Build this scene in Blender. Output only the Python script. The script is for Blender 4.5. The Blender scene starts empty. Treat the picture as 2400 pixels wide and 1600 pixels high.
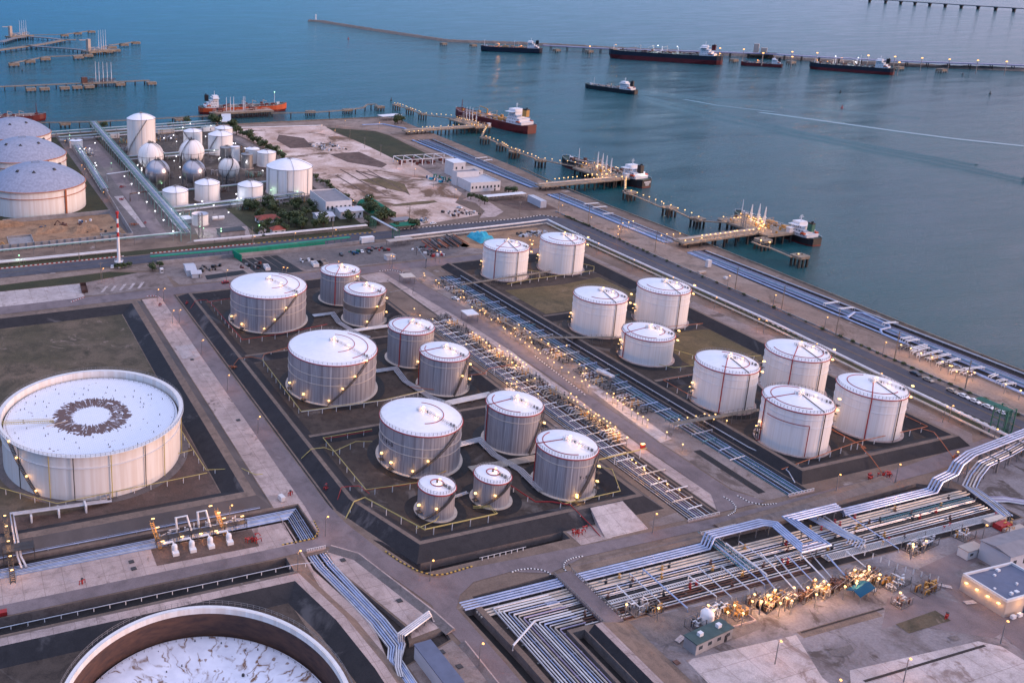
import bpy, math, random
from math import sin, cos, pi, radians as R_, hypot, atan2
from mathutils import Vector, Matrix, noise as mnoise
from mathutils.geometry import tessellate_polygon
random.seed(7)
SC = bpy.context.scene
COL = SC.collection

# ------------------------------------------------------------------ camera
CAM_H, PITCH, YAW = 180.0, R_(15.13), R_(-18.4)
FPX, PX, PY = 2160.0, 569.0, 483.0            # focal length and principal point in photo pixels (2400 x 1600)
cam_d = bpy.data.cameras.new('camera')
cam_d.sensor_width = 36.0
cam_d.lens = 36.0 * FPX / 2400.0
cam_d.shift_x = (1200.0 - PX) / 2400.0
cam_d.shift_y = -(800.0 - PY) / 2400.0
cam_d.clip_start, cam_d.clip_end = 1.0, 60000.0
cam = bpy.data.objects.new('camera', cam_d)
COL.objects.link(cam)
cam.location = (0, 0, CAM_H)
cam.rotation_euler = (R_(90) - PITCH, 0, YAW)
SC.camera = cam

# ------------------------------------------------------------------ sky, sun, exposure
SUN_AZ = R_(-6.0)           # the glow of the set sun lies along +X, to the right of the picture
SUN_EL = R_(5.0)
world = bpy.data.worlds.new('World'); SC.world = world; world.use_nodes = True
wn, wl = world.node_tree.nodes, world.node_tree.links
wn.clear()
wout = wn.new('ShaderNodeOutputWorld'); wbg = wn.new('ShaderNodeBackground')
sky = wn.new('ShaderNodeTexSky'); sky.sky_type = 'NISHITA'; sky.sun_disc = False
sky.sun_elevation = SUN_EL; sky.sun_rotation = R_(90) - SUN_AZ
sky.altitude = 20; sky.air_density = 1.3; sky.dust_density = 2.0; sky.ozone_density = 4.0
wadd = wn.new('ShaderNodeMix'); wadd.data_type = 'RGBA'; wadd.blend_type = 'ADD'; wadd.inputs[0].default_value = 1.0
skd = wn.new('ShaderNodeVectorMath'); skd.operation = 'SCALE'; skd.inputs[3].default_value = 0.30
# dusk veil: pale violet-blue cloud light that brightens toward the sunset side
tc = wn.new('ShaderNodeTexCoord'); sep = wn.new('ShaderNodeSeparateXYZ')
dot = wn.new('ShaderNodeVectorMath'); dot.operation = 'DOT_PRODUCT'
dot.inputs[1].default_value = (cos(SUN_AZ) * .98, sin(SUN_AZ) * .98, .12)
wl.new(tc.outputs['Generated'], dot.inputs[0])
rmp = wn.new('ShaderNodeValToRGB')
mr = wn.new('ShaderNodeMapRange'); mr.inputs[1].default_value = -1; mr.inputs[2].default_value = 1
wl.new(dot.outputs['Value'], mr.inputs[0]); wl.new(mr.outputs[0], rmp.inputs[0])
cr = rmp.color_ramp
cr.elements[0].position = 0.0; cr.elements[0].color = (0.03, 0.20, 0.62, 1)
cr.elements[1].position = 1.0; cr.elements[1].color = (0.85, 0.66, 0.84, 1)
for p_, c_ in ((0.45, (0.045, 0.25, 0.66, 1)), (0.62, (0.12, 0.34, 0.70, 1)), (0.80, (0.30, 0.44, 0.78, 1)), (0.92, (0.60, 0.56, 0.84, 1))):
    e_ = cr.elements.new(p_); e_.color = c_
# overhead the clouds are pale rose-white and lighter than the band above the horizon
wl.new(tc.outputs['Generated'], sep.inputs[0])
zr = wn.new('ShaderNodeMapRange'); zr.inputs[1].default_value = 0.30; zr.inputs[2].default_value = 0.80; zr.interpolation_type = 'SMOOTHSTEP'; wl.new(sep.outputs[2], zr.inputs[0])
zm = wn.new('ShaderNodeMix'); zm.data_type = 'RGBA'; wl.new(zr.outputs[0], zm.inputs[0]); wl.new(rmp.outputs[0], zm.inputs[6]); zm.inputs[7].default_value = (1.00, .97, 1.26, 1)
vg = wn.new('ShaderNodeVectorMath'); vg.operation = 'SCALE'; vg.inputs[3].default_value = 3.0
wl.new(zm.outputs[2], vg.inputs[0])
wl.new(sky.outputs[0], skd.inputs[0]); wl.new(skd.outputs[0], wadd.inputs[6]); wl.new(vg.outputs[0], wadd.inputs[7])
wl.new(wadd.outputs[2], wbg.inputs[0]); wbg.inputs[1].default_value = 0.12
wl.new(wbg.outputs[0], wout.inputs[0])

sun_d = bpy.data.lights.new('sun', 'SUN'); sun_d.energy = 1.0; sun_d.angle = R_(16); sun_d.color = (1.0, 0.60, 0.42)
sun = bpy.data.objects.new('sun', sun_d); COL.objects.link(sun)
_sd = Vector((cos(R_(-40)) * cos(R_(9)), sin(R_(-40)) * cos(R_(9)), sin(R_(9))))
sun.rotation_euler = _sd.to_track_quat('Z', 'Y').to_euler(); sun.location = (600, 300, 200)

SC.view_settings.view_transform = 'Standard'
SC.view_settings.look = 'None'
SC.view_settings.gamma = 1.0
SC.view_settings.use_curve_mapping = False
SC.view_settings.exposure = 1.62
SC.render.engine = 'CYCLES'
SC.cycles.use_denoising = True
SC.cycles.max_bounces = 5
SC.cycles.diffuse_bounces = 2
SC.cycles.glossy_bounces = 3
SC.cycles.transmission_bounces = 3
SC.cycles.sample_clamp_indirect = 3
SC.cycles.sample_clamp_direct = 8
LAMP_W = 1.25               # scale of every small lamp's wattage

# ------------------------------------------------------------------ pixel -> place
_ROW = {'a': 0, 'b': 400, 'c': 800, 'd': 1180}; _C = {'1': 0, '2': 600, '3': 1200, '4': 1780}
def ground(x, y, z=0.0):
    a = (x - PX) / FPX; b = -(y - PY) / FPX
    d = Vector((a, cos(PITCH) + b * sin(PITCH), -sin(PITCH) + b * cos(PITCH)))
    d = Matrix.Rotation(YAW, 3, 'Z') @ d
    p = d * ((z - CAM_H) / d.z)
    return Vector((p.x, p.y, z))
def pts(s, z=0.0):
    """'c2 285,90 1057,80' : points read off enlarged crops of the photograph, put on the plane at height z"""
    out = []; cd = None
    for t in s.split():
        if ',' not in t: cd = t; continue
        X, Y = map(float, t.split(','))
        out.append(ground(_C[cd[1]] + X * 620 / 2315, _ROW[cd[0]] + Y * 620 / 2315, z))
    return out

# ------------------------------------------------------------------ materials
MATS = {}
def _base(name):
    m = bpy.data.materials.new(name); m.use_nodes = True
    n = m.node_tree.nodes; l = m.node_tree.links
    return m, n, l, n['Principled BSDF']
def mat(name, col, rough=0.7, metal=0.0, var=0.0, scale=1.0, col2=None, bump=0.0, detail=6, spec=0.4, contrast=(0.35, 0.65), stretch=(1, 1, 1), ndist=0.0):
    """plain surface whose colour wanders between col and col2 by noise (object space, metres)"""
    m, n, l, b = _base(name)
    b.inputs['Roughness'].default_value = rough; b.inputs['Metallic'].default_value = metal
    b.inputs['Specular IOR Level'].default_value = spec
    if col2 is None and var:
        col2 = tuple(c * (1 - var) for c in col)
    if col2 is None:
        b.inputs['Base Color'].default_value = (*col, 1)
    else:
        t = n.new('ShaderNodeTexCoord'); mp = n.new('ShaderNodeMapping'); nz = n.new('ShaderNodeTexNoise')
        mp.inputs['Scale'].default_value = stretch
        nz.inputs['Scale'].default_value = scale; nz.inputs['Detail'].default_value = detail; nz.inputs['Roughness'].default_value = 0.62
        nz.inputs['Distortion'].default_value = ndist
        r = n.new('ShaderNodeMapRange'); r.inputs[1].default_value = contrast[0]; r.inputs[2].default_value = contrast[1]
        mx = n.new('ShaderNodeMix'); mx.data_type = 'RGBA'
        mx.inputs[6].default_value = (*col, 1); mx.inputs[7].default_value = (*col2, 1)
        l.new(t.outputs['Object'], mp.inputs[0]); l.new(mp.outputs[0], nz.inputs[0]); l.new(nz.outputs[0], r.inputs[0])
        l.new(r.outputs[0], mx.inputs[0]); l.new(mx.outputs[2], b.inputs['Base Color'])
        if bump:
            bp = n.new('ShaderNodeBump'); bp.inputs['Strength'].default_value = bump; bp.inputs['Distance'].default_value = 0.3
            l.new(nz.outputs[0], bp.inputs['Height']); l.new(bp.outputs[0], b.inputs['Normal'])
    MATS[name] = m
    return m
def ground_mat(name, cols, scales=(0.05, 0.3, 2.5), rough=0.9, bump=0.3, stain=None, joints=0.0, marks=0.0):
    """earth, concrete, asphalt: three colours blended by three sizes of noise"""
    m, n, l, b = _base(name); b.inputs['Roughness'].default_value = rough; b.inputs['Specular IOR Level'].default_value = 0.25
    t = n.new('ShaderNodeTexCoord'); prev = None; hs = []
    def noise(sc, det=5, dist=0.6):
        z = n.new('ShaderNodeTexNoise'); z.inputs['Scale'].default_value = sc; z.inputs['Detail'].default_value = det; z.inputs['Distortion'].default_value = dist
        z.inputs['Roughness'].default_value = 0.65
        l.new(t.outputs['Object'], z.inputs[0]); return z
    def ramp(z, lo, hi):
        r = n.new('ShaderNodeMapRange'); r.inputs[1].default_value = lo; r.inputs[2].default_value = hi; l.new(z.outputs[0], r.inputs[0]); return r
    def mix(f, a, bb, mode='MIX'):
        mx = n.new('ShaderNodeMix'); mx.data_type = 'RGBA'; mx.blend_type = mode
        l.new(f.outputs[0], mx.inputs[0])
        for k, v in ((6, a), (7, bb)):
            if isinstance(v, tuple): mx.inputs[k].default_value = (*v, 1)
            else: l.new(v, mx.inputs[k])
        return mx.outputs[2]
    z1, z2, z3 = noise(scales[0]), noise(scales[1]), noise(scales[2], 8, 0.2)
    c = mix(ramp(z1, .38, .62), cols[0], cols[1])
    c = mix(ramp(z2, .45, .72), c, cols[2])
    g = n.new('ShaderNodeMapRange'); g.inputs[1].default_value = .3; g.inputs[2].default_value = .7; g.inputs[3].default_value = .78; g.inputs[4].default_value = 1.18
    l.new(z3.outputs[0], g.inputs[0])
    vm = n.new('ShaderNodeVectorMath'); vm.operation = 'SCALE'; l.new(c, vm.inputs[0]); l.new(g.outputs[0], vm.inputs[3])
    c = vm.outputs[0]
    if stain:
        z4 = noise(stain[0], 6, 1.2); c = mix(ramp(z4, stain[1], stain[1] + .08), c, stain[2])
    if marks:                                                       # wheel tracks and scuffs drawn out along the plant's long axis
        mp = n.new('ShaderNodeMapping'); mp.inputs['Scale'].default_value = (.35, .03, 1); l.new(t.outputs['Object'], mp.inputs[0])
        z5 = n.new('ShaderNodeTexNoise'); z5.inputs['Scale'].default_value = .8; z5.inputs['Detail'].default_value = 5; z5.inputs['Distortion'].default_value = .3; l.new(mp.outputs[0], z5.inputs[0])
        g5 = n.new('ShaderNodeMapRange'); g5.inputs[1].default_value = .35; g5.inputs[2].default_value = .65; g5.inputs[3].default_value = 1 - marks; g5.inputs[4].default_value = 1 + marks * .5; l.new(z5.outputs[0], g5.inputs[0])
        v5 = n.new('ShaderNodeVectorMath'); v5.operation = 'SCALE'; l.new(c, v5.inputs[0]); l.new(g5.outputs[0], v5.inputs[3]); c = v5.outputs[0]
    if joints:                                                      # slab joints
        bk = n.new('ShaderNodeTexBrick'); bk.offset = 0; bk.inputs['Scale'].default_value = 1.0; bk.inputs['Brick Width'].default_value = joints; bk.inputs['Row Height'].default_value = joints
        bk.inputs['Mortar Size'].default_value = .11; bk.inputs['Color1'].default_value = (1, 1, 1, 1); bk.inputs['Color2'].default_value = (.93, .92, .93, 1); bk.inputs['Mortar'].default_value = (.72, .70, .69, 1)
        l.new(t.outputs['Object'], bk.inputs[0]); mm = n.new('ShaderNodeVectorMath'); mm.operation = 'MULTIPLY'; l.new(c, mm.inputs[0]); l.new(bk.outputs[0], mm.inputs[1]); c = mm.outputs[0]
    l.new(c, b.inputs['Base Color'])
    bp = n.new('ShaderNodeBump'); bp.inputs['Strength'].default_value = bump; bp.inputs['Distance'].default_value = 0.4
    l.new(z3.outputs[0], bp.inputs['Height']); l.new(bp.outputs[0], b.inputs['Normal'])
    MATS[name] = m; return m
def emit(name, col, strength):
    m, n, l, b = _base(name)
    b.inputs['Base Color'].default_value = (*col, 1)
    b.inputs['Emission Color'].default_value = (*col, 1); b.inputs['Emission Strength'].default_value = strength
    m.cycles.emission_sampling = 'NONE'
    MATS[name] = m; return m

ground_mat('dirt', ((0.156, 0.1131, 0.0897), (0.234, 0.1716, 0.1365), (0.117, 0.0858, 0.0702)), (.02, .12, 1.6), stain=(.05, .62, (.33, .28, .26)))
ground_mat('dusty', ((0.2, 0.16, 0.148), (0.272, 0.228, 0.216), (0.136, 0.104, 0.092)), (.03, .2, 2.0), stain=(.045, .57, (.115, .09, .08)))
ground_mat('concrete', ((0.3877, 0.3044, 0.2821), (0.4903, 0.3875, 0.358), (0.2851, 0.2214, 0.2007)), (.04, .25, 3.0), rough=.8, stain=(.12, .60, (.19, .145, .13)), joints=6.0, marks=.08)
ground_mat('concrete_pale', ((0.4301, 0.374, 0.3647), (0.5236, 0.4582, 0.4488), (0.3272, 0.2805, 0.2618)), (.05, .3, 3.0), rough=.8, stain=(.10, .58, (.26, .20, .18)), joints=8.0, marks=.06)
ground_mat('concrete_dark', ((.13, .115, .115), (.18, .155, .15), (.10, .085, .085)), (.05, .4, 3.0), rough=.85)
ground_mat('asphalt', ((0.1674, 0.1339, 0.1389), (0.2108, 0.1711, 0.1761), (0.1302, 0.1054, 0.1091)), (.02, .15, 4.0), rough=.8, bump=.15, marks=.08, stain=(.07, .64, (.24, .20, .195)))
ground_mat('asphalt_blue', ((0.0663, 0.0663, 0.0858), (0.0858, 0.0858, 0.1053), (0.0546, 0.0546, 0.0702)), (.015, .2, 4.0), rough=.75, bump=.15, marks=.08)
ground_mat('bitumen', ((0.023, 0.023, 0.0275), (0.031, 0.03, 0.035), (0.017, 0.017, 0.021)), (.05, .3, 3.0), rough=.75, bump=.2, stain=(.03, .58, (.085, .08, .085)))
ground_mat('berm_top', ((0.16, 0.12, 0.1), (0.208, 0.156, 0.128), (0.112, 0.088, 0.076)), (.06, .4, 3.0))
ground_mat('bund_floor', ((0.0523, 0.0405, 0.0348), (0.0802, 0.0614, 0.0516), (0.0362, 0.0279, 0.0251)), (.04, .3, 2.5), stain=(.05, .58, (.13, .11, .10)))
ground_mat('scrub', ((0.085, 0.0723, 0.0467), (0.1445, 0.1105, 0.0808), (0.0467, 0.0425, 0.0298)), (.03, .12, 1.2), bump=.8, stain=(.05, .60, (.25, .19, .16)))
ground_mat('brown_soil', ((0.102, 0.0638, 0.051), (0.153, 0.102, 0.085), (0.068, 0.051, 0.0425)), (.05, .2, 1.5), bump=.6)
ground_mat('dry_grass', ((.12, .09, .045), (.17, .12, .065), (.075, .062, .035)), (.03, .15, 1.3), bump=.9, stain=(.06, .66, (.26, .20, .14)))
ground_mat('green_field', ((.036, .042, .020), (.06, .055, .028), (.028, .030, .018)), (.02, .10, .9), bump=1.0)
ground_mat('sand_lot', ((0.475, 0.3375, 0.275), (0.65, 0.525, 0.475), (0.3, 0.1875, 0.1313)), (.016, .045, .6), stain=(.020, .53, (.15, .095, .062)))
ground_mat('sand', ((0.2295, 0.17, 0.1403), (0.289, 0.2253, 0.1913), (0.153, 0.1148, 0.0935)), (.02, .10, 1.0), stain=(.06, .60, (.12, .09, .07)))
ground_mat('excavated', ((0.289, 0.17, 0.0978), (0.357, 0.2295, 0.1445), (0.1615, 0.102, 0.068)), (.03, .12, .8), bump=.9)
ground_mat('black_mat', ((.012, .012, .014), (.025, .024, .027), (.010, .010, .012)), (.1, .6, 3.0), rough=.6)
ground_mat('pit_floor', ((.035, .03, .03), (.055, .045, .043), (.022, .02, .02)), (.08, .5, 3.0))
ground_mat('yard', ((0.1913, 0.17, 0.1742), (0.2465, 0.2253, 0.238), (0.1105, 0.0892, 0.085)), (.03, .11, 1.5), stain=(.07, .56, (.085, .07, .065)))
ground_mat('rock', ((.16, .13, .11), (.28, .23, .2), (.05, .045, .045)), (.3, .9, 4.0), bump=1.0)

mat('white_paint', (.74, .73, .74), rough=.45, var=.10, scale=.25, stretch=(1, 1, .25))
mat('white_roof', (.80, .80, .84), rough=.42, var=.08, scale=.4)
mat('white_metal', (.70, .70, .72), rough=.45, var=.12, scale=.5)
mat('silver_pipe', (.56, .56, .60), rough=.38, metal=.55, var=.25, scale=.35)
mat('blue_pipe', (.38, .46, .66), rough=.38, metal=.35, var=.3, scale=.35)
mat('teal_pipe', (.10, .25, .30), rough=.4, metal=.4, var=.3, scale=.35)
mat('cream_pipe', (.52, .46, .40), rough=.45, metal=.2, var=.25, scale=.35)
mat('white_pipe', (.66, .66, .68), rough=.4, var=.2, scale=.3)
mat('violet_pipe', (.36, .32, .44), rough=.4, metal=.4, var=.3, scale=.35)
mat('rusty_pipe', (.14, .07, .055), rough=.8, var=.5, scale=.6)
mat('yellow_paint', (.46, .38, .13), rough=.6, var=.2, scale=.6)
mat('orange_paint', (.42, .13, .055), rough=.6, var=.2, scale=.6)
mat('red_paint', (.36, .025, .025), rough=.5, var=.3, scale=.8)
mat('dark_steel', (.055, .055, .06), rough=.6, metal=.3, var=.3, scale=.6)
mat('grey_steel', (.24, .235, .24), rough=.55, metal=.4, var=.3, scale=.5)
mat('green_steel', (.035, .16, .11), rough=.55, var=.3, scale=.5)
mat('pale_green_steel', (.20, .36, .33), rough=.5, metal=.2, var=.3, scale=.5)
mat('green_fence', (.0, .23, .13), rough=.6, var=.25, scale=.15, stretch=(4, 1, .5))
mat('green_net', (.0, .15, .085), rough=.8, var=.3, scale=.5)
mat('blue_paint', (.012, .09, .22), rough=.5, var=.2, scale=.5)
mat('cyan_tarp', (.02, .36, .50), rough=.5, var=.3, scale=.6)
mat('black_paint', (.012, .013, .018), rough=.45, var=.3, scale=.2)
mat('navy_hull', (.012, .016, .032), rough=.4, var=.35, scale=.1)
mat('red_hull', (.13, .012, .014), rough=.5, var=.4, scale=.12)
mat('orange_hull', (.52, .085, .022), rough=.5, var=.3, scale=.1)
mat('deck_red', (.13, .03, .025), rough=.7, var=.4, scale=.3)
mat('deck_green', (.035, .065, .05), rough=.7, var=.4, scale=.3)
mat('ship_white', (.72, .72, .74), rough=.5, var=.12, scale=.3)
mat('ochre', (.50, .26, .07), rough=.55, var=.1, scale=.4)
mat('jetty_concrete', (.27, .22, .165), rough=.85, col2=(.16, .13, .105), scale=.25, bump=.3)
mat('pile_dark', (.035, .033, .032), rough=.8, var=.4, scale=.5)
mat('wall_white', (.60, .59, .60), rough=.7, var=.12, scale=.3)
mat('wall_grey', (.30, .29, .30), rough=.8, col2=(.20, .19, .19), scale=.2)
mat('roof_grey', (.23, .22, .24), rough=.7, var=.2, scale=.3)
mat('roof_pale', (.46, .48, .54), rough=.55, var=.12, scale=.4, stretch=(3, .3, 1))
mat('roof_blue', (.11, .13, .20), rough=.6, var=.2, scale=.3)
mat('roof_red', (.28, .06, .04), rough=.7, var=.3, scale=.6)
mat('roof_beige', (.42, .36, .32), rough=.7, var=.15, scale=.3)
mat('dark_opening', (.015, .015, .018), rough=.3)
mat('glass_dark', (.03, .04, .05), rough=.1, spec=.8)
mat('tyre', (.02, .02, .02), rough=.8)
mat('bark', (.09, .06, .045), rough=.9, var=.3, scale=2.0)
mat('leaf_dark', (.022, .045, .016), rough=.7, col2=(.075, .10, .035), scale=.9)
mat('stair_steel', (.13, .12, .12), rough=.6, metal=.3, var=.3, scale=.6)
mat('leaf_mid', (.035, .065, .022), rough=.7, col2=(.08, .09, .035), scale=.5)
mat('car_white', (.75, .75, .77), rough=.25, spec=.6)
mat('car_dark', (.03, .035, .05), rough=.2, spec=.6)
mat('car_beige', (.35, .30, .25), rough=.3, spec=.6)
mat('pale_plank', (.55, .48, .42), rough=.8, var=.2, scale=.8)
mat('pond_water', (.12, .17, .16), rough=.12, spec=.6)
emit('lamp_warm', (1.0, .58, .20), 1.05)
emit('lamp_orange', (1.0, .46, .13), .8)
emit('lamp_white', (.95, .93, 1.0), 1.3)
emit('lamp_green', (.45, 1.0, .55), .5)
emit('lamp_red', (1.0, .10, .05), .6)

def streak_mat(name, base, dark, light, metal=.35):
    """insulated tank cladding: weathered vertical streaks and cladding strips"""
    m, n, l, b = _base(name); b.inputs['Roughness'].default_value = .5; b.inputs['Metallic'].default_value = metal
    t = n.new('ShaderNodeTexCoord'); s = n.new('ShaderNodeSeparateXYZ'); at = n.new('ShaderNodeMath'); at.operation = 'ARCTAN2'
    l.new(t.outputs['Object'], s.inputs[0]); l.new(s.outputs[1], at.inputs[0]); l.new(s.outputs[0], at.inputs[1])
    out = None
    def ring(freq, zf, lo, hi, seed):
        cb = n.new('ShaderNodeCombineXYZ'); mu = n.new('ShaderNodeMath'); mu.operation = 'MULTIPLY'; mu.inputs[1].default_value = freq
        mz = n.new('ShaderNodeMath'); mz.operation = 'MULTIPLY'; mz.inputs[1].default_value = zf
        l.new(at.outputs[0], mu.inputs[0]); l.new(s.outputs[2], mz.inputs[0]); l.new(mu.outputs[0], cb.inputs[0]); l.new(mz.outputs[0], cb.inputs[1]); cb.inputs[2].default_value = seed
        z = n.new('ShaderNodeTexNoise'); z.inputs['Scale'].default_value = 1; z.inputs['Detail'].default_value = 4; l.new(cb.outputs[0], z.inputs[0])
        r = n.new('ShaderNodeMapRange'); r.inputs[1].default_value = lo; r.inputs[2].default_value = hi; l.new(z.outputs[0], r.inputs[0]); return r
    def mix(f, a, bb):
        mx = n.new('ShaderNodeMix'); mx.data_type = 'RGBA'; l.new(f.outputs[0], mx.inputs[0])
        for k, v in ((6, a), (7, bb)):
            if isinstance(v, tuple): mx.inputs[k].default_value = (*v, 1)
            else: l.new(v, mx.inputs[k])
        return mx.outputs[2]
    c = mix(ring(16, .02, .42, .6, 1.0), base, dark)
    c = mix(ring(34, .03, .60, .72, 4.0), c, light)
    c = mix(ring(60, .10, .58, .74, 9.0), c, dark)
    l.new(c, b.inputs['Base Color']); MATS[name] = m
streak_mat('tank_cladding', (.40, .40, .44), (.26, .25, .28), (.66, .66, .70))
streak_mat('white_wall', (.77, .75, .745), (.70, .665, .64), (.79, .785, .78), 0)
streak_mat('cream_wall', (.73, .70, .67), (.66, .60, .55), (.76, .74, .73), 0)
mat('steel_grey_tank', (.36, .35, .35), rough=.38, metal=.7, var=.35, scale=.3, stretch=(1, 1, .3))
mat('sphere_grey', (.42, .42, .46), rough=.33, metal=.75, var=.12, scale=.2)
mat('dome_panels', (.30, .33, .43), rough=.5, metal=.2, var=.28, scale=.5)
mat('bank_grey', (.085, .078, .082), rough=.85, var=.3, scale=.12)
mat('control_roof', (.05, .09, .09), rough=.7, var=.3, scale=.5)
mat('canopy_blue', (.006, .06, .13), rough=.9, spec=.1)
mat('slick', (.006, .10, .12), rough=.06)

def roof_ring_mat():
    """floating roof: white paint, radial rust starburst ring and scattered rust patches"""
    m, n, l, b = _base('rusted_roof'); b.inputs['Roughness'].default_value = .5
    t = n.new('ShaderNodeTexCoord'); s = n.new('ShaderNodeSeparateXYZ'); l.new(t.outputs['Object'], s.inputs[0])
    def M(op, a, bb=None):
        x = n.new('ShaderNodeMath'); x.operation = op
        for i, v in enumerate((a, bb)):
            if v is None: continue
            if isinstance(v, (int, float)): x.inputs[i].default_value = v
            else: l.new(v, x.inputs[i])
        return x.outputs[0]
    ang = M('ARCTAN2', s.outputs[1], s.outputs[0])
    rad = M('SQRT', M('ADD', M('MULTIPLY', s.outputs[0], s.outputs[0]), M('MULTIPLY', s.outputs[1], s.outputs[1])))
    def an(freq, zf, seed, det=3):
        cb = n.new('ShaderNodeCombineXYZ'); l.new(M('MULTIPLY', ang, freq), cb.inputs[0]); l.new(M('MULTIPLY', rad, zf), cb.inputs[1]); cb.inputs[2].default_value = seed
        z = n.new('ShaderNodeTexNoise'); z.inputs['Scale'].default_value = 1; z.inputs['Detail'].default_value = det; l.new(cb.outputs[0], z.inputs[0]); return z.outputs[0]
    jag = M('MULTIPLY', M('SUBTRACT', an(13, .25, 2.0), .5), 8.0)
    saw = M('MULTIPLY', M('ABSOLUTE', M('SINE', M('MULTIPLY', ang, 31.0))), .7)
    outer = M('LESS_THAN', rad, M('ADD', M('ADD', 13.6, jag), saw))
    jag2 = M('MULTIPLY', M('SUBTRACT', an(14, .02, 7.0), .5), 5.0)
    inner = M('GREATER_THAN', rad, M('SUBTRACT', M('ADD', 7.8, jag2), saw))
    streak = M('GREATER_THAN', an(30, .15, 3.0), .37)
    blot = n.new('ShaderNodeTexNoise'); blot.inputs['Scale'].default_value = .45; blot.inputs['Detail'].default_value = 3; l.new(t.outputs['Object'], blot.inputs[0])
    ringm = M('MULTIPLY', M('MULTIPLY', M('MULTIPLY', outer, inner), streak), M('GREATER_THAN', blot.outputs[0], .36))
    v = n.new('ShaderNodeTexNoise'); v.inputs['Scale'].default_value = .55; v.inputs['Detail'].default_value = 2; l.new(t.outputs['Object'], v.inputs[0])
    v2 = n.new('ShaderNodeTexNoise'); v2.inputs['Scale'].default_value = .09; v2.inputs['Detail'].default_value = 1; l.new(t.outputs['Object'], v2.inputs[0])
    spots = M('GREATER_THAN', M('ADD', v.outputs[0], M('MULTIPLY', v2.outputs[0], .25)), .835)
    msk = M('MAXIMUM', ringm, spots)
    br = n.new('ShaderNodeTexBrick'); br.inputs['Scale'].default_value = .35; br.inputs['Mortar Size'].default_value = .03
    br.inputs['Color1'].default_value = (.74, .77, .86, 1); br.inputs['Color2'].default_value = (.70, .74, .84, 1); br.inputs['Mortar'].default_value = (.52, .55, .63, 1)
    l.new(t.outputs['Object'], br.inputs[0])
    mx = n.new('ShaderNodeMix'); mx.data_type = 'RGBA'; l.new(msk, mx.inputs[0]); l.new(br.outputs[0], mx.inputs[6]); mx.inputs[7].default_value = (.115, .06, .048, 1)
    l.new(mx.outputs[2], b.inputs['Base Color']); MATS['rusted_roof'] = m
def roof_crack_mat():
    """floating roof with brown rust water stains branching inward from the rim"""
    m, n, l, b = _base('stained_roof'); b.inputs['Roughness'].default_value = .45
    t = n.new('ShaderNodeTexCoord'); s = n.new('ShaderNodeSeparateXYZ')
    nz = n.new('ShaderNodeTexNoise'); nz.inputs['Scale'].default_value = .28; nz.inputs['Detail'].default_value = 5; l.new(t.outputs['Object'], nz.inputs[0])
    ad = n.new('ShaderNodeVectorMath'); ad.operation = 'MULTIPLY_ADD'; l.new(nz.outputs['Color'], ad.inputs[0]); ad.inputs[1].default_value = (5, 5, 0); l.new(t.outputs['Object'], ad.inputs[2])
    ad2 = n.new('ShaderNodeVectorMath'); ad2.operation = 'SUBTRACT'; l.new(ad.outputs[0], ad2.inputs[0]); ad2.inputs[1].default_value = (2.5, 2.5, 0); l.new(ad2.outputs[0], s.inputs[0])
    def M(op, a, bb=None):
        x = n.new('ShaderNodeMath'); x.operation = op
        for i, v in enumerate((a, bb)):
            if v is None: continue
            if isinstance(v, (int, float)): x.inputs[i].default_value = v
            else: l.new(v, x.inputs[i])
        return x.outputs[0]
    ang = M('ARCTAN2', s.outputs[1], s.outputs[0]); rad = M('SQRT', M('ADD', M('MULTIPLY', s.outputs[0], s.outputs[0]), M('MULTIPLY', s.outputs[1], s.outputs[1])))
    cb = n.new('ShaderNodeCombineXYZ'); l.new(M('MULTIPLY', ang, 11.0), cb.inputs[0]); l.new(M('MULTIPLY', rad, .10), cb.inputs[1])
    vo = n.new('ShaderNodeTexVoronoi'); vo.feature = 'DISTANCE_TO_EDGE'; vo.inputs['Scale'].default_value = 1.0; l.new(cb.outputs[0], vo.inputs[0])
    def rng(x, lo, hi, o0=0, o1=1):
        r = n.new('ShaderNodeMapRange'); r.inputs[1].default_value = lo; r.inputs[2].default_value = hi; r.inputs[3].default_value = o0; r.inputs[4].default_value = o1; l.new(x, r.inputs[0]); return r.outputs[0]
    n2 = n.new('ShaderNodeTexNoise'); n2.inputs['Scale'].default_value = .20; n2.inputs['Detail'].default_value = 4; l.new(t.outputs['Object'], n2.inputs[0])
    core = M('MULTIPLY', rng(vo.outputs[0], .02, .06, 1, 0), rng(n2.outputs[0], .44, .56)); halo = M('MULTIPLY', rng(vo.outputs[0], .04, .16, .35, 0), rng(n2.outputs[0], .45, .6))
    edge = rng(rad, 14, 20)
    dn = n.new('ShaderNodeTexNoise'); dn.inputs['Scale'].default_value = .42; dn.inputs['Detail'].default_value = 1; l.new(t.outputs['Object'], dn.inputs[0])
    spot = M('MULTIPLY', rng(dn.outputs[0], .70, .74), .8)
    msk = M('MINIMUM', M('ADD', M('MULTIPLY', M('MAXIMUM', core, halo), edge), spot), 1.0)
    base = n.new('ShaderNodeMix'); base.data_type = 'RGBA'; l.new(rng(nz.outputs[0], .35, .65), base.inputs[0]); base.inputs[6].default_value = (.70, .72, .82, 1); base.inputs[7].default_value = (.58, .60, .70, 1)
    mx = n.new('ShaderNodeMix'); mx.data_type = 'RGBA'; l.new(msk, mx.inputs[0]); l.new(base.outputs[2], mx.inputs[6]); mx.inputs[7].default_value = (.17, .085, .045, 1)
    l.new(mx.outputs[2], b.inputs['Base Color']); MATS['stained_roof'] = m
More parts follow.
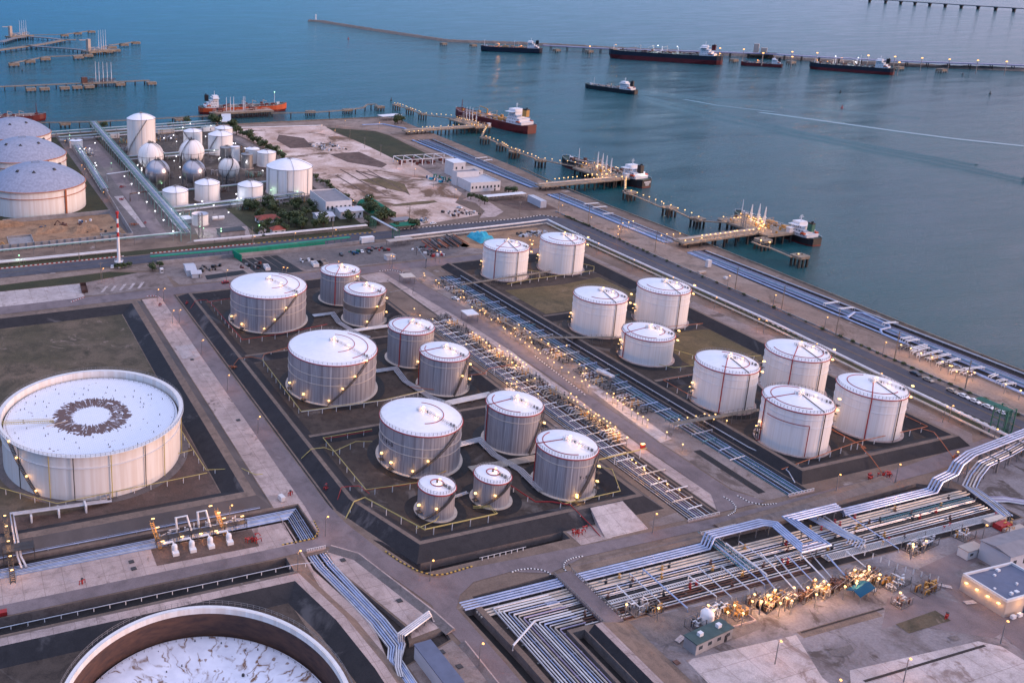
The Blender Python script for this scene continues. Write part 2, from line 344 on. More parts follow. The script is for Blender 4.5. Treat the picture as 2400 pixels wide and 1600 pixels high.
def water_mat():
    m, n, l, b = _base('sea_water')
    b.inputs['Base Color'].default_value = (.006, .050, .062, 1); b.inputs['Roughness'].default_value = .17
    b.inputs['IOR'].default_value = 1.33; b.inputs['Specular IOR Level'].default_value = .5
    t = n.new('ShaderNodeTexCoord')
    mp = n.new('ShaderNodeMapping'); mp.inputs['Rotation'].default_value = (0, 0, R_(18)); mp.inputs['Scale'].default_value = (.30, 1.0, 1); l.new(t.outputs['Object'], mp.inputs[0])
    a = n.new('ShaderNodeTexNoise'); a.inputs['Scale'].default_value = .20; a.inputs['Detail'].default_value = 8; a.inputs['Roughness'].default_value = .8; l.new(mp.outputs[0], a.inputs[0])
    c = n.new('ShaderNodeTexNoise'); c.inputs['Scale'].default_value = .03; c.inputs['Detail'].default_value = 4; l.new(mp.outputs[0], c.inputs[0])
    ad = n.new('ShaderNodeMath'); ad.operation = 'MULTIPLY_ADD'; l.new(c.outputs[0], ad.inputs[0]); ad.inputs[1].default_value = 2.0; l.new(a.outputs[0], ad.inputs[2])
    bp = n.new('ShaderNodeBump'); bp.inputs['Strength'].default_value = 1.0; bp.inputs['Distance'].default_value = 2.7
    l.new(ad.outputs[0], bp.inputs['Height']); l.new(bp.outputs[0], b.inputs['Normal'])
    n3 = n.new('ShaderNodeTexNoise'); n3.inputs['Scale'].default_value = .004; n3.inputs['Detail'].default_value = 3; l.new(mp.outputs[0], n3.inputs[0])
    mx = n.new('ShaderNodeMix'); mx.data_type = 'RGBA'; l.new(n3.outputs[0], mx.inputs[0]); mx.inputs[6].default_value = (.002, .066, .098, 1); mx.inputs[7].default_value = (.005, .098, .106, 1)
    rg = n.new('ShaderNodeMapRange'); rg.inputs[1].default_value = .35; rg.inputs[2].default_value = .65; rg.inputs[3].default_value = .08; rg.inputs[4].default_value = .18; l.new(c.outputs[0], rg.inputs[0]); l.new(rg.outputs[0], b.inputs['Roughness'])
    l.new(mx.outputs[2], b.inputs['Base Color'])
    MATS['sea_water'] = m
roof_ring_mat(); roof_crack_mat(); water_mat()

# ------------------------------------------------------------------ mesh builder
class MB:
    """collects shapes and links them as ONE mesh object"""
    def __init__(s): s.v = []; s.f = []; s.m = []; s.sm = []; s.mi = 0; s.smooth = False; s.cuts = []
    def face(s, *idx): s.f.append(idx); s.m.append(s.mi); s.sm.append(s.smooth)
    def add(s, vs, fs):
        o = len(s.v); s.cuts.append((o, len(s.f))); s.v += [tuple(v) for v in vs]
        for f in fs: s.face(*[i + o for i in f])
    def box(s, x0, x1, y0, y1, z0, z1):
        s.add([(x0, y0, z0), (x1, y0, z0), (x1, y1, z0), (x0, y1, z0), (x0, y0, z1), (x1, y0, z1), (x1, y1, z1), (x0, y1, z1)],
              [(0, 3, 2, 1), (4, 5, 6, 7), (0, 1, 5, 4), (1, 2, 6, 5), (2, 3, 7, 6), (3, 0, 4, 7)]); return s
    def obox(s, c, L, W, z0, z1, a):
        """box centred at c=(x,y), length L along angle a"""
        ca, sa = cos(a), sin(a); P = [(c[0] + u * ca - w * sa, c[1] + u * sa + w * ca) for u, w in ((-L/2, -W/2), (L/2, -W/2), (L/2, W/2), (-L/2, W/2))]
        return s.prism(P, z0, z1)
    def prism(s, P, z0, z1):
        k = len(P); ar = sum(P[i][0] * P[(i+1) % k][1] - P[(i+1) % k][0] * P[i][1] for i in range(k))
        if ar < 0: P = P[::-1]
        s.add([(p[0], p[1], z0) for p in P] + [(p[0], p[1], z1) for p in P],
              [tuple(range(k))[::-1], tuple(range(k, 2*k))] + [(i, (i+1) % k, k + (i+1) % k, k + i) for i in range(k)]); return s
    def bar(s, a, b, w=.1, h=None):
        a, b = Vector(a), Vector(b); d = (b - a)
        if d.length < 1e-6: return s
        d.normalize(); u = d.cross(Vector((0, 0, 1)));
        if u.length < 1e-3: u = Vector((1, 0, 0))
        u.normalize(); t = u.cross(d); h = h or w; o = []
        for p in (a, b):
            for i, j in ((-1, -1), (1, -1), (1, 1), (-1, 1)): o.append(p + u * (i * w / 2) + t * (j * h / 2))
        s.add(o, [(0, 1, 2, 3), (7, 6, 5, 4), (0, 4, 5, 1), (1, 5, 6, 2), (2, 6, 7, 3), (3, 7, 4, 0)]); return s
    def tube(s, P, r, n=6, cap=True, closed=False):
        P = [Vector(p) for p in P]; k = len(P); o = len(s.v); s.cuts.append((o, len(s.f))); sm = s.smooth; s.smooth = True
        for i, p in enumerate(P):
            if closed: a, b = P[i-1], P[(i+1) % k]
            else: a, b = P[max(i-1, 0)], P[min(i+1, k-1)]
            d = (b - a).normalized(); up = Vector((0, 0, 1))
            if abs(d.z) > .95: up = Vector((0, 1, 0))
            u = d.cross(up).normalized(); t = u.cross(d)
            sc = 1.0
            if 0 < i < k-1 or closed:
                c_ = (p - a).normalized().dot((b - p).normalized()); sc = 1 / max(.55, math.sqrt(max(0, (1 + c_) / 2)))
            rr = r[i] if isinstance(r, (list, tuple)) else r
            for j in range(n):
                an = 2 * pi * j / n; s.v.append(tuple(p + u * (cos(an) * rr * sc) + t * (sin(an) * rr)))
        for i in range(k if closed else k-1):
            i2 = (i + 1) % k
            for j in range(n): s.face(o + i*n + j, o + i*n + (j+1) % n, o + i2*n + (j+1) % n, o + i2*n + j)
        if cap and not closed:
            s.face(*[o + j for j in range(n)][::-1]); s.face(*[o + (k-1)*n + j for j in range(n)])
        s.smooth = sm; return s
    def lathe(s, prof, n=32, c=(0, 0, 0), a0=0, smooth=True, captop=False):
        o = len(s.v); sm = s.smooth; s.smooth = smooth; s.cuts.append((o, len(s.f)))
        for r, z in prof:
            for j in range(n): an = a0 + 2 * pi * j / n; s.v.append((c[0] + r * cos(an), c[1] + r * sin(an), c[2] + z))
        for i in range(len(prof) - 1):
            for j in range(n): s.face(o + i*n + j, o + i*n + (j+1) % n, o + (i+1)*n + (j+1) % n, o + (i+1)*n + j)
        if captop: s.face(*[o + (len(prof)-1)*n + j for j in range(n)])
        s.smooth = sm; return s
    def cyl(s, c, r, z0, z1, n=16, smooth=True):
        return s.lathe([(0.001, z0), (r, z0), (r, z1), (0.001, z1)], n, (c[0], c[1], 0), smooth=smooth)
    def grid(s, fn, nu, nv):
        o = len(s.v)
        for i in range(nu + 1):
            for j in range(nv + 1): s.v.append(tuple(fn(i / nu, j / nv)))
        for i in range(nu):
            for j in range(nv): a = o + i*(nv+1) + j; s.face(a, a + nv + 1, a + nv + 2, a + 1)
        return s
    def build(s, name, mats, parent=None, loc=None):
        me = bpy.data.meshes.new(name)
        v = s.v
        if loc is not None: v = [(a - loc[0], b - loc[1], c - loc[2]) for a, b, c in v]
        me.from_pydata(v, [], s.f)
        for m in ([mats] if isinstance(mats, str) else mats): me.materials.append(MATS[m])
        if len(me.materials) > 1: me.polygons.foreach_set('material_index', s.m)
        if any(s.sm):
            me.polygons.foreach_set('use_smooth', s.sm)
        me.update()
        if any(s.sm):
            me.set_sharp_from_angle(angle=R_(40))
        o = bpy.data.objects.new(name, me); COL.objects.link(o)
        if loc is not None: o.location = loc
        if parent is not None: o.parent = parent
        return o
def build_each(m, name, material, parent, most=100):
    """every shape in the builder becomes a mesh object of its own (posts, piles, sleepers)"""
    C = m.cuts + [(len(m.v), len(m.f))]
    for (v0, f0), (v1, f1) in zip(C, C[1:]):
        q = MB(); q.v = m.v[v0:v1]; q.f = [tuple(i - v0 for i in f) for f in m.f[f0:f1]]; q.m = m.m[f0:f1]; q.sm = m.sm[f0:f1]; q.build(name, material, parent)
def tag(o, label=None, cat=None, group=None, kind=None):
    if label: o['label'] = label
    if cat: o['category'] = cat
    if group: o['group'] = group
    if kind: o['kind'] = kind
    return o
def thing(name, label, cat, loc=(0, 0, 0), rz=0, group=None):
    o = bpy.data.objects.new(name, None); COL.objects.link(o); o.location = loc; o.rotation_euler = (0, 0, rz); o.empty_display_size = .5
    return tag(o, label, cat, group)
KIDS = {}
def dup(root, loc, rz=None, label=None, group=None, scale=None):
    def cp(o, par):
        c = o.copy(); COL.objects.link(c)
        if par is not None: c.parent = par
        for ch in kids(o): cp(ch, c)
        return c
    def kids(o):
        if o.name not in KIDS: KIDS[o.name] = list(o.children)
        return KIDS[o.name]
    r = cp(root, None); r.location = loc
    if rz is not None: r.rotation_euler = (0, 0, rz)
    if label: r['label'] = label
    if group: r['group'] = group
    if scale: r.scale = scale if not isinstance(scale, (int, float)) else (scale,) * 3
    return r
def off(P, d):
    """polyline P shifted sideways by d (left positive), corners mitred; 2-D"""
    P = [Vector((p[0], p[1])) for p in P]; out = []
    for i, p in enumerate(P):
        ns = []
        if i > 0: t = (p - P[i-1]).normalized(); ns.append(Vector((-t.y, t.x)))
        if i < len(P) - 1: t = (P[i+1] - p).normalized(); ns.append(Vector((-t.y, t.x)))
        if len(ns) == 2:
            m = ns[0] + ns[1]; m.normalize(); q = p + m * (d / max(.35, m.dot(ns[0])))
        else: q = p + ns[0] * d
        out.append(q)
    return out
def offc(P, d):
    """closed polygon offset"""
    P = [Vector((p[0], p[1])) for p in P]; k = len(P); out = []
    for i, p in enumerate(P):
        t1 = (p - P[i-1]).normalized(); t2 = (P[(i+1) % k] - p).normalized()
        n1, n2 = Vector((-t1.y, t1.x)), Vector((-t2.y, t2.x)); m = (n1 + n2); m.normalize()
        out.append(p + m * (d / max(.35, m.dot(n1))))
    return out

# ================================================================== THE SETTING: sea, land, canals, roads
def struct(name, o): return tag(o, kind='structure')
m = MB(); m.box(-9000, 14000, -3000, 22000, -14, -3.0)
struct('sea', m.build('sea_water', 'sea_water'))

COAST = [(-900, 968), (300, 966), (420, 962), (491, 957), (505, 948), (499, 922), (496, 896), (494, 850), (486, 740), (481, 676), (473, 620), (470, 545), (468, 478), (466, 444), (462, 393), (458, 341), (455, 300), (452, 250), (448, 150), (444, -100), (-900, -100)]
HOLES = {
 'canal_left': [(-300, 224), (91, 224), (91, 231), (-300, 231)],
 'canal_corner': [(120.5, 231), (123, 228.6), (129.3, 215.3), (181, 215.3), (181, 211.3), (127.6, 210.8)],
 'canal_middle': [(130.2, 193), (134.2, 193), (135.6, 172), (136.6, 90), (132.6, 90), (131.4, 172)],
 'canal_right': [(154.2, 175.2), (158.2, 175.2), (158.4, 90), (154.8, 90)],
 'pipe_pit': [(136, 197), (164, 198), (171, 196.2), (250, 197), (318, 199.5), (331, 190), (331, 173.5), (172, 174.5), (159.5, 176.5), (153.4, 176.5), (152.6, 90), (138.2, 90), (137.4, 172)],
 'channel_diagonal': [(97, 229.6), (103.8, 229.6), (103.4, 221), (107.2, 208), (111.6, 192), (109.4, 185.6), (121.4, 187.4), (121, 183.6), (104.8, 178.8), (104.6, 90), (101.6, 90), (101.2, 182), (103.6, 196), (96.8, 223)],
 'channel_left': [(-300, 256.5), (105, 256.5), (105, 237.6), (97.4, 237.6), (97.4, 248.6), (-300, 248.6)],
 'pipe_trench_west': [(225.4, 391), (236.4, 391), (236.0, 206.8), (224.4, 206.8)],
 'pipe_trench_east': [(268.6, 446), (278.4, 446), (278.0, 207.5), (268.0, 207.5)],
 'coast_trench_far': [(452, 820), (479, 820), (462, 612), (447, 612)],
 'coast_trench_mid': [(445, 590), (461, 590), (456, 457), (440.5, 457)],
 'coast_trench_near': [(438, 438), (456, 438), (447, 90), (424, 90)],
}
DEPTH = {'pipe_pit': 1.4, 'channel_diagonal': 1.3, 'channel_left': 1.3, 'pipe_trench_west': .9, 'pipe_trench_east': .9, 'coast_trench_far': .9, 'coast_trench_mid': .9, 'coast_trench_near': .9}
def sheet(loops, z):
    L = [[Vector((p[0], p[1], z)) for p in lp] for lp in loops]
    flat = [p for lp in L for p in lp]; tris = tessellate_polygon(L); out = []
    for t in tris:
        a, b, c = (flat[i] for i in t)
        out.append(t if (b - a).cross(c - a).z > 0 else (t[0], t[2], t[1]))
    return flat, out
m = MB(); v, f = sheet([COAST] + list(HOLES.values()), 0.0); m.add(v, f)
m.mi = 1                                                              # rip-rap slope down to the water
sl = off(COAST, 7.0)
for i in range(len(COAST) - 1):
    a, b, c, d = COAST[i], COAST[i+1], sl[i+1], sl[i]
    m.add([(a[0], a[1], 0), (b[0], b[1], 0), (c.x, c.y, -5), (d.x, d.y, -5)], [(0, 1, 2, 3)])
struct('land', m.build('ground', ['dirt', 'rock']))
for nm, lp in HOLES.items():
    d = DEPTH.get(nm, 2.8); m = MB(); v, f = sheet([lp], -d); m.add(v, f); m.mi = 1; k = len(lp)
    for i in range(k):
        a, b = lp[i], lp[(i+1) % k]
        m.add([(a[0], a[1], 0), (b[0], b[1], 0), (b[0], b[1], -d), (a[0], a[1], -d)], [(0, 1, 2, 3)])
    dark = nm.startswith('canal')
    o = m.build('canal' if dark else 'pipe_channel', ['black_mat' if dark else 'pit_floor', 'concrete_dark']); struct(nm, o)

def patch(name, poly, level, material, holes=()):
    m = MB(); v, f = sheet([poly] + list(holes), .025 * level); m.add(v, f)
    return tag(m.build(name, material), kind='structure')
# tank pits
patch('ground', [(-300, 268), (82, 268), (82, 449), (-300, 449)], 1, 'scrub')
patch('ground', [(-10, 268), (82, 268), (82, 345), (70, 330), (60, 284), (30, 276), (-10, 284)], 2, 'brown_soil')
patch('ground', [(-300, 90), (93, 90), (84.5, 212), (-300, 213)], 1, 'bund_floor')
patch('ground', [(127, 456), (211, 456), (211, 224), (133, 224), (127, 250)], 1, 'bund_floor')
patch('ground', [(288, 456), (366, 456), (357, 221), (288, 221)], 1, 'bund_floor')
patch('ground', [(292, 414), (330, 412), (357, 416), (357, 384), (330, 376), (292, 377)], 3, 'dry_grass')
patch('ground', [(318, 338), (357, 334), (355, 297), (330, 296), (316, 300)], 3, 'dry_grass')
# roads
patch('road', [(-500, 524.5), (250, 524), (388, 521), (404, 514), (400, 437), (395, 339), (391, 281), (388, 215), (384, 90), (398, 90), (403, 219), (405, 267), (411, 342), (417, 464), (421, 505), (418, 525), (406, 539), (386, 536.5), (285, 539), (-500, 541)], 4, 'asphalt_blue')
patch('road', [(107, 470), (114.4, 470), (114.4, 300), (114.6, 254), (116, 242), (121, 223), (126, 210), (131, 207.2), (142, 208.4), (193, 206.4), (240, 205.2), (300, 206.5), (376, 214), (386, 224), (388, 218), (382, 208), (330, 203), (256, 201), (179, 202), (171, 200), (164, 198.6), (153, 203), (140, 202.4), (133, 198.6), (129, 194), (130, 172), (131.2, 90), (124, 90), (124, 166), (122, 194), (123, 197), (118, 212), (113, 225), (105, 232), (84, 231.4), (-300, 231.4), (-300, 236.2), (86, 236.3), (104, 236.6), (106, 240), (107, 255)], 4, 'asphalt')
patch('road', [(241, 464), (252, 464), (256.5, 395), (256, 335), (252.5, 293), (252, 251), (252, 217), (258, 207.5), (237, 207.4), (243.5, 217), (244, 250), (245.5, 277), (247.5, 307), (248, 343), (246.5, 380), (244, 416)], 5, 'asphalt')
patch('road', [(-300, 466.5), (150, 466), (311, 463), (374, 462), (374, 474), (300, 474), (150, 477.5), (-300, 476)], 3, 'asphalt')
patch('road', [(367, 462), (378, 462), (380, 300), (373, 218), (366, 213), (362, 212), (370, 300)], 3, 'dusty')
# concrete strips and pads
patch('pavement', [(96.6, 464), (107, 464), (107, 238), (105.4, 238), (105.4, 257), (96.6, 257)], 2, 'concrete')
patch('pavement', [(98, 398), (106.8, 398), (106.8, 383), (98, 383)], 3, 'concrete_pale')
patch('pavement', [(-300, 236.2), (97.2, 236.2), (97.2, 248.4), (-300, 248.4)], 2, 'concrete')
patch('ground', [(52, 239.6), (85, 239), (85.6, 248.2), (52, 248.2)], 3, 'brown_soil')
patch('pavement', [(-300, 475.8), (57, 475.8), (68, 479), (68, 500), (-300, 505)], 2, 'concrete_pale')
patch('pavement', [(68, 479), (118, 477.6), (119, 504), (103, 508), (70, 500)], 3, 'dusty')
for k in range(5): patch('pavement', [(77 + k*5.2, 482), (78.6 + k*5.2, 482), (83.2 + k*5.2, 491), (81.4 + k*5.2, 491)], 5, 'concrete_pale')
patch('path', [(-300, 512), (25, 512), (90, 516), (112, 510), (120, 521), (92, 520.4), (25, 524), (-300, 524)], 2, 'sand')
patch('ground', [(-300, 505.4), (70, 501), (104, 508.4), (88, 515), (25, 511.6), (-300, 511.6)], 1, 'green_field')
patch('ground', [(96.8, 256), (96.8, 224), (96.6, 222.6), (103.4, 196), (101, 182), (101.2, 90), (95, 90), (95, 200)], 2, 'concrete', )
patch('pavement', [(104.2, 230), (104, 221), (107.8, 208), (112.4, 192), (111, 187.2), (121.6, 188.6), (121.6, 196), (117, 211), (112, 223.6), (105, 230)], 2, 'concrete')
patch('pavement', [(105.2, 178.4), (121.2, 183), (123.4, 166), (123.4, 90), (105.2, 90)], 2, 'dusty')
patch('pavement', [(238, 462), (245, 462), (247.5, 345), (246, 290), (243.4, 250), (243.6, 217), (238, 209)], 2, 'concrete')
patch('pavement', [(252.6, 251), (253, 293), (257, 345), (257, 395), (253, 464), (268, 464), (268, 208), (259, 208), (253, 217)], 2, 'dusty')
patch('ground', [(259.6, 242), (263, 242), (262.6, 212), (259.4, 212)], 3, 'black_mat')
patch('pavement', [(246, 319), (248, 345), (239.6, 345), (239, 297), (243, 296)], 3, 'concrete_pale')
patch('pavement', [(252.6, 251), (257, 300), (262, 300), (259, 252)], 3, 'concrete_pale')
patch('ground', [(211, 210.6), (223.4, 212), (223.4, 207.6), (209.6, 207.6)], 3, 'dusty')
patch('pavement', [(182, 214.6), (194, 214.6), (194, 207.2), (182, 207.2)], 2, 'concrete')
# yard at the lower right
patch('pavement', [(172, 90), (420, 90), (420, 205), (384, 205), (331.6, 198.6), (331.6, 173), (172, 174)], 1, 'yard')
patch('pavement', [(172, 174), (212, 172), (206, 160), (182, 158), (172, 166)], 2, 'concrete_dark')
patch('pavement', [(176, 157), (212, 155), (205, 141), (203, 90), (172, 90)], 3, 'concrete_pale')
patch('pavement', [(214, 140.6), (206.6, 134), (204.6, 90), (262, 90), (261, 134), (257, 137.5)], 3, 'concrete_pale')
patch('ground', [(213, 155.8), (242, 155.8), (242, 153), (213, 153.4)], 2, 'berm_top')
patch('pavement', [(236, 149), (244, 149.6), (262, 137), (276, 139), (262, 158), (250, 158)], 2, 'asphalt')
patch('ground', [(242, 149.4), (258.2, 150), (258.2, 145.6), (242, 145.6)], 4, 'scrub')
patch('path', [(214, 155), (245, 155), (245, 155.5), (214, 155.5)], 5, 'pit_floor')
patch('path', [(214, 136.2), (257, 135.4), (257, 136.1), (214, 136.9)], 5, 'pit_floor')
patch('road', [(262, 90), (276, 90), (280, 160), (330, 168), (330, 172), (272, 165), (264, 130)], 3, 'asphalt')
# road side strip, coastal strip, plots
patch('ground', [(405, 512), (400.4, 437), (395.4, 339), (391.4, 281), (388, 215), (384, 90), (377, 90), (380, 213), (383, 252), (387, 323), (391, 474), (395, 517)], 2, 'green_field')
patch('path', [(422, 560), (445, 560), (440.2, 440), (430, 322), (425.6, 228), (419, 90), (399, 90), (404, 219), (406, 267), (412, 342), (418, 464), (422, 505)], 2, 'sand')
patch('path', [(447, 1), (448, 2), (449, 1)], 1, 'sand')
patch('path', [(425, 560), (444.4, 560), (446.6, 610), (450, 850), (442, 880), (410, 925), (300, 945), (300, 960), (480, 952), (492, 930), (490, 905), (478, 880), (466, 862), (451, 855), (451, 860), (446, 852), (440, 745), (432, 640), (426, 600)], 2, 'sand')
patch('ground', [(290, 946), (403, 925), (396, 880), (408, 717), (386, 613), (366, 590), (367, 555), (308, 543.5), (296, 600), (302, 716), (300, 850)], 3, 'sand_lot')
patch('ground', [(400, 914), (441, 877), (444, 850), (434, 745), (412, 738), (394, 735), (398, 800)], 4, 'green_field')
patch('ground', [(404, 724), (434, 730), (428, 640), (404, 600), (384, 603), (392, 640)], 4, 'dusty')
patch('path', [(372, 546), (386, 556), (392, 585), (386, 602), (376, 596), (380, 584), (374, 562), (360, 547)], 5, 'concrete')
patch('ground', [(395, 586), (432, 586), (428, 548), (400, 556)], 3, 'brown_soil')
# northern plant
patch('ground', [(115, 572), (128, 573), (292, 573), (300, 716), (292, 958), (-300, 958), (-300, 650), (110, 645)], 1, 'concrete_dark')
patch('ground', [(-300, 960), (-300, 646), (113, 646), (113, 950)], 2, 'green_field')
patch('ground', [(-300, 578), (114, 578), (111, 644), (-300, 644)], 2, 'excavated')
patch('road', [(129, 572), (139, 572), (146, 760), (146, 900), (134, 900), (134, 760)], 3, 'asphalt')
patch('path', [(124, 690), (131, 690), (129, 600), (126, 600)], 4, 'concrete_pale')
patch('ground', [(196, 553), (285, 552), (291, 600), (287, 630), (196, 630)], 2, 'green_field')
patch('path', [(274, 562), (281, 562), (296, 720), (292, 950), (284, 950), (288, 720)], 3, 'dusty')
patch('ground', [(156, 555), (190, 553), (196, 580), (160, 586)], 3, 'concrete')
patch('ground', [(160, 640), (240, 636), (290, 650), (290, 716), (276, 950), (150, 950), (150, 760)], 2, 'bund_floor')
patch('ground', [(118, 950), (300, 950), (300, 964), (118, 964)], 3, 'green_field')
patch('ground', [(-300, 542), (194, 541), (274, 541), (274, 549), (-300, 553)], 2, 'green_field')
# storage yard north of the tank farm
patch('ground', [(112, 522), (274, 516), (380, 514), (376, 476), (150, 479), (122, 480), (118, 505)], 1, 'dusty')
patch('ground', [(184, 516), (250, 514), (300, 514), (318, 510), (318, 492), (291, 477), (248, 479), (200, 482)], 2, 'concrete_dark')
patch('ground', [(320, 514), (384, 514), (382, 470), (330, 478), (312, 492)], 2, 'excavated')
for k, (a, b) in enumerate(((139, 165), (172, 190))):
    patch('ground', [(a, 483.6), (b, 486), (b - 1, 493), (a + 1, 491)], 3, 'black_mat') if k == 0 else None
for k in range(5): patch('ground', [(167 + k*5.4, 513), (171.6 + k*5.4, 513), (176 + k*5.4, 479.6), (170.6 + k*5.4, 479.6)], 3, 'black_mat')
patch('pavement', [(244, 446), (252, 464), (240, 464), (226, 462), (226, 448)], 3, 'concrete')

# painted strips on the coastal road
def lines(name, path, d, w, z, material, dash=None):
    m = MB(); a = off(path, d); b = off(path, d + w)
    for i in range(len(path) - 1):
        L = (a[i+1] - a[i]).length; k = 1 if not dash else max(1, int(L / dash)); 
        for j in range(k):
            u0 = j / k; u1 = (j + (1 if not dash else .5)) / k
            P = [a[i].lerp(a[i+1], u0), a[i].lerp(a[i+1], u1), b[i].lerp(b[i+1], u1), b[i].lerp(b[i+1], u0)]
            m.add([(p.x, p.y, z) for p in P], [(0, 1, 2, 3)])
    return tag(m.build(name, material), kind='structure')
RDR = [(404, 512), (400, 437), (395, 339), (391, 281), (388, 215), (384, 90)]
mat('road_yellow', (.28, .17, .06), rough=.8, var=.4, scale=1.0)
lines('road_line', RDR, 7.4, .22, .13, 'road_yellow'); lines('road_line', RDR, 8.0, .22, .13, 'road_yellow')
lines('road_line', [(-500, 532.6), (250, 532), (386, 529)], 0, .2, .13, 'road_yellow')

# kerbs: segments painted in turn
def kerb(name, path, c1, c2, seg=1.0, h=.28, w=.35, closed=False):
    m = MB(); tot = 0
    for i in range(len(path) - 1):
        a, b = Vector(path[i]), Vector(path[i+1]); L = (b - a).length; k = max(1, round(L / seg)); an = atan2((b-a).y, (b-a).x)
        for j in range(k):
            c = a.lerp(b, (j + .5) / k); m.mi = tot % 2; tot += 1
            m.obox((c.x, c.y), L / k - .02, w, .0, h, an)
    return tag(m.build(name, [c1, c2]), kind='structure')
def arc(c, r, a0, a1, n=10): return [(c[0] + r * cos(R_(a0 + (a1 - a0) * i / n)), c[1] + r * sin(R_(a0 + (a1 - a0) * i / n))) for i in range(n + 1)]
mat('kerb_yellow', (.52, .34, .07), rough=.7, var=.2, scale=2); mat('kerb_black', (.03, .03, .03), rough=.7); mat('kerb_white', (.72, .70, .70), rough=.7, var=.15, scale=2)
mat('kerb_red', (.42, .05, .05), rough=.7, var=.2, scale=2)
kerb('kerb', [(121.6, 224), (123.5, 218), (126.6, 212), (130, 208.9), (134, 208.2), (143.5, 208.9)], 'kerb_yellow', 'kerb_black', .75)
kerb('kerb', [(92, 237.2), (103, 237.2), (106, 240.4), (106.6, 246)], 'kerb_yellow', 'kerb_black', .75)
kerb('kerb', pts('d3 0,600 60,580 160,570 250,580 310,600 350,630'), 'kerb_white', 'kerb_black', .5)
kerb('kerb', pts('d3 620,462 540,475 480,500 455,530 455,570 490,610 570,660'), 'kerb_white', 'kerb_black', .5)
kerb('kerb', pts('c3 1850,1360 1920,1400 1960,1450 1950,1490 1890,1525'), 'kerb_white', 'kerb_black', .5)
kerb('kerb', pts('c3 1970,1350 2080,1410 2200,1430 2315,1420'), 'kerb_white', 'kerb_black', .5)
kerb('kerb', pts('c3 200,130 640,470'), 'kerb_white', 'kerb_black', 1.0)
kerb('kerb', pts('b2 1080,880 1180,870 1300,895'), 'kerb_white', 'kerb_black', .8)
kerb('kerb', [(-300, 541.4), (102, 541.4)], 'kerb_white', 'kerb_red', 1.4, .4)
kerb('kerb', [(119, 541.6), (188, 540.4)], 'kerb_white', 'kerb_red', 1.4, .4)
kerb('kerb', [(190, 540.4), (274, 538.6)], 'kerb_yellow', 'blue_paint', 1.8, .4)
kerb('kerb', [(290, 539.6), (386, 537.2), (406, 539.6), (415, 530)], 'kerb_white', 'kerb_black', 1.4, .3)
kerb('kerb', pts('b1 1285,1100 1340,1095 1390,1105 1420,1130'), 'kerb_white', 'kerb_red', .8)
kerb('kerb', pts('b1 620,1150 740,1108'), 'kerb_white', 'kerb_red', .8)
kerb('kerb', [(402.6, 500), (398.6, 437), (393.6, 339), (389.8, 281), (386.6, 215), (383, 120)], 'kerb_white', 'kerb_black', 1.6, .3)
for pth in ([(95.9, 464), (95.9, 258)], [(115.2, 466), (115.2, 250)], [(237.2, 450), (237.2, 208)]):
    m = MB(); 
    a = off(pth, -.25); b = off(pth, .25); m.add([(a[0].x, a[0].y, .09), (a[1].x, a[1].y, .09), (b[1].x, b[1].y, .09), (b[0].x, b[0].y, .09)], [(0, 1, 2, 3)])
    tag(m.build('drain', 'black_mat'), kind='structure')

# earth bunds round the tank pits
def berm(name, label, path, prof, mats_, closed=False, loc=None):
    """prof: [(sideways offset, height)...] swept along path; one material per face strip"""
    m = MB(); P = [offc(path, d) if closed else off(path, d) for d, z in prof]; k = len(path)
    for s_ in range(len(prof) - 1):
        m.mi = s_
        for i in range(k if closed else k - 1):
            j = (i + 1) % k
            a, b, c, d = P[s_][i], P[s_][j], P[s_+1][j], P[s_+1][i]; z0, z1 = prof[s_][1], prof[s_+1][1]
            n = max(1, int((b - a).length / 12))
            for q in range(n):
                u, w = q / n, (q + 1) / n
                A, B, C_, D = a.lerp(b, u), a.lerp(b, w), d.lerp(c, w), d.lerp(c, u)
                m.add([(A.x, A.y, z0), (B.x, B.y, z0), (C_.x, C_.y, z1), (D.x, D.y, z1)], [(0, 1, 2, 3)])
    if not closed:
        for e in (0, k - 1):
            o = len(m.v); m.v += [(P[q][e].x, P[q][e].y, prof[q][1]) for q in range(len(prof))]; m.face(*range(o, o + len(prof)))
    return tag(m.build(name, mats_), label, 'embankment')
B3 = ['bitumen', 'berm_top', 'bitumen']
# closed loops run counter-clockwise; positive offset is inward
berm('embankment', 'long earth bank around the pit of the rust ringed tank by the left edge',
     [(-300, 262), (92, 262), (92, 456), (-300, 456)], [(-4.2, .0), (0, 3.0), (3.2, 3.0), (9.6, 0)], ['bank_grey', 'berm_top', 'bitumen'])
berm('embankment', 'dark bitumen coated bank around the grey streaked tanks, its front corner cut off',
     [(121, 458), (121, 250), (131.4, 220), (217, 220), (219, 458)], [(-4.8, 0), (0, 3.0), (1.6, 3.0), (7.0, 0)], B3, closed=True)
berm('embankment', 'dark bitumen coated bank around the nine white tanks beside the coast road',
     [(281.6, 458), (281.6, 214.6), (360, 214.6), (369, 458)], [(-3.0, 0), (0, 3.2), (1.6, 3.2), (7.0, 0)], B3, closed=True)
berm('embankment', 'grey bank around the pit of the open tank cut off by the bottom edge',
     [(-300, 219.6), (90.6, 219.6), (96, 198), (98.2, 178), (99, 90)][::-1], [(-3.8, 0), (0, 2.6), (3.0, 2.6), (8.4, 0)], ['berm_top', 'concrete', 'bitumen'])
for y, x0, x1, lb in ((373, 125, 213, 'low cross bank behind the middle pair of big grey tanks'), (295, 125, 213, 'low cross bank in front of the middle big grey tank'),
                      (371, 286, 361, 'low cross bank between the dry grass and the second row of white tanks'), (292, 286, 358, 'low cross bank behind the four front white tanks')):
    berm('embankment', lb, [(x0, y), (x1, y)], [(-4.0, 0), (-.8, 1.9), (.8, 1.9), (4.0, 0)], B3)
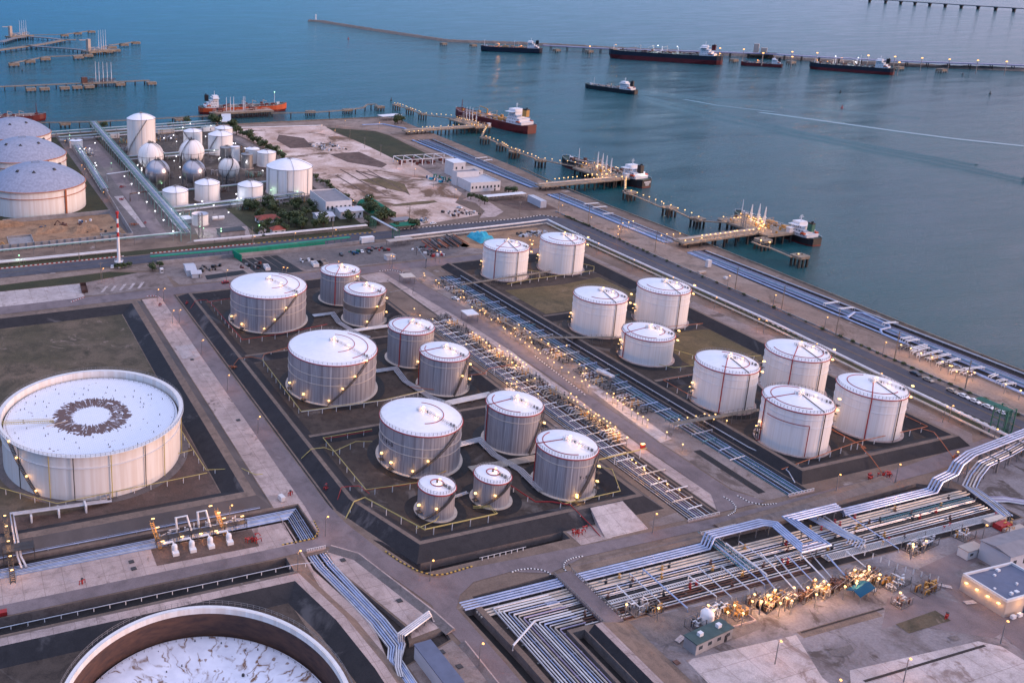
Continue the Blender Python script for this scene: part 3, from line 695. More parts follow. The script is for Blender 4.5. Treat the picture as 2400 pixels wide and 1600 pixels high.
berm('embankment', 'short beige ramp bank running down from the pipe bridge to the bottom edge', [(160.4, 90), (160.4, 174)], [(-10.2, 0), (-2.4, 2.2), (0, 2.2), (1.8, .0)], ['berm_top', 'concrete', 'bitumen'])
berm('embankment', 'low bank with concrete face between the lower road and the wide pipe bed', [(172, 199.4), (222, 199.0)], [(-2.2, -1.3), (0, .35), (1.0, .35), (1.4, 0)], ['concrete_dark', 'berm_top', 'berm_top'])
berm('embankment', 'low bank beside the lower road to the right of the pipe crossing', [(230, 199.6), (262, 201.0), (310, 204)], [(-2.4, 0), (0, .9), (2.0, .9), (3.2, 0)], ['concrete_dark', 'berm_top', 'berm_top'])
berm('embankment', 'sloped concrete bank along the road above the diagonal blue pipes', [(106, 231), (112.6, 224.6), (116.6, 211), (121.6, 194), (123.2, 186)], [(-2.6, .0), (0, .9), (.5, .9), (.9, 0)], ['concrete_dark', 'concrete', 'concrete'])
berm('embankment', 'narrow dark bank left of the road that runs off the bottom edge', [(123.6, 181), (123.8, 150)], [(-1.8, 0), (0, .9), (.4, .9), (.8, 0)], ['concrete_dark', 'concrete', 'concrete'])
# sloping concrete slab that climbs the bank
m = MB(); m.add([(195, 219.6, 3.05), (208, 219.6, 3.05), (208.4, 207.6, .12), (191.6, 207.6, .12), (195, 219.6, 0), (208, 219.6, 0), (208.4, 207.6, 0), (191.6, 207.6, 0)],
                [(0, 3, 2, 1), (0, 4, 7, 3), (3, 7, 6, 2), (2, 6, 5, 1), (0, 1, 5, 4)])
tag(m.build('ramp', 'concrete_pale'), 'pale concrete ramp slab sloping over the bank of the grey tank pit', 'ramp')
m = MB()
RAMPN = [(195, 219.6), (191.2, 207.6), (186, 207.6), (190, 219.6)]

# pipe bridge road slab across the wide pipe bed
t = thing('road_bridge', 'concrete road bridge with railings crossing the wide bed of pipes', 'bridge', (167.5, 186, 0))
m = MB(); m.prism([(-3.0, -11.6), (3.2, -11.6), (3.2, 11.4), (-2.8, 11.4)], -.35, .35); m.build('deck', 'asphalt', t)
for sx, nm in ((-3.1, 'railing'), (3.2, 'railing')):
    m = MB()
    for k in range(24): m.box(sx - .08, sx + .08, -11.4 + k * .98, -11.25 + k * .98, .35, 1.35)
    m.box(sx - .07, sx + .07, -11.5, 11.4, 1.3, 1.42); m.box(sx - .05, sx + .05, -11.5, 11.4, .8, .88); m.build(nm, 'grey_steel', t)
for k in range(5):
    m = MB(); m.box(-3.0, 3.1, -9.5 + k * 4.7, -9.0 + k * 4.7, -1.4, -.36); m.build('pier', 'concrete_dark', t)
for x0, x1, y, lb in ((98, 104.4, 231.2, 'small concrete culvert parapet over the blue pipes by the lamp post'), (223.4, 236.6, 206.4, 'concrete culvert parapet where the western pipe trench meets the lower road'),
                      (222, 236, 199.4, 'culvert parapet where the pipes come out below the lower road'), (267.4, 279, 207.2, 'culvert parapet where the eastern pipe trench meets the lower road')):
    t = thing('culvert', lb, 'culvert', ((x0 + x1) / 2, y, 0)); w = (x1 - x0) / 2
    m = MB(); m.box(-w, w, -.35, .35, -1.2, .5); m.build('headwall', 'concrete', t)
    m = MB(); m.box(-w, w, -.06, .06, 1.15, 1.25)
    for k in range(9): x = -w + .1 + k * (2 * w - .2) / 8; m.box(x - .06, x + .06, -.07, .07, .5, 1.15)
    m.build('railing', 'white_metal', t)

for c_ in ('b2 690,45 1000,225 1010,222 700,40', 'b2 730,-10 1140,225 1150,222 745,-12', 'b2 870,5 1145,165 1152,162 880,2', 'b2 970,-5 1345,215 1352,211 982,-8', 'a2 870,1500 1100,1568 1110,1560 880,1492'):
    patch('path', [tuple(p.xy) for p in pts(c_)], 5, 'brown_soil')
for c_ in ('b2 1180,300 1300,285 1450,268 1560,262 1590,275 1500,292 1300,308 1200,312', 'b2 900,80 1100,60 1300,120 1340,200 1150,160', 'a2 640,1350 900,1330 1150,1440 1100,1470 800,1420', 'a2 200,1180 420,1210 500,1290 300,1300 180,1230'):
    patch('ground', [tuple(p.xy) for p in pts(c_)], 4, 'dry_grass' if c_[0] == 'b' else 'brown_soil')
for c_ in ('d3 1370,1040 1440,1030 1480,1090 1420,1110 1370,1080', 'd3 1290,1130 1400,1120 1440,1200 1300,1250 1260,1190', 'd4 600,1290 800,1230 830,1290 740,1340 620,1330', 'd4 1640,1170 1730,1150 1760,1190 1700,1205'):
    patch('ground', [tuple(p.xy) for p in pts(c_)], 5, 'concrete_dark')

# ================================================================== LAMPS
def point(parent, z, w, col, xy=(0, 0), r=.3):
    d = bpy.data.lights.new('lamp_light', 'POINT'); d.energy = w * LAMP_W; d.color = col; d.shadow_soft_size = r
    o = bpy.data.objects.new('lamp_light', d); COL.objects.link(o); o.location = (xy[0], xy[1], z)
    if parent is not None: o.parent = parent
    return o
WARM, ORNG, WHT, GRN = (1.0, .50, .17), (1.0, .38, .10), (.95, .95, 1.0), (.6, 1.0, .6)
LAMPS = {}
def lamp_proto(kind, h, bulb, lmat, w, col, arm=0.0, pole=.09):
    t = thing('lamp_post', 'lamp post', 'lamp', (0, 0, -500))
    m = MB(); m.tube([(0, 0, 0), (0, 0, h)], [pole * 1.5, pole], 6)
    if arm: m.bar((0, 0, h - .1), (arm, 0, h), .08)
    m.build('pole', 'grey_steel', t)
    m = MB(); m.lathe([(.02, -bulb*.6), (bulb*.8, -bulb*.5), (bulb, 0), (bulb*.6, bulb*.5), (.02, bulb*.6)], 8, (arm, 0, h)); m.build('lamp_head', lmat, t)
    point(t, h - .7, w, col, (arm, 0)); LAMPS[kind] = [t, False]
def lamp(kind, loc, label, group, name=None, rz=0):
    p = LAMPS[kind]
    if not p[1]:
        p[1] = True; o = p[0]; o.location = loc; o.rotation_euler = (0, 0, rz); o['label'] = label
    else: o = dup(p[0], loc, rz, label)
    if group: o['group'] = group
    elif 'group' in o: del o['group']
    o.name = name or {'low': 'valve_lamp', 'mid': 'yard_lamp', 'deck': 'deck_lamp', 'dim': 'street_lamp', 'street': 'street_lamp', 'far': 'trestle_lamp'}.get(kind, 'plant_lamp')
    return o
lamp_proto('low', 3.2, .30, 'lamp_warm', 78, WARM)
lamp_proto('mid', 4.5, .36, 'lamp_warm', 150, WARM)
lamp_proto('deck', 3.0, .42, 'lamp_warm', 62, WARM)
lamp_proto('dim', 7.0, .34, 'lamp_orange', 120, ORNG, .8, .1)
lamp_proto('white', 7.0, .55, 'lamp_white', 300, WHT, 0, .1)
lamp_proto('green', 5.0, .5, 'lamp_green', 160, GRN, 0, .1)

# ================================================================== TANKS
def text_mesh(s, size, loc, rot, material, parent=None, name='lettering', extrude=.03):
    cu = bpy.data.curves.new(name, 'FONT'); cu.body = s; cu.size = size; cu.extrude = extrude; cu.align_x = 'CENTER'
    o = bpy.data.objects.new(name, cu); COL.objects.link(o); bpy.context.view_layer.update()
    me = bpy.data.meshes.new_from_object(o.evaluated_get(bpy.context.evaluated_depsgraph_get()))
    bpy.data.objects.remove(o); me.materials.clear(); me.materials.append(MATS[material]); q = bpy.data.objects.new(name, me); COL.objects.link(q)
    q.location = loc; q.rotation_euler = rot
    if parent is not None: q.parent = parent
    return q
def rail(m, r, z, n=48, h=1.1, a0=0, a1=2*pi, full=True):
    k = n
    P = [(r * cos(a0 + (a1 - a0) * i / k), r * sin(a0 + (a1 - a0) * i / k)) for i in range(k + 1)]
    for zz in (z + h, z + h * .5):
        m.tube([(p[0], p[1], zz) for p in P[:-1 if full else None]], .05, 4, closed=full, cap=False)
    for p in P[:-1]: m.box(p[0] - .05, p[0] + .05, p[1] - .05, p[1] + .05, z, z + h)
def arc3(r, a0, a1, z, n=20, zf=None):
    out = []
    for i in range(n + 1):
        a = a0 + (a1 - a0) * i / n; out.append((r * cos(a), r * sin(a), zf(i / n) if zf else z))
    return out
def stair(parent, R, h, a0, a1, lamps=(), w=.9, name='spiral_stair', step=1):
    m = MB(); n = 40; ro = R + .15 + w
    for r_, zo in ((R + .15, 0), (ro, 0), (ro, 1.1)):
        for i in range(n):
            A = a0 + (a1 - a0) * i / n; B = a0 + (a1 - a0) * (i + 1) / n
            m.bar((r_ * cos(A), r_ * sin(A), h * i / n + zo), (r_ * cos(B), r_ * sin(B), h * (i + 1) / n + zo), .08 if zo else .12, .08 if zo else .22)
    for i in range(n):
        A = a0 + (a1 - a0) * (i + .5) / n; z = h * (i + .5) / n
        m.bar(((R + .1) * cos(A), (R + .1) * sin(A), z), (ro * cos(A), ro * sin(A), z), .55, .06)
        if i % 3 == 0: m.box(ro * cos(A) - .04, ro * cos(A) + .04, ro * sin(A) - .04, ro * sin(A) + .04, z, z + 1.1)
    m.build(name, 'stair_steel', parent)
    for f in lamps:
        A = a0 + (a1 - a0) * f; L = MB(); L.lathe([(.02, -.3), (.42, -.2), (.42, .1), (.02, .25)], 8, (ro * cos(A), ro * sin(A), h * f + 1.9)); L.build('stair_lamp', 'lamp_warm', parent)
        point(parent, h * f + 1.7, 75, WARM, ((ro + .35) * cos(A), (ro + .35) * sin(A)))
def roof_z(R, h, rise, r): return h + rise * (1 - r / R)
def cone_tank(name, label, x, y, R, h, style, group, rise=.2, base=True, red_in=None, red_line=None, black_line=None, stair_a=None, stair_l=(), arcs=(), rim_lamp=None, foot_lamps=(), letters=None, rings=(.55, .82), vent='big'):
    t = thing(name, label, 'storage tank', (x, y, .05), 0, group)
    wallm = {'grey': 'tank_cladding', 'white': 'white_wall', 'steel': 'steel_grey_tank', 'cream': 'cream_wall'}[style]
    n = 72; rz = R * rise
    if base:
        m = MB(); m.lathe([(R, .0), (R + 1.1, .0), (R + 1.1, .28), (R, .28)], n, smooth=False); m.build('foundation_ring', 'pale_plank' if style == 'grey' else 'concrete', t)
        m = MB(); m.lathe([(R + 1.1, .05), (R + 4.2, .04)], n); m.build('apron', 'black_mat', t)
    m = MB(); m.lathe([(R, 0), (R, h)], n); m.build('shell', wallm, t)
    m = MB(); m.lathe([(R + .12, h - .08), (R + .05, h + .06), (R * .62, h + rz * .42), (R * .3, h + rz * .76), (.03, h + rz)], n); m.build('roof', 'white_roof', t)
    m = MB()
    for q in rings: m.lathe([(R, h*q - .12), (R + .16, h*q - .1), (R + .16, h*q + .1), (R, h*q + .12)], n)
    m.build('stiffener_rings', 'white_metal' if style != 'grey' else 'pale_plank', t)
    m = MB(); m.tube([(p[0], p[1], p[2]) for p in arc3(R + .22, 0 if red_in is None else R_(red_in[0]), 2*pi if red_in is None else R_(red_in[1]), h - .25, 60)], .22, 5); m.build('ring_main', 'red_paint', t)
    m = MB(); rail(m, R - .1, h + .05, 60 if R > 9 else 36); m.build('railing', 'grey_steel', t)
    rf = lambda r: h + rz * (1 - r / R) + .18
    m = MB()
    if red_line is not None:
        a = R_(red_line); m.tube([(r * cos(a), r * sin(a), rf(r)) for r in (1.6, R * .5, R)] + [((R + .3) * cos(a), (R + .3) * sin(a), h - .2), ((R + .3) * cos(a), (R + .3) * sin(a), .4), ((R + 1.5) * cos(a), (R + 1.5) * sin(a), .3)], .18, 5)
    for r0, a0, a1 in arcs: m.tube([(p[0], p[1], rf(r0 * R)) for p in arc3(r0 * R, R_(a0), R_(a1), 0, 30)], .16, 5)
    if m.v: m.build('foam_pipe', 'red_paint', t)
    if black_line is not None:
        a = R_(black_line); m = MB(); m.tube([(r * cos(a), r * sin(a), rf(r) + .15) for r in (1.0, R * .5, R - .3)] + [((R + .35) * cos(a), (R + .35) * sin(a), h - .4), ((R + .35) * cos(a), (R + .35) * sin(a), .8), ((R + 1.0) * cos(a - .1), (R + 1.0) * sin(a - .1), .3)], .16, 6); m.build('drain_pipe', 'dark_steel', t)
    m = MB()
    if vent == 'big':
        rail(m, 1.6, h + rz * .88, 14, 1.0); m.cyl((0, 0), .45, h + rz - .2, h + rz + 1.1, 10); m.cyl((.9, .5), .3, h + rz * .85, h + rz + .8, 8); m.box(-1.3, -.5, -.6, .2, h + rz * .85, h + rz + .9)
    else:
        m.cyl((0, 0), .3, h + rz - .2, h + rz + .8, 8)
    ms = m.build('roof_vent', 'white_metal' if vent == 'big' else 'dark_steel', t)
    # roof walkway toward the stair top
    wa = R_(-62 if style == 'grey' else -48); m = MB()
    for s_ in (-.45, .45):
        dx, dy = -sin(wa) * s_, cos(wa) * s_
        for zo in (.5, 1.0): m.bar((2 * cos(wa) + dx, 2 * sin(wa) + dy, rf(2) + zo), ((R - .3) * cos(wa) + dx, (R - .3) * sin(wa) + dy, rf(R - .3) + zo), .06)
        for i in range(8):
            r = 2 + (R - 2.3) * i / 7; m.bar((r * cos(wa) + dx, r * sin(wa) + dy, rf(r) - .1), (r * cos(wa) + dx, r * sin(wa) + dy, rf(r) + 1.0), .06)
    for r, q in ((2.6, .3), (R - 1.6, .45), (R - 2.8, .3)): m.cyl((r * cos(wa + .08), r * sin(wa + .08)), q, rf(r) - .2, rf(r) + .7, 8)
    m.build('roof_walkway', 'grey_steel', t)
    for r, z_, w_ in ((1.0, 1.6, 60), (R * .45, 1.4, 40) if vent == 'big' and R > 9 else (1.0, 1.6, 0)):
        if not w_: continue
        L = MB(); L.lathe([(.02, -.2), (.36, -.12), (.36, .12), (.02, .2)], 8, (r * cos(wa), r * sin(wa), rf(r) + z_)); L.build('roof_lamp', 'lamp_warm', t); point(t, rf(r) + z_ - .2, w_, WARM, (r * cos(wa), r * sin(wa)))
    if stair_a: stair(t, R, h, R_(stair_a[0]), R_(stair_a[1]), stair_l)
    if rim_lamp is not None:
        a = R_(rim_lamp); m = MB(); m.box((R + .9) * cos(a) - .8, (R + .9) * cos(a) + .8, (R + .9) * sin(a) - .8, (R + .9) * sin(a) + .8, h - .5, h - .3)
        for q in (0, 1, 2): m.bar(((R + .3) * cos(a), (R + .3) * sin(a), h - 3 * q - 1), ((R + 1.4) * cos(a), (R + 1.4) * sin(a), h - 3 * q - 1), .3, .15)
        m.build('landing', 'dark_steel', t)
        for z_ in (h + 2.2, h - 2.4):
            L = MB(); L.lathe([(.02, -.3), (.5, -.2), (.5, .2), (.02, .3)], 8, ((R + 1.3) * cos(a), (R + 1.3) * sin(a), z_)); L.build('landing_lamp', 'lamp_warm', t); point(t, z_, 110, WARM, ((R + 1.9) * cos(a), (R + 1.9) * sin(a)))
    for a, z_, w_ in foot_lamps:
        a = R_(a); L = MB(); L.lathe([(.02, -.3), (.5, -.2), (.5, .2), (.02, .3)], 8, ((R + .9) * cos(a), (R + .9) * sin(a), z_)); L.build('wall_lamp', 'lamp_warm', t); point(t, z_ - .2, w_, WARM, ((R + 1.4) * cos(a), (R + 1.4) * sin(a)))
        m = MB(); m.box((R + .9) * cos(a) - .9, (R + .9) * cos(a) + .9, (R + .9) * sin(a) - .9, (R + .9) * sin(a) + .9, z_ - 2.6, z_ - 2.4)
        for dx, dy in ((-.8, -.8), (.8, .8)): m.box((R + .9) * cos(a) + dx - .06, (R + .9) * cos(a) + dx + .06, (R + .9) * sin(a) + dy - .06, (R + .9) * sin(a) + dy + .06, .0, z_ - .4)
        m.build('valve_platform', 'dark_steel', t)
    if letters:
        txt, a, z_, sz = letters
        for i, ch in enumerate(txt):
            A = R_(a) + (i - (len(txt) - 1) / 2) * (sz * .72 / R)
            text_mesh(ch, sz, ((R + .06) * cos(A), (R + .06) * sin(A), z_), (R_(90), 0, A + R_(90)), 'black_paint', t, 'marking')
    return t
GG = 'grey streaked storage tanks inside the left bund'
G_ = [('big grey streaked tank furthest from the camera, four lamps along its stair', 152.5, 417.1, 19.4, 18.2, dict(stair_a=(-118, -64), stair_l=(.05, .32, .62, .93), arcs=((.5, -100, 60), (.82, -80, 50)), rise=.17, foot_lamps=((-175, 4.5, 70), (-150, 3.2, 110)))),
      ('big grey streaked tank in the middle of the left bund, widest white roof', 152.5, 336.2, 18.9, 18.0, dict(stair_a=(-119, -65), stair_l=(.04, .34, .62, .93), arcs=((.5, -100, 60), (.80, -80, 40)), rise=.17, foot_lamps=((-178, 4.5, 60), (-150, 3.2, 110)))),
      ('big grey streaked tank nearest the camera with a black code on its left side', 159.6, 271.6, 14.9, 16.4, dict(stair_a=(-131, -62), stair_l=(.06, .33), arcs=((.55, -110, 60),), rise=.18, foot_lamps=((-178, 4.5, 60), (-158, 3.4, 120)), letters=('T-850', -172, 9.2, 2.0))),
      ('slim grey tank at the back of the left bund, red line down its left side', 199.3, 431.8, 10.6, 16.5, dict(red_line=-128, arcs=((.78, 60, 340),), foot_lamps=((-62, 15.5, 50), (-66, 4.0, 90)))),
      ('slim grey tank with a broad brown band around its middle', 199.1, 401.0, 10.6, 16.4, dict(stair_a=(-112, -58), stair_l=(.08, .55), arcs=((.78, 60, 340),), foot_lamps=((-40, 13, 60), (-40, 5.5, 60)))),
      ('slim grey tank half hidden behind its neighbour, middle of the right column', 198.2, 350.3, 10.4, 16.2, dict(red_line=-145, arcs=((.82, 30, 330),), foot_lamps=((-50, 10, 50), (-100, 3.5, 70)))),
      ('slim grey tank beside the pipe bed, fourth from the back of its column', 198.4, 321.0, 10.4, 15.9, dict(stair_a=(-95, -55), stair_l=(.45,), arcs=((.80, 130, 300),), red_line=165, foot_lamps=((-42, 12, 60), (-40, 5, 60)))),
      ('slim grey tank behind the double pipe run, red foam arc on its roof', 199.2, 270.5, 10.4, 15.9, dict(arcs=((.8, 120, 250),), red_line=170, foot_lamps=((-42, 10, 60),), stair_a=(-90, -50))),
      ('slim grey tank at the front right corner of the left bund', 198.8, 238.7, 10.2, 15.7, dict(arcs=((.8, 100, 260),), red_line=160, stair_a=(-104, -56), stair_l=(.0,), foot_lamps=((-45, 10, 60), (-48, 4.5, 70), (-104, 2.6, 80)), letters=('T-81', -88, 8.0, 1.6)))]
for i, (lb, x, y, R, h, kw) in enumerate(G_):
    kw.setdefault('rise', .19)
    T = cone_tank('storage_tank', lb, x, y, R, h, 'grey', GG, rings=(.48, .68) if R > 12 else (.8,) if i != 4 else (.4, .62), **kw)
    if i == 4:
        mat('brown_band', (.19, .155, .14), rough=.6, var=.2, scale=.3)
        m = MB(); m.lathe([(10.62, h * .41), (10.72, h * .41), (10.72, h * .61), (10.62, h * .61)], 72); m.build('cladding_band', 'brown_band', T)
cone_tank('storage_tank', 'small squat grey tank nearest the front corner of the left bund', 147.7, 238.5, 6.1, 9.8, 'grey', GG, rise=.16, stair_a=(-150, -62), stair_l=(.35,), foot_lamps=((-172, 4.2, 70),), arcs=((.35, -180, 179),), vent='small', rings=())
cone_tank('storage_tank', 'small squat grey tank to the right of the smallest front one', 169.5, 238.9, 6.1, 9.4, 'grey', GG, rise=.16, stair_a=(-150, -62), stair_l=(.4,), foot_lamps=((-172, 4.0, 70),), arcs=((.35, -180, 179),), vent='small', rings=())
GW = 'white storage tanks inside the right bund'
W_ = [('back left white tank with two red lines meeting at its roof centre', 307.2, 437.4, 12.8, 17.9, dict(red_line=-150, black_line=-93, arcs=((.62, -170, 20),))),
      ('back right white tank nearest the corner of the coast road', 345.7, 436.8, 12.7, 18.5, dict(black_line=-94, arcs=((.66, -200, 20),))),
      ('left white tank of the second row, behind the low one', 304.6, 352.4, 12.6, 17.9, dict(black_line=-94, arcs=((.66, -160, 20),))),
      ('right white tank of the second row beside the coast road', 343.1, 352.0, 12.5, 18.2, dict(black_line=-95, arcs=((.7, -200, 20),))),
      ('low squat white tank, shortest of the nine', 303.7, 317.4, 11.3, 12.4, dict(red_line=170, arcs=((.8, 100, 250), (.6, -90, 20)))),
      ('white tank with an orange red vertical line, left of the front four', 302.0, 270.9, 11.9, 17.8, dict(red_line=-140, black_line=-93, arcs=((.68, -150, 60),))),
      ('white tank at the back of the front four, partly covered by the one before it', 340.0, 270.7, 12.0, 17.8, dict(red_line=-147, black_line=-93, arcs=((.78, -210, 20),))),
      ('nearest white tank with a stepped red pipe on its wall', 301.0, 236.0, 11.9, 17.9, dict(red_line=160, black_line=-93, arcs=((.78, 40, 250),))),
      ('rightmost white tank at the front corner of the bund', 338.5, 235.6, 11.8, 17.6, dict(red_line=-142, black_line=-92, arcs=((.72, 60, 290),)))]
for i, (lb, x, y, R, h, kw) in enumerate(W_):
    T = cone_tank('storage_tank', lb, x, y, R, h, 'white', GW, rim_lamp=-38, foot_lamps=((150, 5.0, 120), (158, 8.0, 60)) if i != 6 else (), rings=(.66, .84) if R > 11.5 else (.8,), rise=.2, **kw)
    if i == 7:
        m = MB(); R2 = R + .35; m.tube(arc3(R2, R_(-190), R_(-118), h * .72, 30) + [(R2 * cos(R_(-118)), R2 * sin(R_(-118)), h * .7), (R2 * cos(R_(-118)), R2 * sin(R_(-118)), .4)], .14, 5); m.build('water_pipe', 'red_paint', T)

# ---- the two big open floating roof tanks
def open_tank(label, x, y, R, h, roof_depth, roofm, inner, kind, gw=1.5):
    t = thing('floating_roof_tank', label, 'storage tank', (x, y, .05)); n = 120
    m = MB(); m.lathe([(R, .03), (R + 3.0, .02)], n); m.build('apron', 'concrete_dark', t)
    m = MB(); m.lathe([(R, 0), (R, h), (R - .25, h), (R - .25, h - 1.6)], n); m.build('shell', 'cream_wall', t)
    m = MB(); m.lathe([(R - .25, h - 1.6), (R - .25, h - roof_depth - .6)], n); m.build('inner_wall', inner, t)
    m = MB()
    for z, w in ((h - .1, gw), (h - 4.9, .45)): m.lathe([(R + .02, z - .12), (R + w, z - .1), (R + w, z + .1), (R + .02, z + .12)], n, smooth=False)
    m.build('wind_girder', 'white_metal', t)
    m = MB(); rail(m, R + 1.4, h, 130); m.build('railing', 'grey_steel', t)
    m = MB(); m.lathe([(R - .9, h - roof_depth), (R - 1.0, h - roof_depth + .25), (R * .5, h - roof_depth + .2), (.02, h - roof_depth + .25)], n); m.build('floating_roof', roofm, t)
    m = MB(); m.lathe([(R - .26, h - roof_depth - .4), (R - .9, h - roof_depth + .02)], n); m.build('rim_seal', 'black_paint', t)
    m = MB(); m.tube([(p[0], p[1], h - roof_depth + .8) for p in arc3(R - 1.8, 0, 2*pi, 0, 90)], .05, 4)
    for p in arc3(R - 1.8, 0, 2*pi, 0, 90): m.box(p[0] - .06, p[0] + .06, p[1] - .06, p[1] + .06, h - roof_depth + .1, h - roof_depth + .9)
    m.build('foam_dam', 'grey_steel', t)
    return t
T1 = open_tank('huge white floating roof tank with a brown starburst ring of rust on its roof', 44.8, 313.6, 32.9, 17.3, 2.9, 'rusted_roof', 'cream_wall', 1)
def yl(a, z0, z1, r): return [(r * cos(R_(a)), r * sin(R_(a)), z) for z in (z1, z0)]
for a, mt in ((-125, 'yellow_paint'), (-110, 'dark_steel'), (-88, 'yellow_paint'), (-66, 'dark_steel'), (-50, 'yellow_paint'), (-20, 'yellow_paint'), (-148, 'dark_steel')):
    m = MB(); m.tube(yl(a, .2, 16.6, 33.5), .16, 6); m.build('riser_pipe', mt, T1)
stair(T1, 32.9, 17.2, R_(-133), R_(-158), (.04, .3, .62, .9), 1.1)
# rolling ladder on the roof
m = MB()
for s_ in (-.6, .6):
    for zo in (0, .9): m.bar((-32.2, -1.2 + s_, 17.4 + zo), (-14.0, -.4 + s_, 14.9 + zo), .14)
for k in range(24): u = k / 23; m.bar((-32.2 + 18.2 * u, -1.8 + .8 * u, 17.4 - 2.5 * u), (-32.2 + 18.2 * u, -.6 + .8 * u, 17.4 - 2.5 * u), .12)
m.build('rolling_ladder', 'yellow_paint', T1)
m = MB(); m.bar((-17, -3.2, 14.9), (-9, -1.6, 14.9), .2); m.build('drain_channel', 'pale_plank', T1)
m = MB()
for k in range(70):
    a = random.uniform(0, 2*pi); r = 32.9 * math.sqrt(random.random()) * .93; m.cyl((r * cos(a), r * sin(a)), .14, 14.5, 15.2, 5)
build_each(m, 'roof_leg', 'dark_steel', T1)
mat('rust_dark', (.11, .055, .04), rough=.85, col2=(.055, .032, .03), scale=.25, stretch=(1, 1, 3))
T2 = open_tank('huge open tank cut off by the bottom edge, rusty inside, brown stained roof', 45.8, 164.3, 32.9, 17.4, 8.2, 'stained_roof', 'rust_dark', 2, .9)
m = MB()
for k in range(60):
    a = random.uniform(0, 2*pi); r = 31 * math.sqrt(random.random()); m.cyl((r * cos(a), r * sin(a)), random.choice((.1, .16, .4)), 9.3, 9.3 + random.uniform(.2, .7), 6)
build_each(m, 'roof_leg', 'dark_steel', T2)

# ---- northern plant tanks
def dome_tank(label, x, y, R, h, rise, wall='white_wall', group=None, pipes=True, name='storage_tank', stairs=None, rim='grey_steel', top=True):
    t = thing(name, label, 'storage tank', (x, y, .03), 0, group); n = 48
    m = MB(); m.lathe([(R, 0), (R + .8, 0), (R + .8, .3), (R, .3)], n, smooth=False); m.build('foundation_ring', 'concrete', t)
    m = MB(); m.lathe([(R, 0), (R, h)], n); m.build('shell', wall, t)
    if rise:
        prof = [(R, h)] + [(R * cos(R_(a)) , h + rise * sin(R_(a))) for a in (14, 28, 42, 56, 70, 82)] + [(.03, h + rise)]
        prof = [(R + .05, h)] + [(R * (1 - q), h + rise * (1 - (1 - q) ** 2)) for q in (.08, .2, .35, .5, .7, .9)] + [(.03, h + rise)]
        m = MB(); m.lathe(prof, n); m.build('roof', 'white_roof' if wall != 'steel_grey_tank' else wall, t)
        if pipes:
            m = MB()
            for a in (-100, -30): m.tube([(R * (1 - q) * cos(R_(a)), R * (1 - q) * sin(R_(a)), h + .25 + rise * (1 - (1 - q) ** 2)) for q in (1, .6, .3, .1, 0)] + [((R + .3) * cos(R_(a)), (R + .3) * sin(R_(a)), h - .3), ((R + .3) * cos(R_(a)), (R + .3) * sin(R_(a)), .5)], .12, 5)
            m.build('roof_pipe', 'grey_steel', t)
    else:
        m = MB(); m.lathe([(R - .2, h), (R - .2, h * .4)], n); m.lathe([(R - .2, h * .42), (.02, h * .42)], n); m.build('inside', 'white_roof', t)
    m = MB(); m.lathe([(R, h - .2), (R + .3, h - .2), (R + .3, h + .05), (R, h + .05)], n); m.build('rim', rim, t)
    if top:
        m = MB(); rail(m, 1.8, h + rise - .3, 12, 1.3); m.box(-.8, .8, -.6, .6, h + rise - .2, h + rise + 1.0); m.build('roof_platform', 'grey_steel', t)
    if stairs: stair(t, R, h, R_(stairs[0]), R_(stairs[1]))
    return t
GN = 'white tanks of the northern plant'
dome_tank('tallest white tank of the far plant, standing like a tower', 179.7, 842.8, 13.4, 34.0, 4.6, 'cream_wall', GN, stairs=(-175, -80))
dome_tank('white tank behind the second sphere, stair descending to the right', 232.2, 851.8, 9.2, 17.0, 2.6, group=GN, stairs=(-60, -165))
dome_tank('white tank with red box on its rim between sphere and far tank', 250.5, 820.0, 11.7, 18.5, 3.2, group=GN, stairs=(-178, -120))
dome_tank('far white tank peeping out above the one with the red box', 264.8, 855.6, 8.7, 17.6, 2.4, group=GN)
dome_tank('bare grey steel tank with flat cluttered top', 246.6, 787.4, 6.3, 12.6, .8, 'steel_grey_tank', GN, pipes=False)
dome_tank('slim white tank just behind the bare steel one', 253.0, 783.0, 4.4, 13.6, .8, group=GN, pipes=False)
dome_tank('small bare steel tank to the right of the cream sphere', 254.2, 752.0, 5.3, 12.8, .8, 'steel_grey_tank', GN, pipes=False)
dome_tank('white tank left of the pair beside the dirt lot', 266.0, 772.0, 6.4, 12.9, 1.4, group=GN, pipes=False)
dome_tank('white tank right of the pair beside the dirt lot', 274.1, 757.0, 8.4, 12.3, 1.8, group=GN, stairs=(-60, -10))
dome_tank('low white domed tank at the left end of the front row', 163.2, 650.6, 9.7, 11.6, 2.7, group=GN)
dome_tank('low white domed tank in the middle of the front row', 190.7, 659.5, 9.7, 13.2, 2.8, group=GN)
dome_tank('low white domed tank at the right of the front row', 221.2, 647.0, 9.8, 12.3, 2.8, group=GN)
dome_tank('small open topped white tank by the concrete yard', 166.5, 594.9, 5.8, 7.8, 0, group=GN, top=False)
TB = dome_tank('big white domed tank beside the dirt lot, rounded shoulder', 258.8, 661.5, 18.2, 21.2, 5.6, group=GN)
m = MB()
for a in (-170, -140, -115, -60): m.tube([(18.6 * cos(R_(a)), 18.6 * sin(R_(a)), z) for z in (21, .5)], .2, 5)
m.tube([(18.6 * cos(R_(-115)), 18.6 * sin(R_(-115)), 5), (19.2, -24, 1.0), (4, -30, .8)], .2, 5); m.build('riser_pipe', 'grey_steel', TB)
dome_tank('small white tank with flat lid near the left domes', 124.7, 889.8, 6.3, 7.4, .8, group=GN, pipes=False)
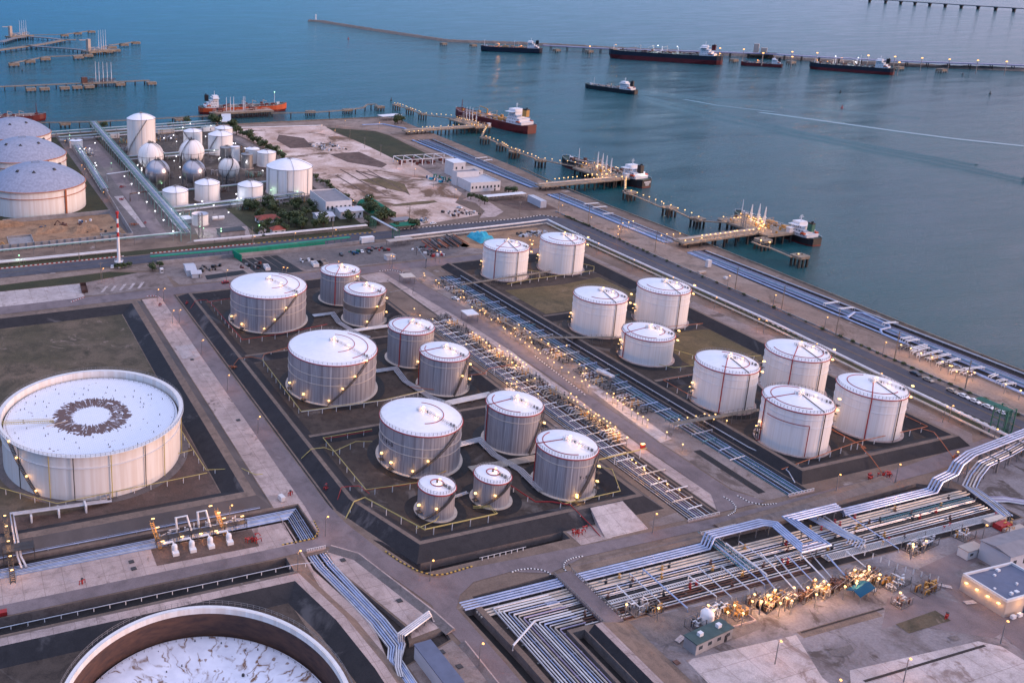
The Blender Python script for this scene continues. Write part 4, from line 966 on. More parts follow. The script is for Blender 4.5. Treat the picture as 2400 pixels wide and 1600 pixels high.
for x, y, lb, n_ in ((64.8, 681.2, 'nearest of the three broad blue grey domes, orange pipe down its wall', 0), (65.0, 785.0, 'middle one of the three broad blue grey domes', 1), (65.0, 888.5, 'farthest of the three broad blue grey domes', 2)):
    R, h = 35.6, 19.0; t = thing('domed_tank', lb, 'storage tank', (x, y, .03), 0, 'broad dome roofed tanks at the left edge')
    m = MB(); m.lathe([(R, 0), (R, h)], 96); m.build('shell', 'cream_wall', t)
    m = MB(); Rs = (R * R + 14.2 ** 2) / (2 * 14.2); prof = [(Rs * sin(u), h + 14.2 - Rs + Rs * cos(u)) for u in [math.asin(R / Rs) * (1 - k / 12) for k in range(12)]] + [(.02, h + 14.2)]
    m.lathe(prof, 96); m.build('dome', 'dome_panels', t)
    m = MB(); m.lathe([(R, h - 1.0), (R + .9, h - .9), (R + .9, h - .5), (R, h - .4)], 96); m.build('rim_walkway', 'roof_beige', t)
    m = MB()
    for z in (h - .2, h - 5.2): m.tube(arc3(R + .5, 0, 2*pi, z, 80), .28, 5)
    m.tube([((R + .6) * cos(R_(-62)), (R + .6) * sin(R_(-62)), z) for z in (h, 0)], .8, 6); m.build('ring_main', 'orange_paint', t)
    m = MB(); rail(m, 3.0, h + 13.9, 14, 1.0); m.build('top_railing', 'grey_steel', t)
    m = MB()
    for a in (-140, -100, -50, 10):
        r = 18; z = h + 14.2 - Rs + math.sqrt(Rs * Rs - r * r); c, s_ = cos(R_(a)), sin(R_(a)); p = Vector((r * c, r * s_, z)); u = Vector((-s_, c, 0)); d = Vector((c, s_, -.35))
        m.add([p - u * 1.6 + d * 1.5, p + u * 1.6 + d * 1.5, p + Vector((0, 0, 1.6)) + d * .8, p - d * 1.6], [(0, 1, 2), (1, 3, 2), (3, 0, 2)])
    m.build('roof_vents', 'dark_steel', t)
# ---- spheres on legs
def sphere_tank(label, x, y, R, zc, mt, a_st):
    t = thing('sphere_tank', label, 'sphere tank', (x, y, .03), 0, 'spherical gas tanks')
    m = MB(); m.lathe([(max(.02, R * cos(R_(a))), zc + R * sin(R_(a))) for a in range(-90, 91, 6)], 48); m.build('sphere', mt, t)
    m = MB(); m.tube(arc3(R + .05, 0, 2*pi, zc, 48), .12, 4)
    for a0 in (0, 60, 120): m.tube([((R + .05) * cos(R_(b)) * cos(R_(a0)), (R + .05) * cos(R_(b)) * sin(R_(a0)), zc + (R + .05) * sin(R_(b))) for b in range(-90, 271, 10)], .08, 4)
    m.build('seams', 'rusty_pipe', t)
    for k in range(10):
        a = 2 * pi * k / 10; m = MB(); m.tube([(R * .98 * cos(a), R * .98 * sin(a), zc + .5), (R * .98 * cos(a), R * .98 * sin(a), 0)], .35, 6); m.build('leg', 'grey_steel', t)
    m = MB()
    for k in range(10):
        a, b = 2 * pi * k / 10, 2 * pi * (k + 1) / 10
        m.bar((R * .98 * cos(a), R * .98 * sin(a), 1), (R * .98 * cos(b), R * .98 * sin(b), zc - 3), .14); m.bar((R * .98 * cos(b), R * .98 * sin(b), 1), (R * .98 * cos(a), R * .98 * sin(a), zc - 3), .14)
    m.build('bracing', 'grey_steel', t)
    m = MB(); rail(m, 2.6, zc + R - .3, 14, 1.2); m.lathe([(.02, zc + R - .1), (2.6, zc + R - .1)], 16)
    for k in range(5): m.cyl((random.uniform(-1.5, 1.5), random.uniform(-1.5, 1.5)), .22, zc + R - .2, zc + R + random.uniform(.8, 2.2), 6)
    m.build('top_platform', 'dark_steel', t)
    m = MB(); n = 30; P = []
    for i in range(n + 1):
        u = i / n; el = R_(80 - 110 * u); az = R_(a_st[0] + (a_st[1] - a_st[0]) * u); r = (R + .9) if u < .85 else (R + .9)
        P.append(Vector((r * cos(el) * cos(az), r * cos(el) * sin(az), zc + r * sin(el))))
    P.append(Vector((P[-1].x, P[-1].y, 0)))
    for p, q in zip(P, P[1:]): m.bar(p, q, .9, .15); m.bar(p + Vector((0, 0, 1)), q + Vector((0, 0, 1)), .1)
    m.build('stair', 'dark_steel', t); return t
sphere_tank('white sphere furthest left beside the tall tower tank', 171.7, 769.4, 11.4, 13.5, 'white_wall', (-60, -20))
sphere_tank('white sphere with stair running down its left side', 208.6, 769.6, 11.2, 14.0, 'white_wall', (-120, -165))
sphere_tank('bare grey sphere in front of the left white sphere', 163.3, 708.3, 10.0, 13.0, 'sphere_grey', (-75, -40))
sphere_tank('bare grey sphere in front of the second white sphere', 191.0, 699.1, 9.8, 13.0, 'sphere_grey', (-75, -30))
sphere_tank('cream white sphere at the right of the row of spheres', 222.1, 703.7, 8.9, 12.5, 'cream_wall', (-60, -120))

# ================================================================== PIPES
def p3(P, z): return [(p[0], p[1], (p[2] if len(p) > 2 else z)) for p in P]
def off3(P, d):
    """3-D path shifted sideways; keeps each point's height"""
    z = [p[2] for p in P]; Q = [Vector((p[0], p[1])) for p in P]; out = []
    for i, p in enumerate(Q):
        t1 = t2 = None
        for j in range(i - 1, -1, -1):
            if (p - Q[j]).length > .05: t1 = (p - Q[j]).normalized(); break
        for j in range(i + 1, len(Q)):
            if (Q[j] - p).length > .05: t2 = (Q[j] - p).normalized(); break
        if t1 is None: t1 = t2
        if t2 is None: t2 = t1
        n1, n2 = Vector((-t1.y, t1.x)), Vector((-t2.y, t2.x)); m = n1 + n2
        m.normalize(); q = p + m * (d / max(.4, m.dot(n1))); out.append((q.x, q.y, z[i]))
    return out
def rack(label, path, n, spacing, r, z, mats_, group=None, sleepers=6.0, seed=1, gap=0.0, tray=None, name='pipe_rack', side=0.0, deck_z=None, kind='pipe rack', mir=False):
    """n parallel pipes along one path, on low cross sleepers"""
    P = p3(path, z); rnd = random.Random(seed); t = thing(name, label, kind, (0, 0, 0), 0, group)
    w = (n - 1) * spacing; ds = []
    for i in range(n):
        d = -w / 2 + i * spacing + side
        if gap and rnd.random() < gap: continue
        mt = mats_[i % len(mats_)] if isinstance(mats_, (list, tuple)) else mats_
        rr = r * rnd.choice((1, 1, .8, .65)) if isinstance(mats_, (list, tuple)) and len(mats_) > 2 else r
        Q = off3(P, d); m = MB(); m.tube(Q, rr, 6); m.build('pipe', mt, t)
    if sleepers:
        m = MB()
        for a, b in zip(P, P[1:]):
            L = hypot(b[0] - a[0], b[1] - a[1])
            if L < 3: continue
            an = atan2(b[1] - a[1], b[0] - a[0]); k = max(1, int(L / sleepers))
            for j in range(k):
                u = (j + .5) / k; c = (a[0] + (b[0] - a[0]) * u - sin(an) * side, a[1] + (b[1] - a[1]) * u + cos(an) * side); zz = a[2] + (b[2] - a[2]) * u
                m.obox(c, .3, w + 1.0, zz - r - .35, zz - r - .02, an)
                dz = deck_z if deck_z is not None else -1.35
                if zz - r - .35 > dz:
                    for q in (-w / 2, w / 2): m.obox((c[0] - sin(an) * q, c[1] + cos(an) * q), .25, .25, dz, zz - r - .35, an)
        if m.v: build_each(m, 'sleeper', 'grey_steel', t)
    return t
def fire_pipe(label, path, z, material, r=.13, post=5.5, name='raised_pipe', twin=None, gz=0.0):
    P = p3(path, z); t = thing(name, label, 'raised pipe')
    m = MB(); m.tube(P, r, 6); m.build('pipe', material, t)
    if twin:
        m = MB(); m.tube([(p[0], p[1], p[2] - .45) for p in off3(P, .3)], r, 6); m.build('pipe', twin, t)
    m = MB()
    for a, b in zip(P, P[1:]):
        L = hypot(b[0] - a[0], b[1] - a[1]); k = int(L / post)
        for j in range(k):
            u = (j + .5) / k; x, y, zz = (a[q] + (b[q] - a[q]) * u for q in range(3)); m.box(x - .1, x + .1, y - .1, y + .1, gz, zz - r)
    if m.v: build_each(m, 'post', 'white_metal', t)
    return t
S5 = ['silver_pipe', 'cream_pipe', 'blue_pipe', 'white_pipe', 'violet_pipe', 'silver_pipe', 'white_pipe', 'rusty_pipe']
# ---- the wide pipe bed at the lower right
z0 = -.55
for k, y in enumerate((193.0, 193.9, 194.8, 195.7)):
    pass
BL = [(131, 194.2, -.1), (219, 194.4, -.1), (221.6, 195.6, 2.6), (243, 195.8, 2.6), (246.2, 193.6, 2.6), (243.6, 181.2, 2.6), (252.2, 181.2, 2.6), (253.4, 194.6, 2.6), (275, 194.6, 2.6), (276, 194.0, .4), (318, 194.0, .4), (321, 194.8, 3.4), (331, 196.6, 3.4), (334, 197.4, 6.2), (345, 200.6, 6.2), (400, 207.5, 6.2)]
rack('four thick blue pipes along the top of the wide bed, making a tall square loop', BL, 4, .98, .30, 0, ['blue_pipe', 'blue_pipe'], sleepers=7)
rack('three cream pipes running the length of the bed just below the blue ones', [(134, 190.2), (330, 190.6)], 3, 1.1, .36, z0, 'cream_pipe')
rack('band of mixed silver pipes in the upper part of the wide bed', [(155, 187.2), (328, 187.6)], 4, .98, .22, z0, S5, seed=3)
rack('band of pale pipes in the middle of the wide bed', [(150, 183.6), (327, 184.2)], 4, .98, .24, z0, ['white_pipe', 'cream_pipe', 'dark_steel', 'silver_pipe'], seed=4)
rack('band of thin violet pipes below the middle of the wide bed', [(158, 180.2), (327, 180.8)], 3, .9, .2, z0, S5[::-1], seed=5)
rack('band of silver pipes along the yard side of the wide bed', [(160, 177.2), (242, 177.6)], 3, 1.05, .24, z0, ['silver_pipe', 'white_pipe', 'rusty_pipe'], seed=6)
rack('short band of dark red pipes beside the yard', [(172, 175.4), (240, 175.6)], 2, .8, .25, z0, 'rusty_pipe')
m = MB()                                                    # cable trays: two rails and rungs
def tray(label, a, b, w, z, material='white_metal', step=.8, name='cable_tray'):
    a, b = Vector((*a, z)), Vector((*b, z)); d = (b - a).normalized(); u = Vector((-d.y, d.x, 0)) * w / 2; m = MB()
    for s_ in (-1, 1): m.bar(a + u * s_, b + u * s_, .14, .3)
    n = int((b - a).length / step)
    for i in range(n + 1): c = a.lerp(b, i / n); m.bar(c - u, c + u, .16, .1)
    return tag(m.build(name, material), label, 'cable tray')
tray('ladder shaped cable tray through the middle of the wide pipe bed', (172, 182.0), (246, 182.6), 1.3, .1)
tray('long white cable tray along the right end of the wide pipe bed', (249, 177.6), (329, 176.4), 2.6, .3, step=.6)
tray('short teal cable tray at the far end of the wide pipe bed', (285, 186.6), (326, 186.6), 1.4, .2, 'teal_pipe')
# the bed's branch that turns toward the camera
for k in range(14):
    x = 139.2 + k * .98; ye = 191.0 - k * 1.02
    if k == 0: BT = thing('pipe_rack', 'bundle of pipes turning out of the wide bed and off the bottom edge', 'pipe rack')
    m = MB(); m.tube([(158 + k * .2, ye, -.35), (x + .3, ye, -.35), (x, ye - .4, -.35), (x + .9, 90, -.35)], (.26, .2, .22, .16)[k % 4], 6); m.build('pipe', S5[(k * 3) % 7], BT)
m = MB()
for k in range(14): m.box(138.6, 152.8, 92 + k * 7, 92.3 + k * 7, -.9, -.6)
build_each(m, 'sleeper', 'grey_steel', BT)
fire_pipe('single white pipe arching over the corner of the turning bundle', [(134.6, 174.6, 0), (134.6, 174.6, 1.6), (146, 181.0, 1.6), (146, 181, 0)], 1.6, 'white_pipe', .2, 99)
rr = random.Random(41)
for k in range(60):
    x, y = rr.uniform(160, 324), rr.choice((190.2, 187.3, 184.4, 180.6, 177.8)) + rr.uniform(-.8, .8); m = MB(); m.cyl((0, 0), .42, -.9, .25, 8); m.cyl((0, 0), .08, .2, 1.1, 5); m.cyl((0, 0), .4, 1.05, 1.15, 8)
    o = m.build('gate_valve', ('dark_steel', 'rusty_pipe', 'ochre', 'red_paint')[k % 4]); o.location = (x, y, 0); tag(o, 'small gate valve with hand wheel on a pipe of the wide bed', 'valve', 'gate valves in the wide pipe bed')
# crossing lines from the culvert, over the bed to the yard
rack('group of pipes from under the road crossing the wide bed to its middle', [(226, 205.4, -.6), (223, 193, .6), (222, 180, .9)], 6, .9, .2, 0, ['teal_pipe', 'silver_pipe'], sleepers=0)
rack('group of blue pipes crossing the wide bed right of the square loop', [(264, 199, .4), (266, 180.5, 1.0), (262, 178.6, 1.0)], 6, .8, .2, 0, ['blue_pipe', 'silver_pipe'], sleepers=0)
for k, (a, b) in enumerate((((186, 190), (185.4, 177)), ((191, 190), (190.6, 172)), ((201.4, 183), (202, 173)), ((215, 184), (214.2, 173)), ((221.6, 193), (220, 173)), ((224.6, 192), (224, 176)), ((230, 192), (230.4, 179)), ((225, 181), (221, 170)), ((231, 185), (226, 168)), ((235, 183), (229, 167)), ((238, 181), (234, 167)), ((242, 180), (238, 167)), ((246.6, 181), (241, 167)), ((250, 178), (246, 168)), ((257, 177), (255, 167)), ((268, 194), (266, 178)), ((275.6, 193), (274, 173)), ((178, 186), (177.6, 176)), ((208, 186), (206.6, 172)))):
    m = MB(); z = .9 + (k % 3) * .3; m.tube([(a[0], a[1], -.4), (a[0], a[1], z), (b[0], b[1], z), (b[0], b[1] - .3, .1)], .16 + .05 * (k % 2), 6)
    tag(m.build('cross_pipe', ('silver_pipe', 'blue_pipe', 'white_pipe')[k % 3]), 'slim pipe bridging the wide pipe bed toward the yard', 'pipe', 'pipes crossing the wide bed')
rack('four pipes stepping down from the right edge to the end of the bed', [(400, 207, 4.2), (362, 199, 4.2), (346, 196.4, 4.2), (340, 195, 1.4), (331, 190.6, 1.4), (327.6, 180, 1.4), (326.6, 175, .3)], 5, .9, .26, 0, ['silver_pipe', 'blue_pipe', 'cream_pipe'], sleepers=8, deck_z=0)
t = thing('pipe_portal', 'tall pipe support frame at the right edge below the blue pipes', 'pipe support')
for x, y in ((352, 197), (362, 199.4), (373, 201.6), (384, 203.8)):
    m = MB()
    for dy in (-1.6, 4.6): m.box(x - .25, x + .25, y + dy - .25, y + dy + .25, 0, 5.4)
    m.box(x - .25, x + .25, y - 1.9, y + 4.9, 5.0, 5.4); m.box(x - .2, x + .2, y - 1.9, y + 4.9, 3.0, 3.3); m.build('frame', 'grey_steel', t)
rack('four grey pipes leaving the end of the bed toward the corner yard', [(330, 184, .6), (336, 182, .6), (352, 170, .4), (372, 150, .4)], 4, .9, .3, 0, ['silver_pipe', 'violet_pipe'], sleepers=7, deck_z=0)

# ---- diagonal blue bundle
FB = [(98.4, 232.4, -.4), (99.6, 224, -.4), (105.8, 196, -.4), (106.2, 186, -.4), (102.6, 180.4, -.4), (103.2, 178, -.2), (103.2, 90, -.2)]
t = thing('pipe_rack', 'bundle of blue pipes running down from the culvert beside the stained open tank', 'pipe rack')
for i, d in enumerate((-1.6, -1.05, -.5, .05, 1.3, 1.85, 2.4)):
    P = [(97.8 + i * .86 + (.6 if i > 3 else 0), 231.6, -.5), (98.0 + i * .84 + (.6 if i > 3 else 0), 223, .0), (101.2 + i * .82, 206, .0), (102.8 + i * .82, 196, .0), (103.4 + i * .82, 186, .0), (100.6 + i * .66, 181.2, .0), (101.0 + i * .56, 176, .1), (101.0 + i * .56, 90, .1)]
    m = MB(); m.tube(P, .29, 6); m.build('pipe', 'blue_pipe' if i % 3 else 'silver_pipe', t)
m = MB()
for k in range(12): m.obox((101 + k * .55 if k < 9 else 106, 226 - k * 3.6), .3, 5.4, -1.2, -.8, R_(-70))
build_each(m, 'sleeper', 'grey_steel', t)
rack('short raised bend of four pale pipes joining the diagonal bundle to the road culvert', [(107.6, 186.6, -.3), (107.8, 187.6, 1.7), (119.6, 192.6, 1.7), (120.2, 192, .1), (123, 192.4, -.2)], 4, .55, .24, 0, 'silver_pipe', sleepers=5)
rack('pale elbow of three pipes lifting out of the diagonal bundle near the bottom edge', [(105, 183.6, 0), (104.6, 182.6, 1.8), (101.4, 177, 1.8), (101.2, 175, .6)], 3, .6, .27, 0, 'silver_pipe', sleepers=0)
# ---- left bed
rack('bundle of blue pipes from the left edge past the pump deck and round the corner', [(-40, 251.0, -.3), (54, 251.2, -.3), (60, 252.4, -.3), (101.4, 252.6, -.3), (101.0, 236.5, -.3)], 7, .74, .23, 0, ['blue_pipe', 'silver_pipe', 'blue_pipe'], sleepers=7)
rack('pair of blue pipes along the foot of the rust ringed tank bank', [(-40, 258.4, .5), (92, 258.4, .5)], 2, .7, .16, 0, 'blue_pipe', sleepers=9, deck_z=0)
# twin pipes from the rust ringed tank over the bank
t = thing('pipe_bend', 'pair of pale pipes leaving the rust ringed tank and dropping over its bank', 'pipe')
for dx in (0, 1.0):
    m = MB(); m.tube([(43.6 + dx * 1.3, 281.0, 1.4), (43.6 + dx * 1.3, 277.4 - dx * .9, 1.4), (11.4 + dx, 276.4 - dx * .9, 3.6), (11.4 + dx, 268, 3.9), (11.6 + dx, 256.8, 3.8), (11.8 + dx, 255.4, 1.6), (12.6 + dx * 1.4, 251.4, .2)], .36, 8); m.build('pipe', 'silver_pipe', t)
m = MB()
for x in (18, 27, 36): m.box(x - .3, x + .3, 274.2, 277.8, 0, 2.6)
build_each(m, 'support', 'white_metal', t)
t = thing('stair_tower', 'steel stairway with lit landings stepping over the pipes at the left edge', 'stairway', (12, 256, 0))
m = MB()
for x in (-3.2, -1.8):
    m.bar((x, 18, 4.2), (x, 12, 4.2), .2); m.bar((x, 12, 4.4), (x, 4, 4.4), .25); m.bar((x, 4, 4.4), (x, -11, .2), .25); m.bar((x, 4, 5.4), (x, -11, 1.2), .1); m.bar((x, 18, 5.3), (x, 4, 5.4), .1)
for k in range(22): m.bar((-3.2, 4 - k * .68, 4.3 - k * .19), (-1.8, 4 - k * .68, 4.3 - k * .19), .35, .06)
for k in range(8): m.bar((-3.2, 18 - k * 1.9, 4.3), (-1.8, 18 - k * 1.9, 4.3), 1.8, .05)
m.build('flight', 'dark_steel', t)
m = MB(); m.box(-4.5, 5, -1.5, 2.5, 4.2, 4.35)
for x, y in ((-4.4, -1.4), (4.9, -1.4), (-4.4, 2.4), (4.9, 2.4)): m.box(x - .12, x + .12, y - .12, y + .12, -1.2, 4.2); m.box(x - .06, x + .06, y - .06, y + .06, 4.3, 5.5)
for y in (-1.4, 2.4): m.box(-4.4, 4.9, y - .05, y + .05, 5.4, 5.5)
m.build('landing', 'dark_steel', t)
for y in (15, 9, 1.5, -4, -9):
    m = MB(); z = 6.6 if y > 3 else 6.6 + (y - 3) * .28
    m.box(-2.9, -2.1, y - .15, y + .15, z, z + .18); m.build('stair_lamp', 'lamp_warm', t); point(t, z - .3, 60, WARM, (-2.5, y))
# pump station on the left bed
t = thing('pump_station', 'steel pump deck with four pumps and two tall square pipe loops', 'pump station', (68, 247, 0))
for k, (x, hgt, w) in enumerate(((-6.6, 6.6, 3.6), (.6, 7.2, 2.8))):
    m = MB(); m.tube([(x, 3.2, 0), (x, 5.6, hgt), (x + w, 5.6, hgt), (x + w + 1.2, 2.6, 1)], .34, 8); m.build('pipe_loop', 'white_pipe', t)
m = MB(); m.box(-14, 16, 1.2, 3.4, 2.4, 2.6)
for k in range(9):
    x = -14 + k * 3.75
    for y in (1.3, 3.3): m.box(x - .1, x + .1, y - .1, y + .1, 0, 3.8)
for y in (1.3, 3.3): m.box(-14, 16, y - .05, y + .05, 3.7, 3.8); m.box(-14, 16, y - .04, y + .04, 3.2, 3.26)
m.build('deck', 'dark_steel', t)
for x in (-14.6, 6.8):
    m = MB()
    for s_ in (-.5, .5): m.bar((x + s_, 5.5, 6.4), (x + s_ + 1.6, 0.5, .2), .14); m.bar((x + s_, 5.5, 7.4), (x + s_ + 1.6, 0.5, 1.2), .08)
    for q in range(14): u = q / 13; m.bar((x - .5 + 1.6 * u, 5.5 - 5 * u, 6.4 - 6.2 * u), (x + .5 + 1.6 * u, 5.5 - 5 * u, 6.4 - 6.2 * u), .25, .05)
    m.build('ladder', 'ochre', t)
for k, x in enumerate((-9.2, -3.6, 2.4, 8.6)):
    m = MB(); m.cyl((x, -2.6), .95, 0, 2.2, 12); m.lathe([(.95, 2.2), (.7, 2.8), (.02, 3.0)], 12, (x, -2.6, 0)); m.box(x - 1.0, x + 1.0, -4.8, -3.2, 0, 1.1); m.build('pump', 'white_metal', t)
    m = MB(); m.tube([(x, -2.2, 2.4), (x - .3, -1.2, 3.0), (x - 2.6, -.9, 2.8), (x - 3.0, 1.0, 1.2)], .36, 8); m.build('elbow_pipe', 'white_pipe', t)
m = MB(); rr = random.Random(5)
for k in range(46):
    x, y = rr.uniform(-13, 14), rr.uniform(2.5, 6.5); m.cyl((x, y), rr.uniform(.12, .3), 0, rr.uniform(.8, 3.0), 6)
    if k % 3 == 0: m.bar((x, y, rr.uniform(.8, 2.4)), (x + rr.uniform(1, 4), y, rr.uniform(.8, 2.4)), .2)
m.build('valves', 'white_metal', t)
for x, y, z in ((-14, 5.8, 7.6), (-13, 4, 5.4), (-12.6, -1, 3.6), (5.2, 6.2, 8.0), (7.4, 4.4, 6.2), (8.8, 3.2, 4.6), (15, 3, 4.2), (-6, 0, 3.2), (0, -.4, 3.2), (5, -.6, 3.2)):
    m = MB(); m.box(x - .55, x + .55, y - .14, y + .14, z, z + .2); m.build('deck_lamp', 'lamp_warm', t); point(t, z - .3, 55, WARM, (x, y))

# ---- the two long beds either side of the central road
rack('long bed of silver pipes between the grey tanks and the central road', [(230.9, 391), (230.2, 206)], 9, 1.12, .21, -.3, S5, sleepers=8, seed=11)
rack('long bed of blue and teal pipes along the bank of the white tanks', [(273.4, 446), (273.0, 206.5)], 9, 1.02, .22, -.3, ['teal_pipe', 'blue_pipe', 'dark_steel', 'silver_pipe', 'teal_pipe', 'blue_pipe'], sleepers=8, seed=12)
rack('pair of pipes on posts along the top of the white tank bank', [(279.6, 440, 1.5), (279.2, 262, 1.5), (279.6, 236, 1.5), (281.6, 226, 1.5), (279.6, 218, 1.2), (277, 213, .3)], 1, .7, .2, 0, 'silver_pipe', sleepers=9, deck_z=-.9)
def manifold(seed):
    """one valve station: header, branches with flanged valves and hand wheels"""
    rr = random.Random(seed); t = thing('valve_manifold', 'valve manifold', 'valve manifold', (0, 0, -400))
    m = MB()
    for k in range(3):
        y = -1.6 + k * 1.5; z = rr.uniform(.9, 1.6); m.tube([(-3.6, y, .3), (-3.2, y, z), (3.4, y, z), (4.2, y, -.2)], .2, 6)
    m.tube([(-1.5, -2.4, .7), (-1.5, 2.2, .7)], .24, 6); m.build('branch_pipes', ('grey_steel', 'silver_pipe', 'cream_pipe', 'grey_steel')[seed % 4], t)
    m = MB()
    for k in range(5):
        x, y = rr.uniform(-3, 2.4), -1.6 + (k % 3) * 1.5; m.cyl((x, y), .34, .7, 1.5, 8); m.cyl((x, y), .07, 1.4, 2.3, 5); m.cyl((x, y), .42, 2.25, 2.35, 8)
    m.build('valves', ('dark_steel', 'rusty_pipe', 'ochre', 'dark_steel')[seed % 4], t)
    m = MB()
    for x in (-2.6, 0, 2.6): m.box(x - .12, x + .12, -2.2, 2.0, 0, .5)
    build_each(m, 'support', 'grey_steel', t); return t
MPROT = [manifold(k) for k in range(4)]; MUSED = [0] * 4; _mk = [0]
def put_manifold(x, y, rz, label, group, sc=1.0):
    k = _mk[0] % 4; _mk[0] += 1
    if not MUSED[k]:
        MUSED[k] = 1; o = MPROT[k]; o.location = (x, y, .06); o.rotation_euler = (0, 0, rz); o['label'] = label; o['group'] = group; o.scale = (sc,) * 3; return o
    return dup(MPROT[k], (x, y, .06), rz, label, group, sc)
rr = random.Random(21)
for k in range(27):
    y = 388 - k * 5.0
    put_manifold(238.6 if y > 262 else 235.0 + (y - 205) * .055, y, pi + rr.uniform(-.05, .05), 'low valve manifold in the row between the silver pipe bed and the central road', 'valve manifolds left of the central road')
for k in range(13):
    y = 250 - k * 3.4
for k in range(30):
    y = 436 - k * 5.6
    if 318 < y < 324: continue
    put_manifold(264.4, y, rr.uniform(-.05, .05), 'low valve manifold in the row between the central road and the blue pipe bed', 'valve manifolds right of the central road')
LW, LE = 'warm lamps over the valves left of the central road', 'warm lamps over the valves right of the central road'
for p in pts('b2 1470,900 1475,920 1575,960 1600,985 1815,1055 1790,1110 1820,1110 1890,1195 1960,1225 2000,1250 2010,1230 1985,1210 2060,1305 2117,1295 2165,1370 2180,1385 2300,1350 2265,1380 2230,1425 b3 58,1350 20,1380 110,1383 157,1413 30,1450 72,1478 158,1463 115,1507 258,1478 150,1540 315,1515 478,1530', 3) + \
         pts('c3 170,10 200,60 345,100 230,75 320,20 405,50 248,105 312,148 410,85 460,117 367,185 435,230 525,158 590,200 495,272 650,237 620,280 545,315 645,340 612,350 677,387 830,457 890,457 885,490 985,498 975,550 925,520 1050,598 1100,630 1148,662 1187,688 1355,795 1460,683 1535,668 1610,655 1685,637 1780,640 1725,650 1765,683 1880,695 1495,902', 3):
    lamp('low', (p.x, p.y, 0), 'small warm lamp on a short post over the valves right of the central road', LE)
for p in pts('b2 1385,1210 1435,1268 1545,1300 1695,1312 1895,1415 1925,1437 1955,1457 1985,1480 2015,1503 1840,1520 2130,1535 2045,1535', 3) + \
         pts('c2 2015,15 2040,40 2090,65 2130,42 2125,103 2165,130 2200,88 2200,155 2235,112 2275,142 2240,185 2275,212 2195,368 2235,370 2283,355 2278,400 c3 35,140 68,163 95,185 125,205 5,185 38,213 8,325 42,355 132,340 200,325 40,400 228,463 515,457 563,488 492,493 540,515 632,558 572,530 690,600 668,617 733,637 718,655 758,648 803,678 768,690 830,700 860,715 903,750 835,740 895,775 933,803 860,763 1050,1037 1085,1065 1155,1105 1160,1125 1285,1200 1360,1250 1465,1300', 3):
    lamp('low', (p.x, p.y, 0), 'small warm lamp on a short post over the valves left of the central road', LW)
lamp('mid', (*pts('c3 998,930')[0].xy, 0), 'brighter warm lamp at the gap in the valves, left side of the central road', None)
t = thing('fire_hydrant', 'glowing red hydrant cabinet at the edge of the central road', 'hydrant', (*pts('c3 1142,935')[0].xy, 0))
m = MB(); m.box(-.8, .8, -.5, .5, 0, 1.7); m.build('cabinet', 'red_paint', t); m = MB(); m.box(-.7, .7, -.4, .4, 1.75, 2.0); m.build('lamp_head', 'lamp_warm', t); point(t, 2.4, 90, ORNG, (-1.2, -.6))
rr = random.Random(4)
for k in range(34):
    y = 384 - k * 5.2 + rr.uniform(-1, 1); x0, x1 = rr.uniform(225.6, 229), rr.uniform(234, 239.5); z = rr.uniform(.5, 1.3)
    m = MB(); m.tube([(x0, y, -.2), (x0, y, z), (x1, y + .4, z), (x1, y + .4, .2)], .18, 6); tag(m.build('cross_pipe', ('white_pipe', 'silver_pipe', 'cream_pipe')[k % 3]), 'pale pipe crossing the silver pipe bed to the valves', 'pipe', 'pipes crossing the silver pipe bed')
for k in range(32):
    y = 436 - k * 6.6 + rr.uniform(-1, 1); x0, x1 = rr.uniform(265, 268), rr.uniform(272, 278); z = rr.uniform(.5, 1.3)
    m = MB(); m.tube([(x0, y, .2), (x0, y, z), (x1, y + .6, z), (x1, y + .6, -.2)], .17, 6); tag(m.build('cross_pipe', ('blue_pipe', 'silver_pipe', 'teal_pipe')[k % 3]), 'bluish pipe crossing the blue pipe bed to the valves', 'pipe', 'pipes crossing the blue pipe bed')
# catwalks crossing beds
t = thing('horizontal_vessel', 'grey horizontal pressure vessel on saddles beside the blue pipe bed', 'vessel', (269.5, 303.5, 0), R_(-78))
m = MB(); P = [(-4.6, .05), (-4.4, .6), (-4, .9), (4, .9), (4.4, .6), (4.6, .05)]
o_ = len(m.v); m.smooth = True
for x, r in P:
    for j in range(14): a = 2 * pi * j / 14; m.v.append((x, r * 1.3 * cos(a), 2.6 + r * 1.3 * sin(a)))
for i in range(5):
    for j in range(14): m.face(o_ + i*14 + j, o_ + i*14 + (j+1) % 14, o_ + (i+1)*14 + (j+1) % 14, o_ + (i+1)*14 + j)
m.build('shell', 'silver_pipe', t); m = MB()
for x in (-2.8, 2.8): m.box(x - .3, x + .3, -.9, .9, 0, 1.7)
m.build('saddle', 'concrete', t)
def catwalk(label, a, b, z=2.2, w=1.4, material='jetty_concrete'):
    a, b = Vector((*a, z)), Vector((*b, z)); d = (b - a).normalized(); u = Vector((-d.y, d.x, 0)) * w / 2; t = thing('catwalk', label, 'walkway')
    m = MB(); m.bar(a, b, w, .12); m.build('deck', material, t); m = MB()
    for s_ in (-1, 1):
        m.bar(a + u * s_ + Vector((0, 0, 1)), b + u * s_ + Vector((0, 0, 1)), .07)
        n = int((b - a).length / 2.4) + 1
        for i in range(n + 1): c = a.lerp(b, i / n) + u * s_; m.box(c.x - .05, c.x + .05, c.y - .05, c.y + .05, 0 if i % 2 == 0 else z, z + 1)
    m.build('railing', 'grey_steel', t); return t
catwalk('long narrow catwalk over the valves along the blue pipe bed', (259.4, 395), (265, 335), 2.4)
catwalk('catwalk over the lit valves beside the silver pipe bed', (237.6, 300), (240.6, 262), 2.6)
catwalk('brown walkway over the bank into the front four white tanks', (262, 256), (304, 254.6), 3.8, 2.2)
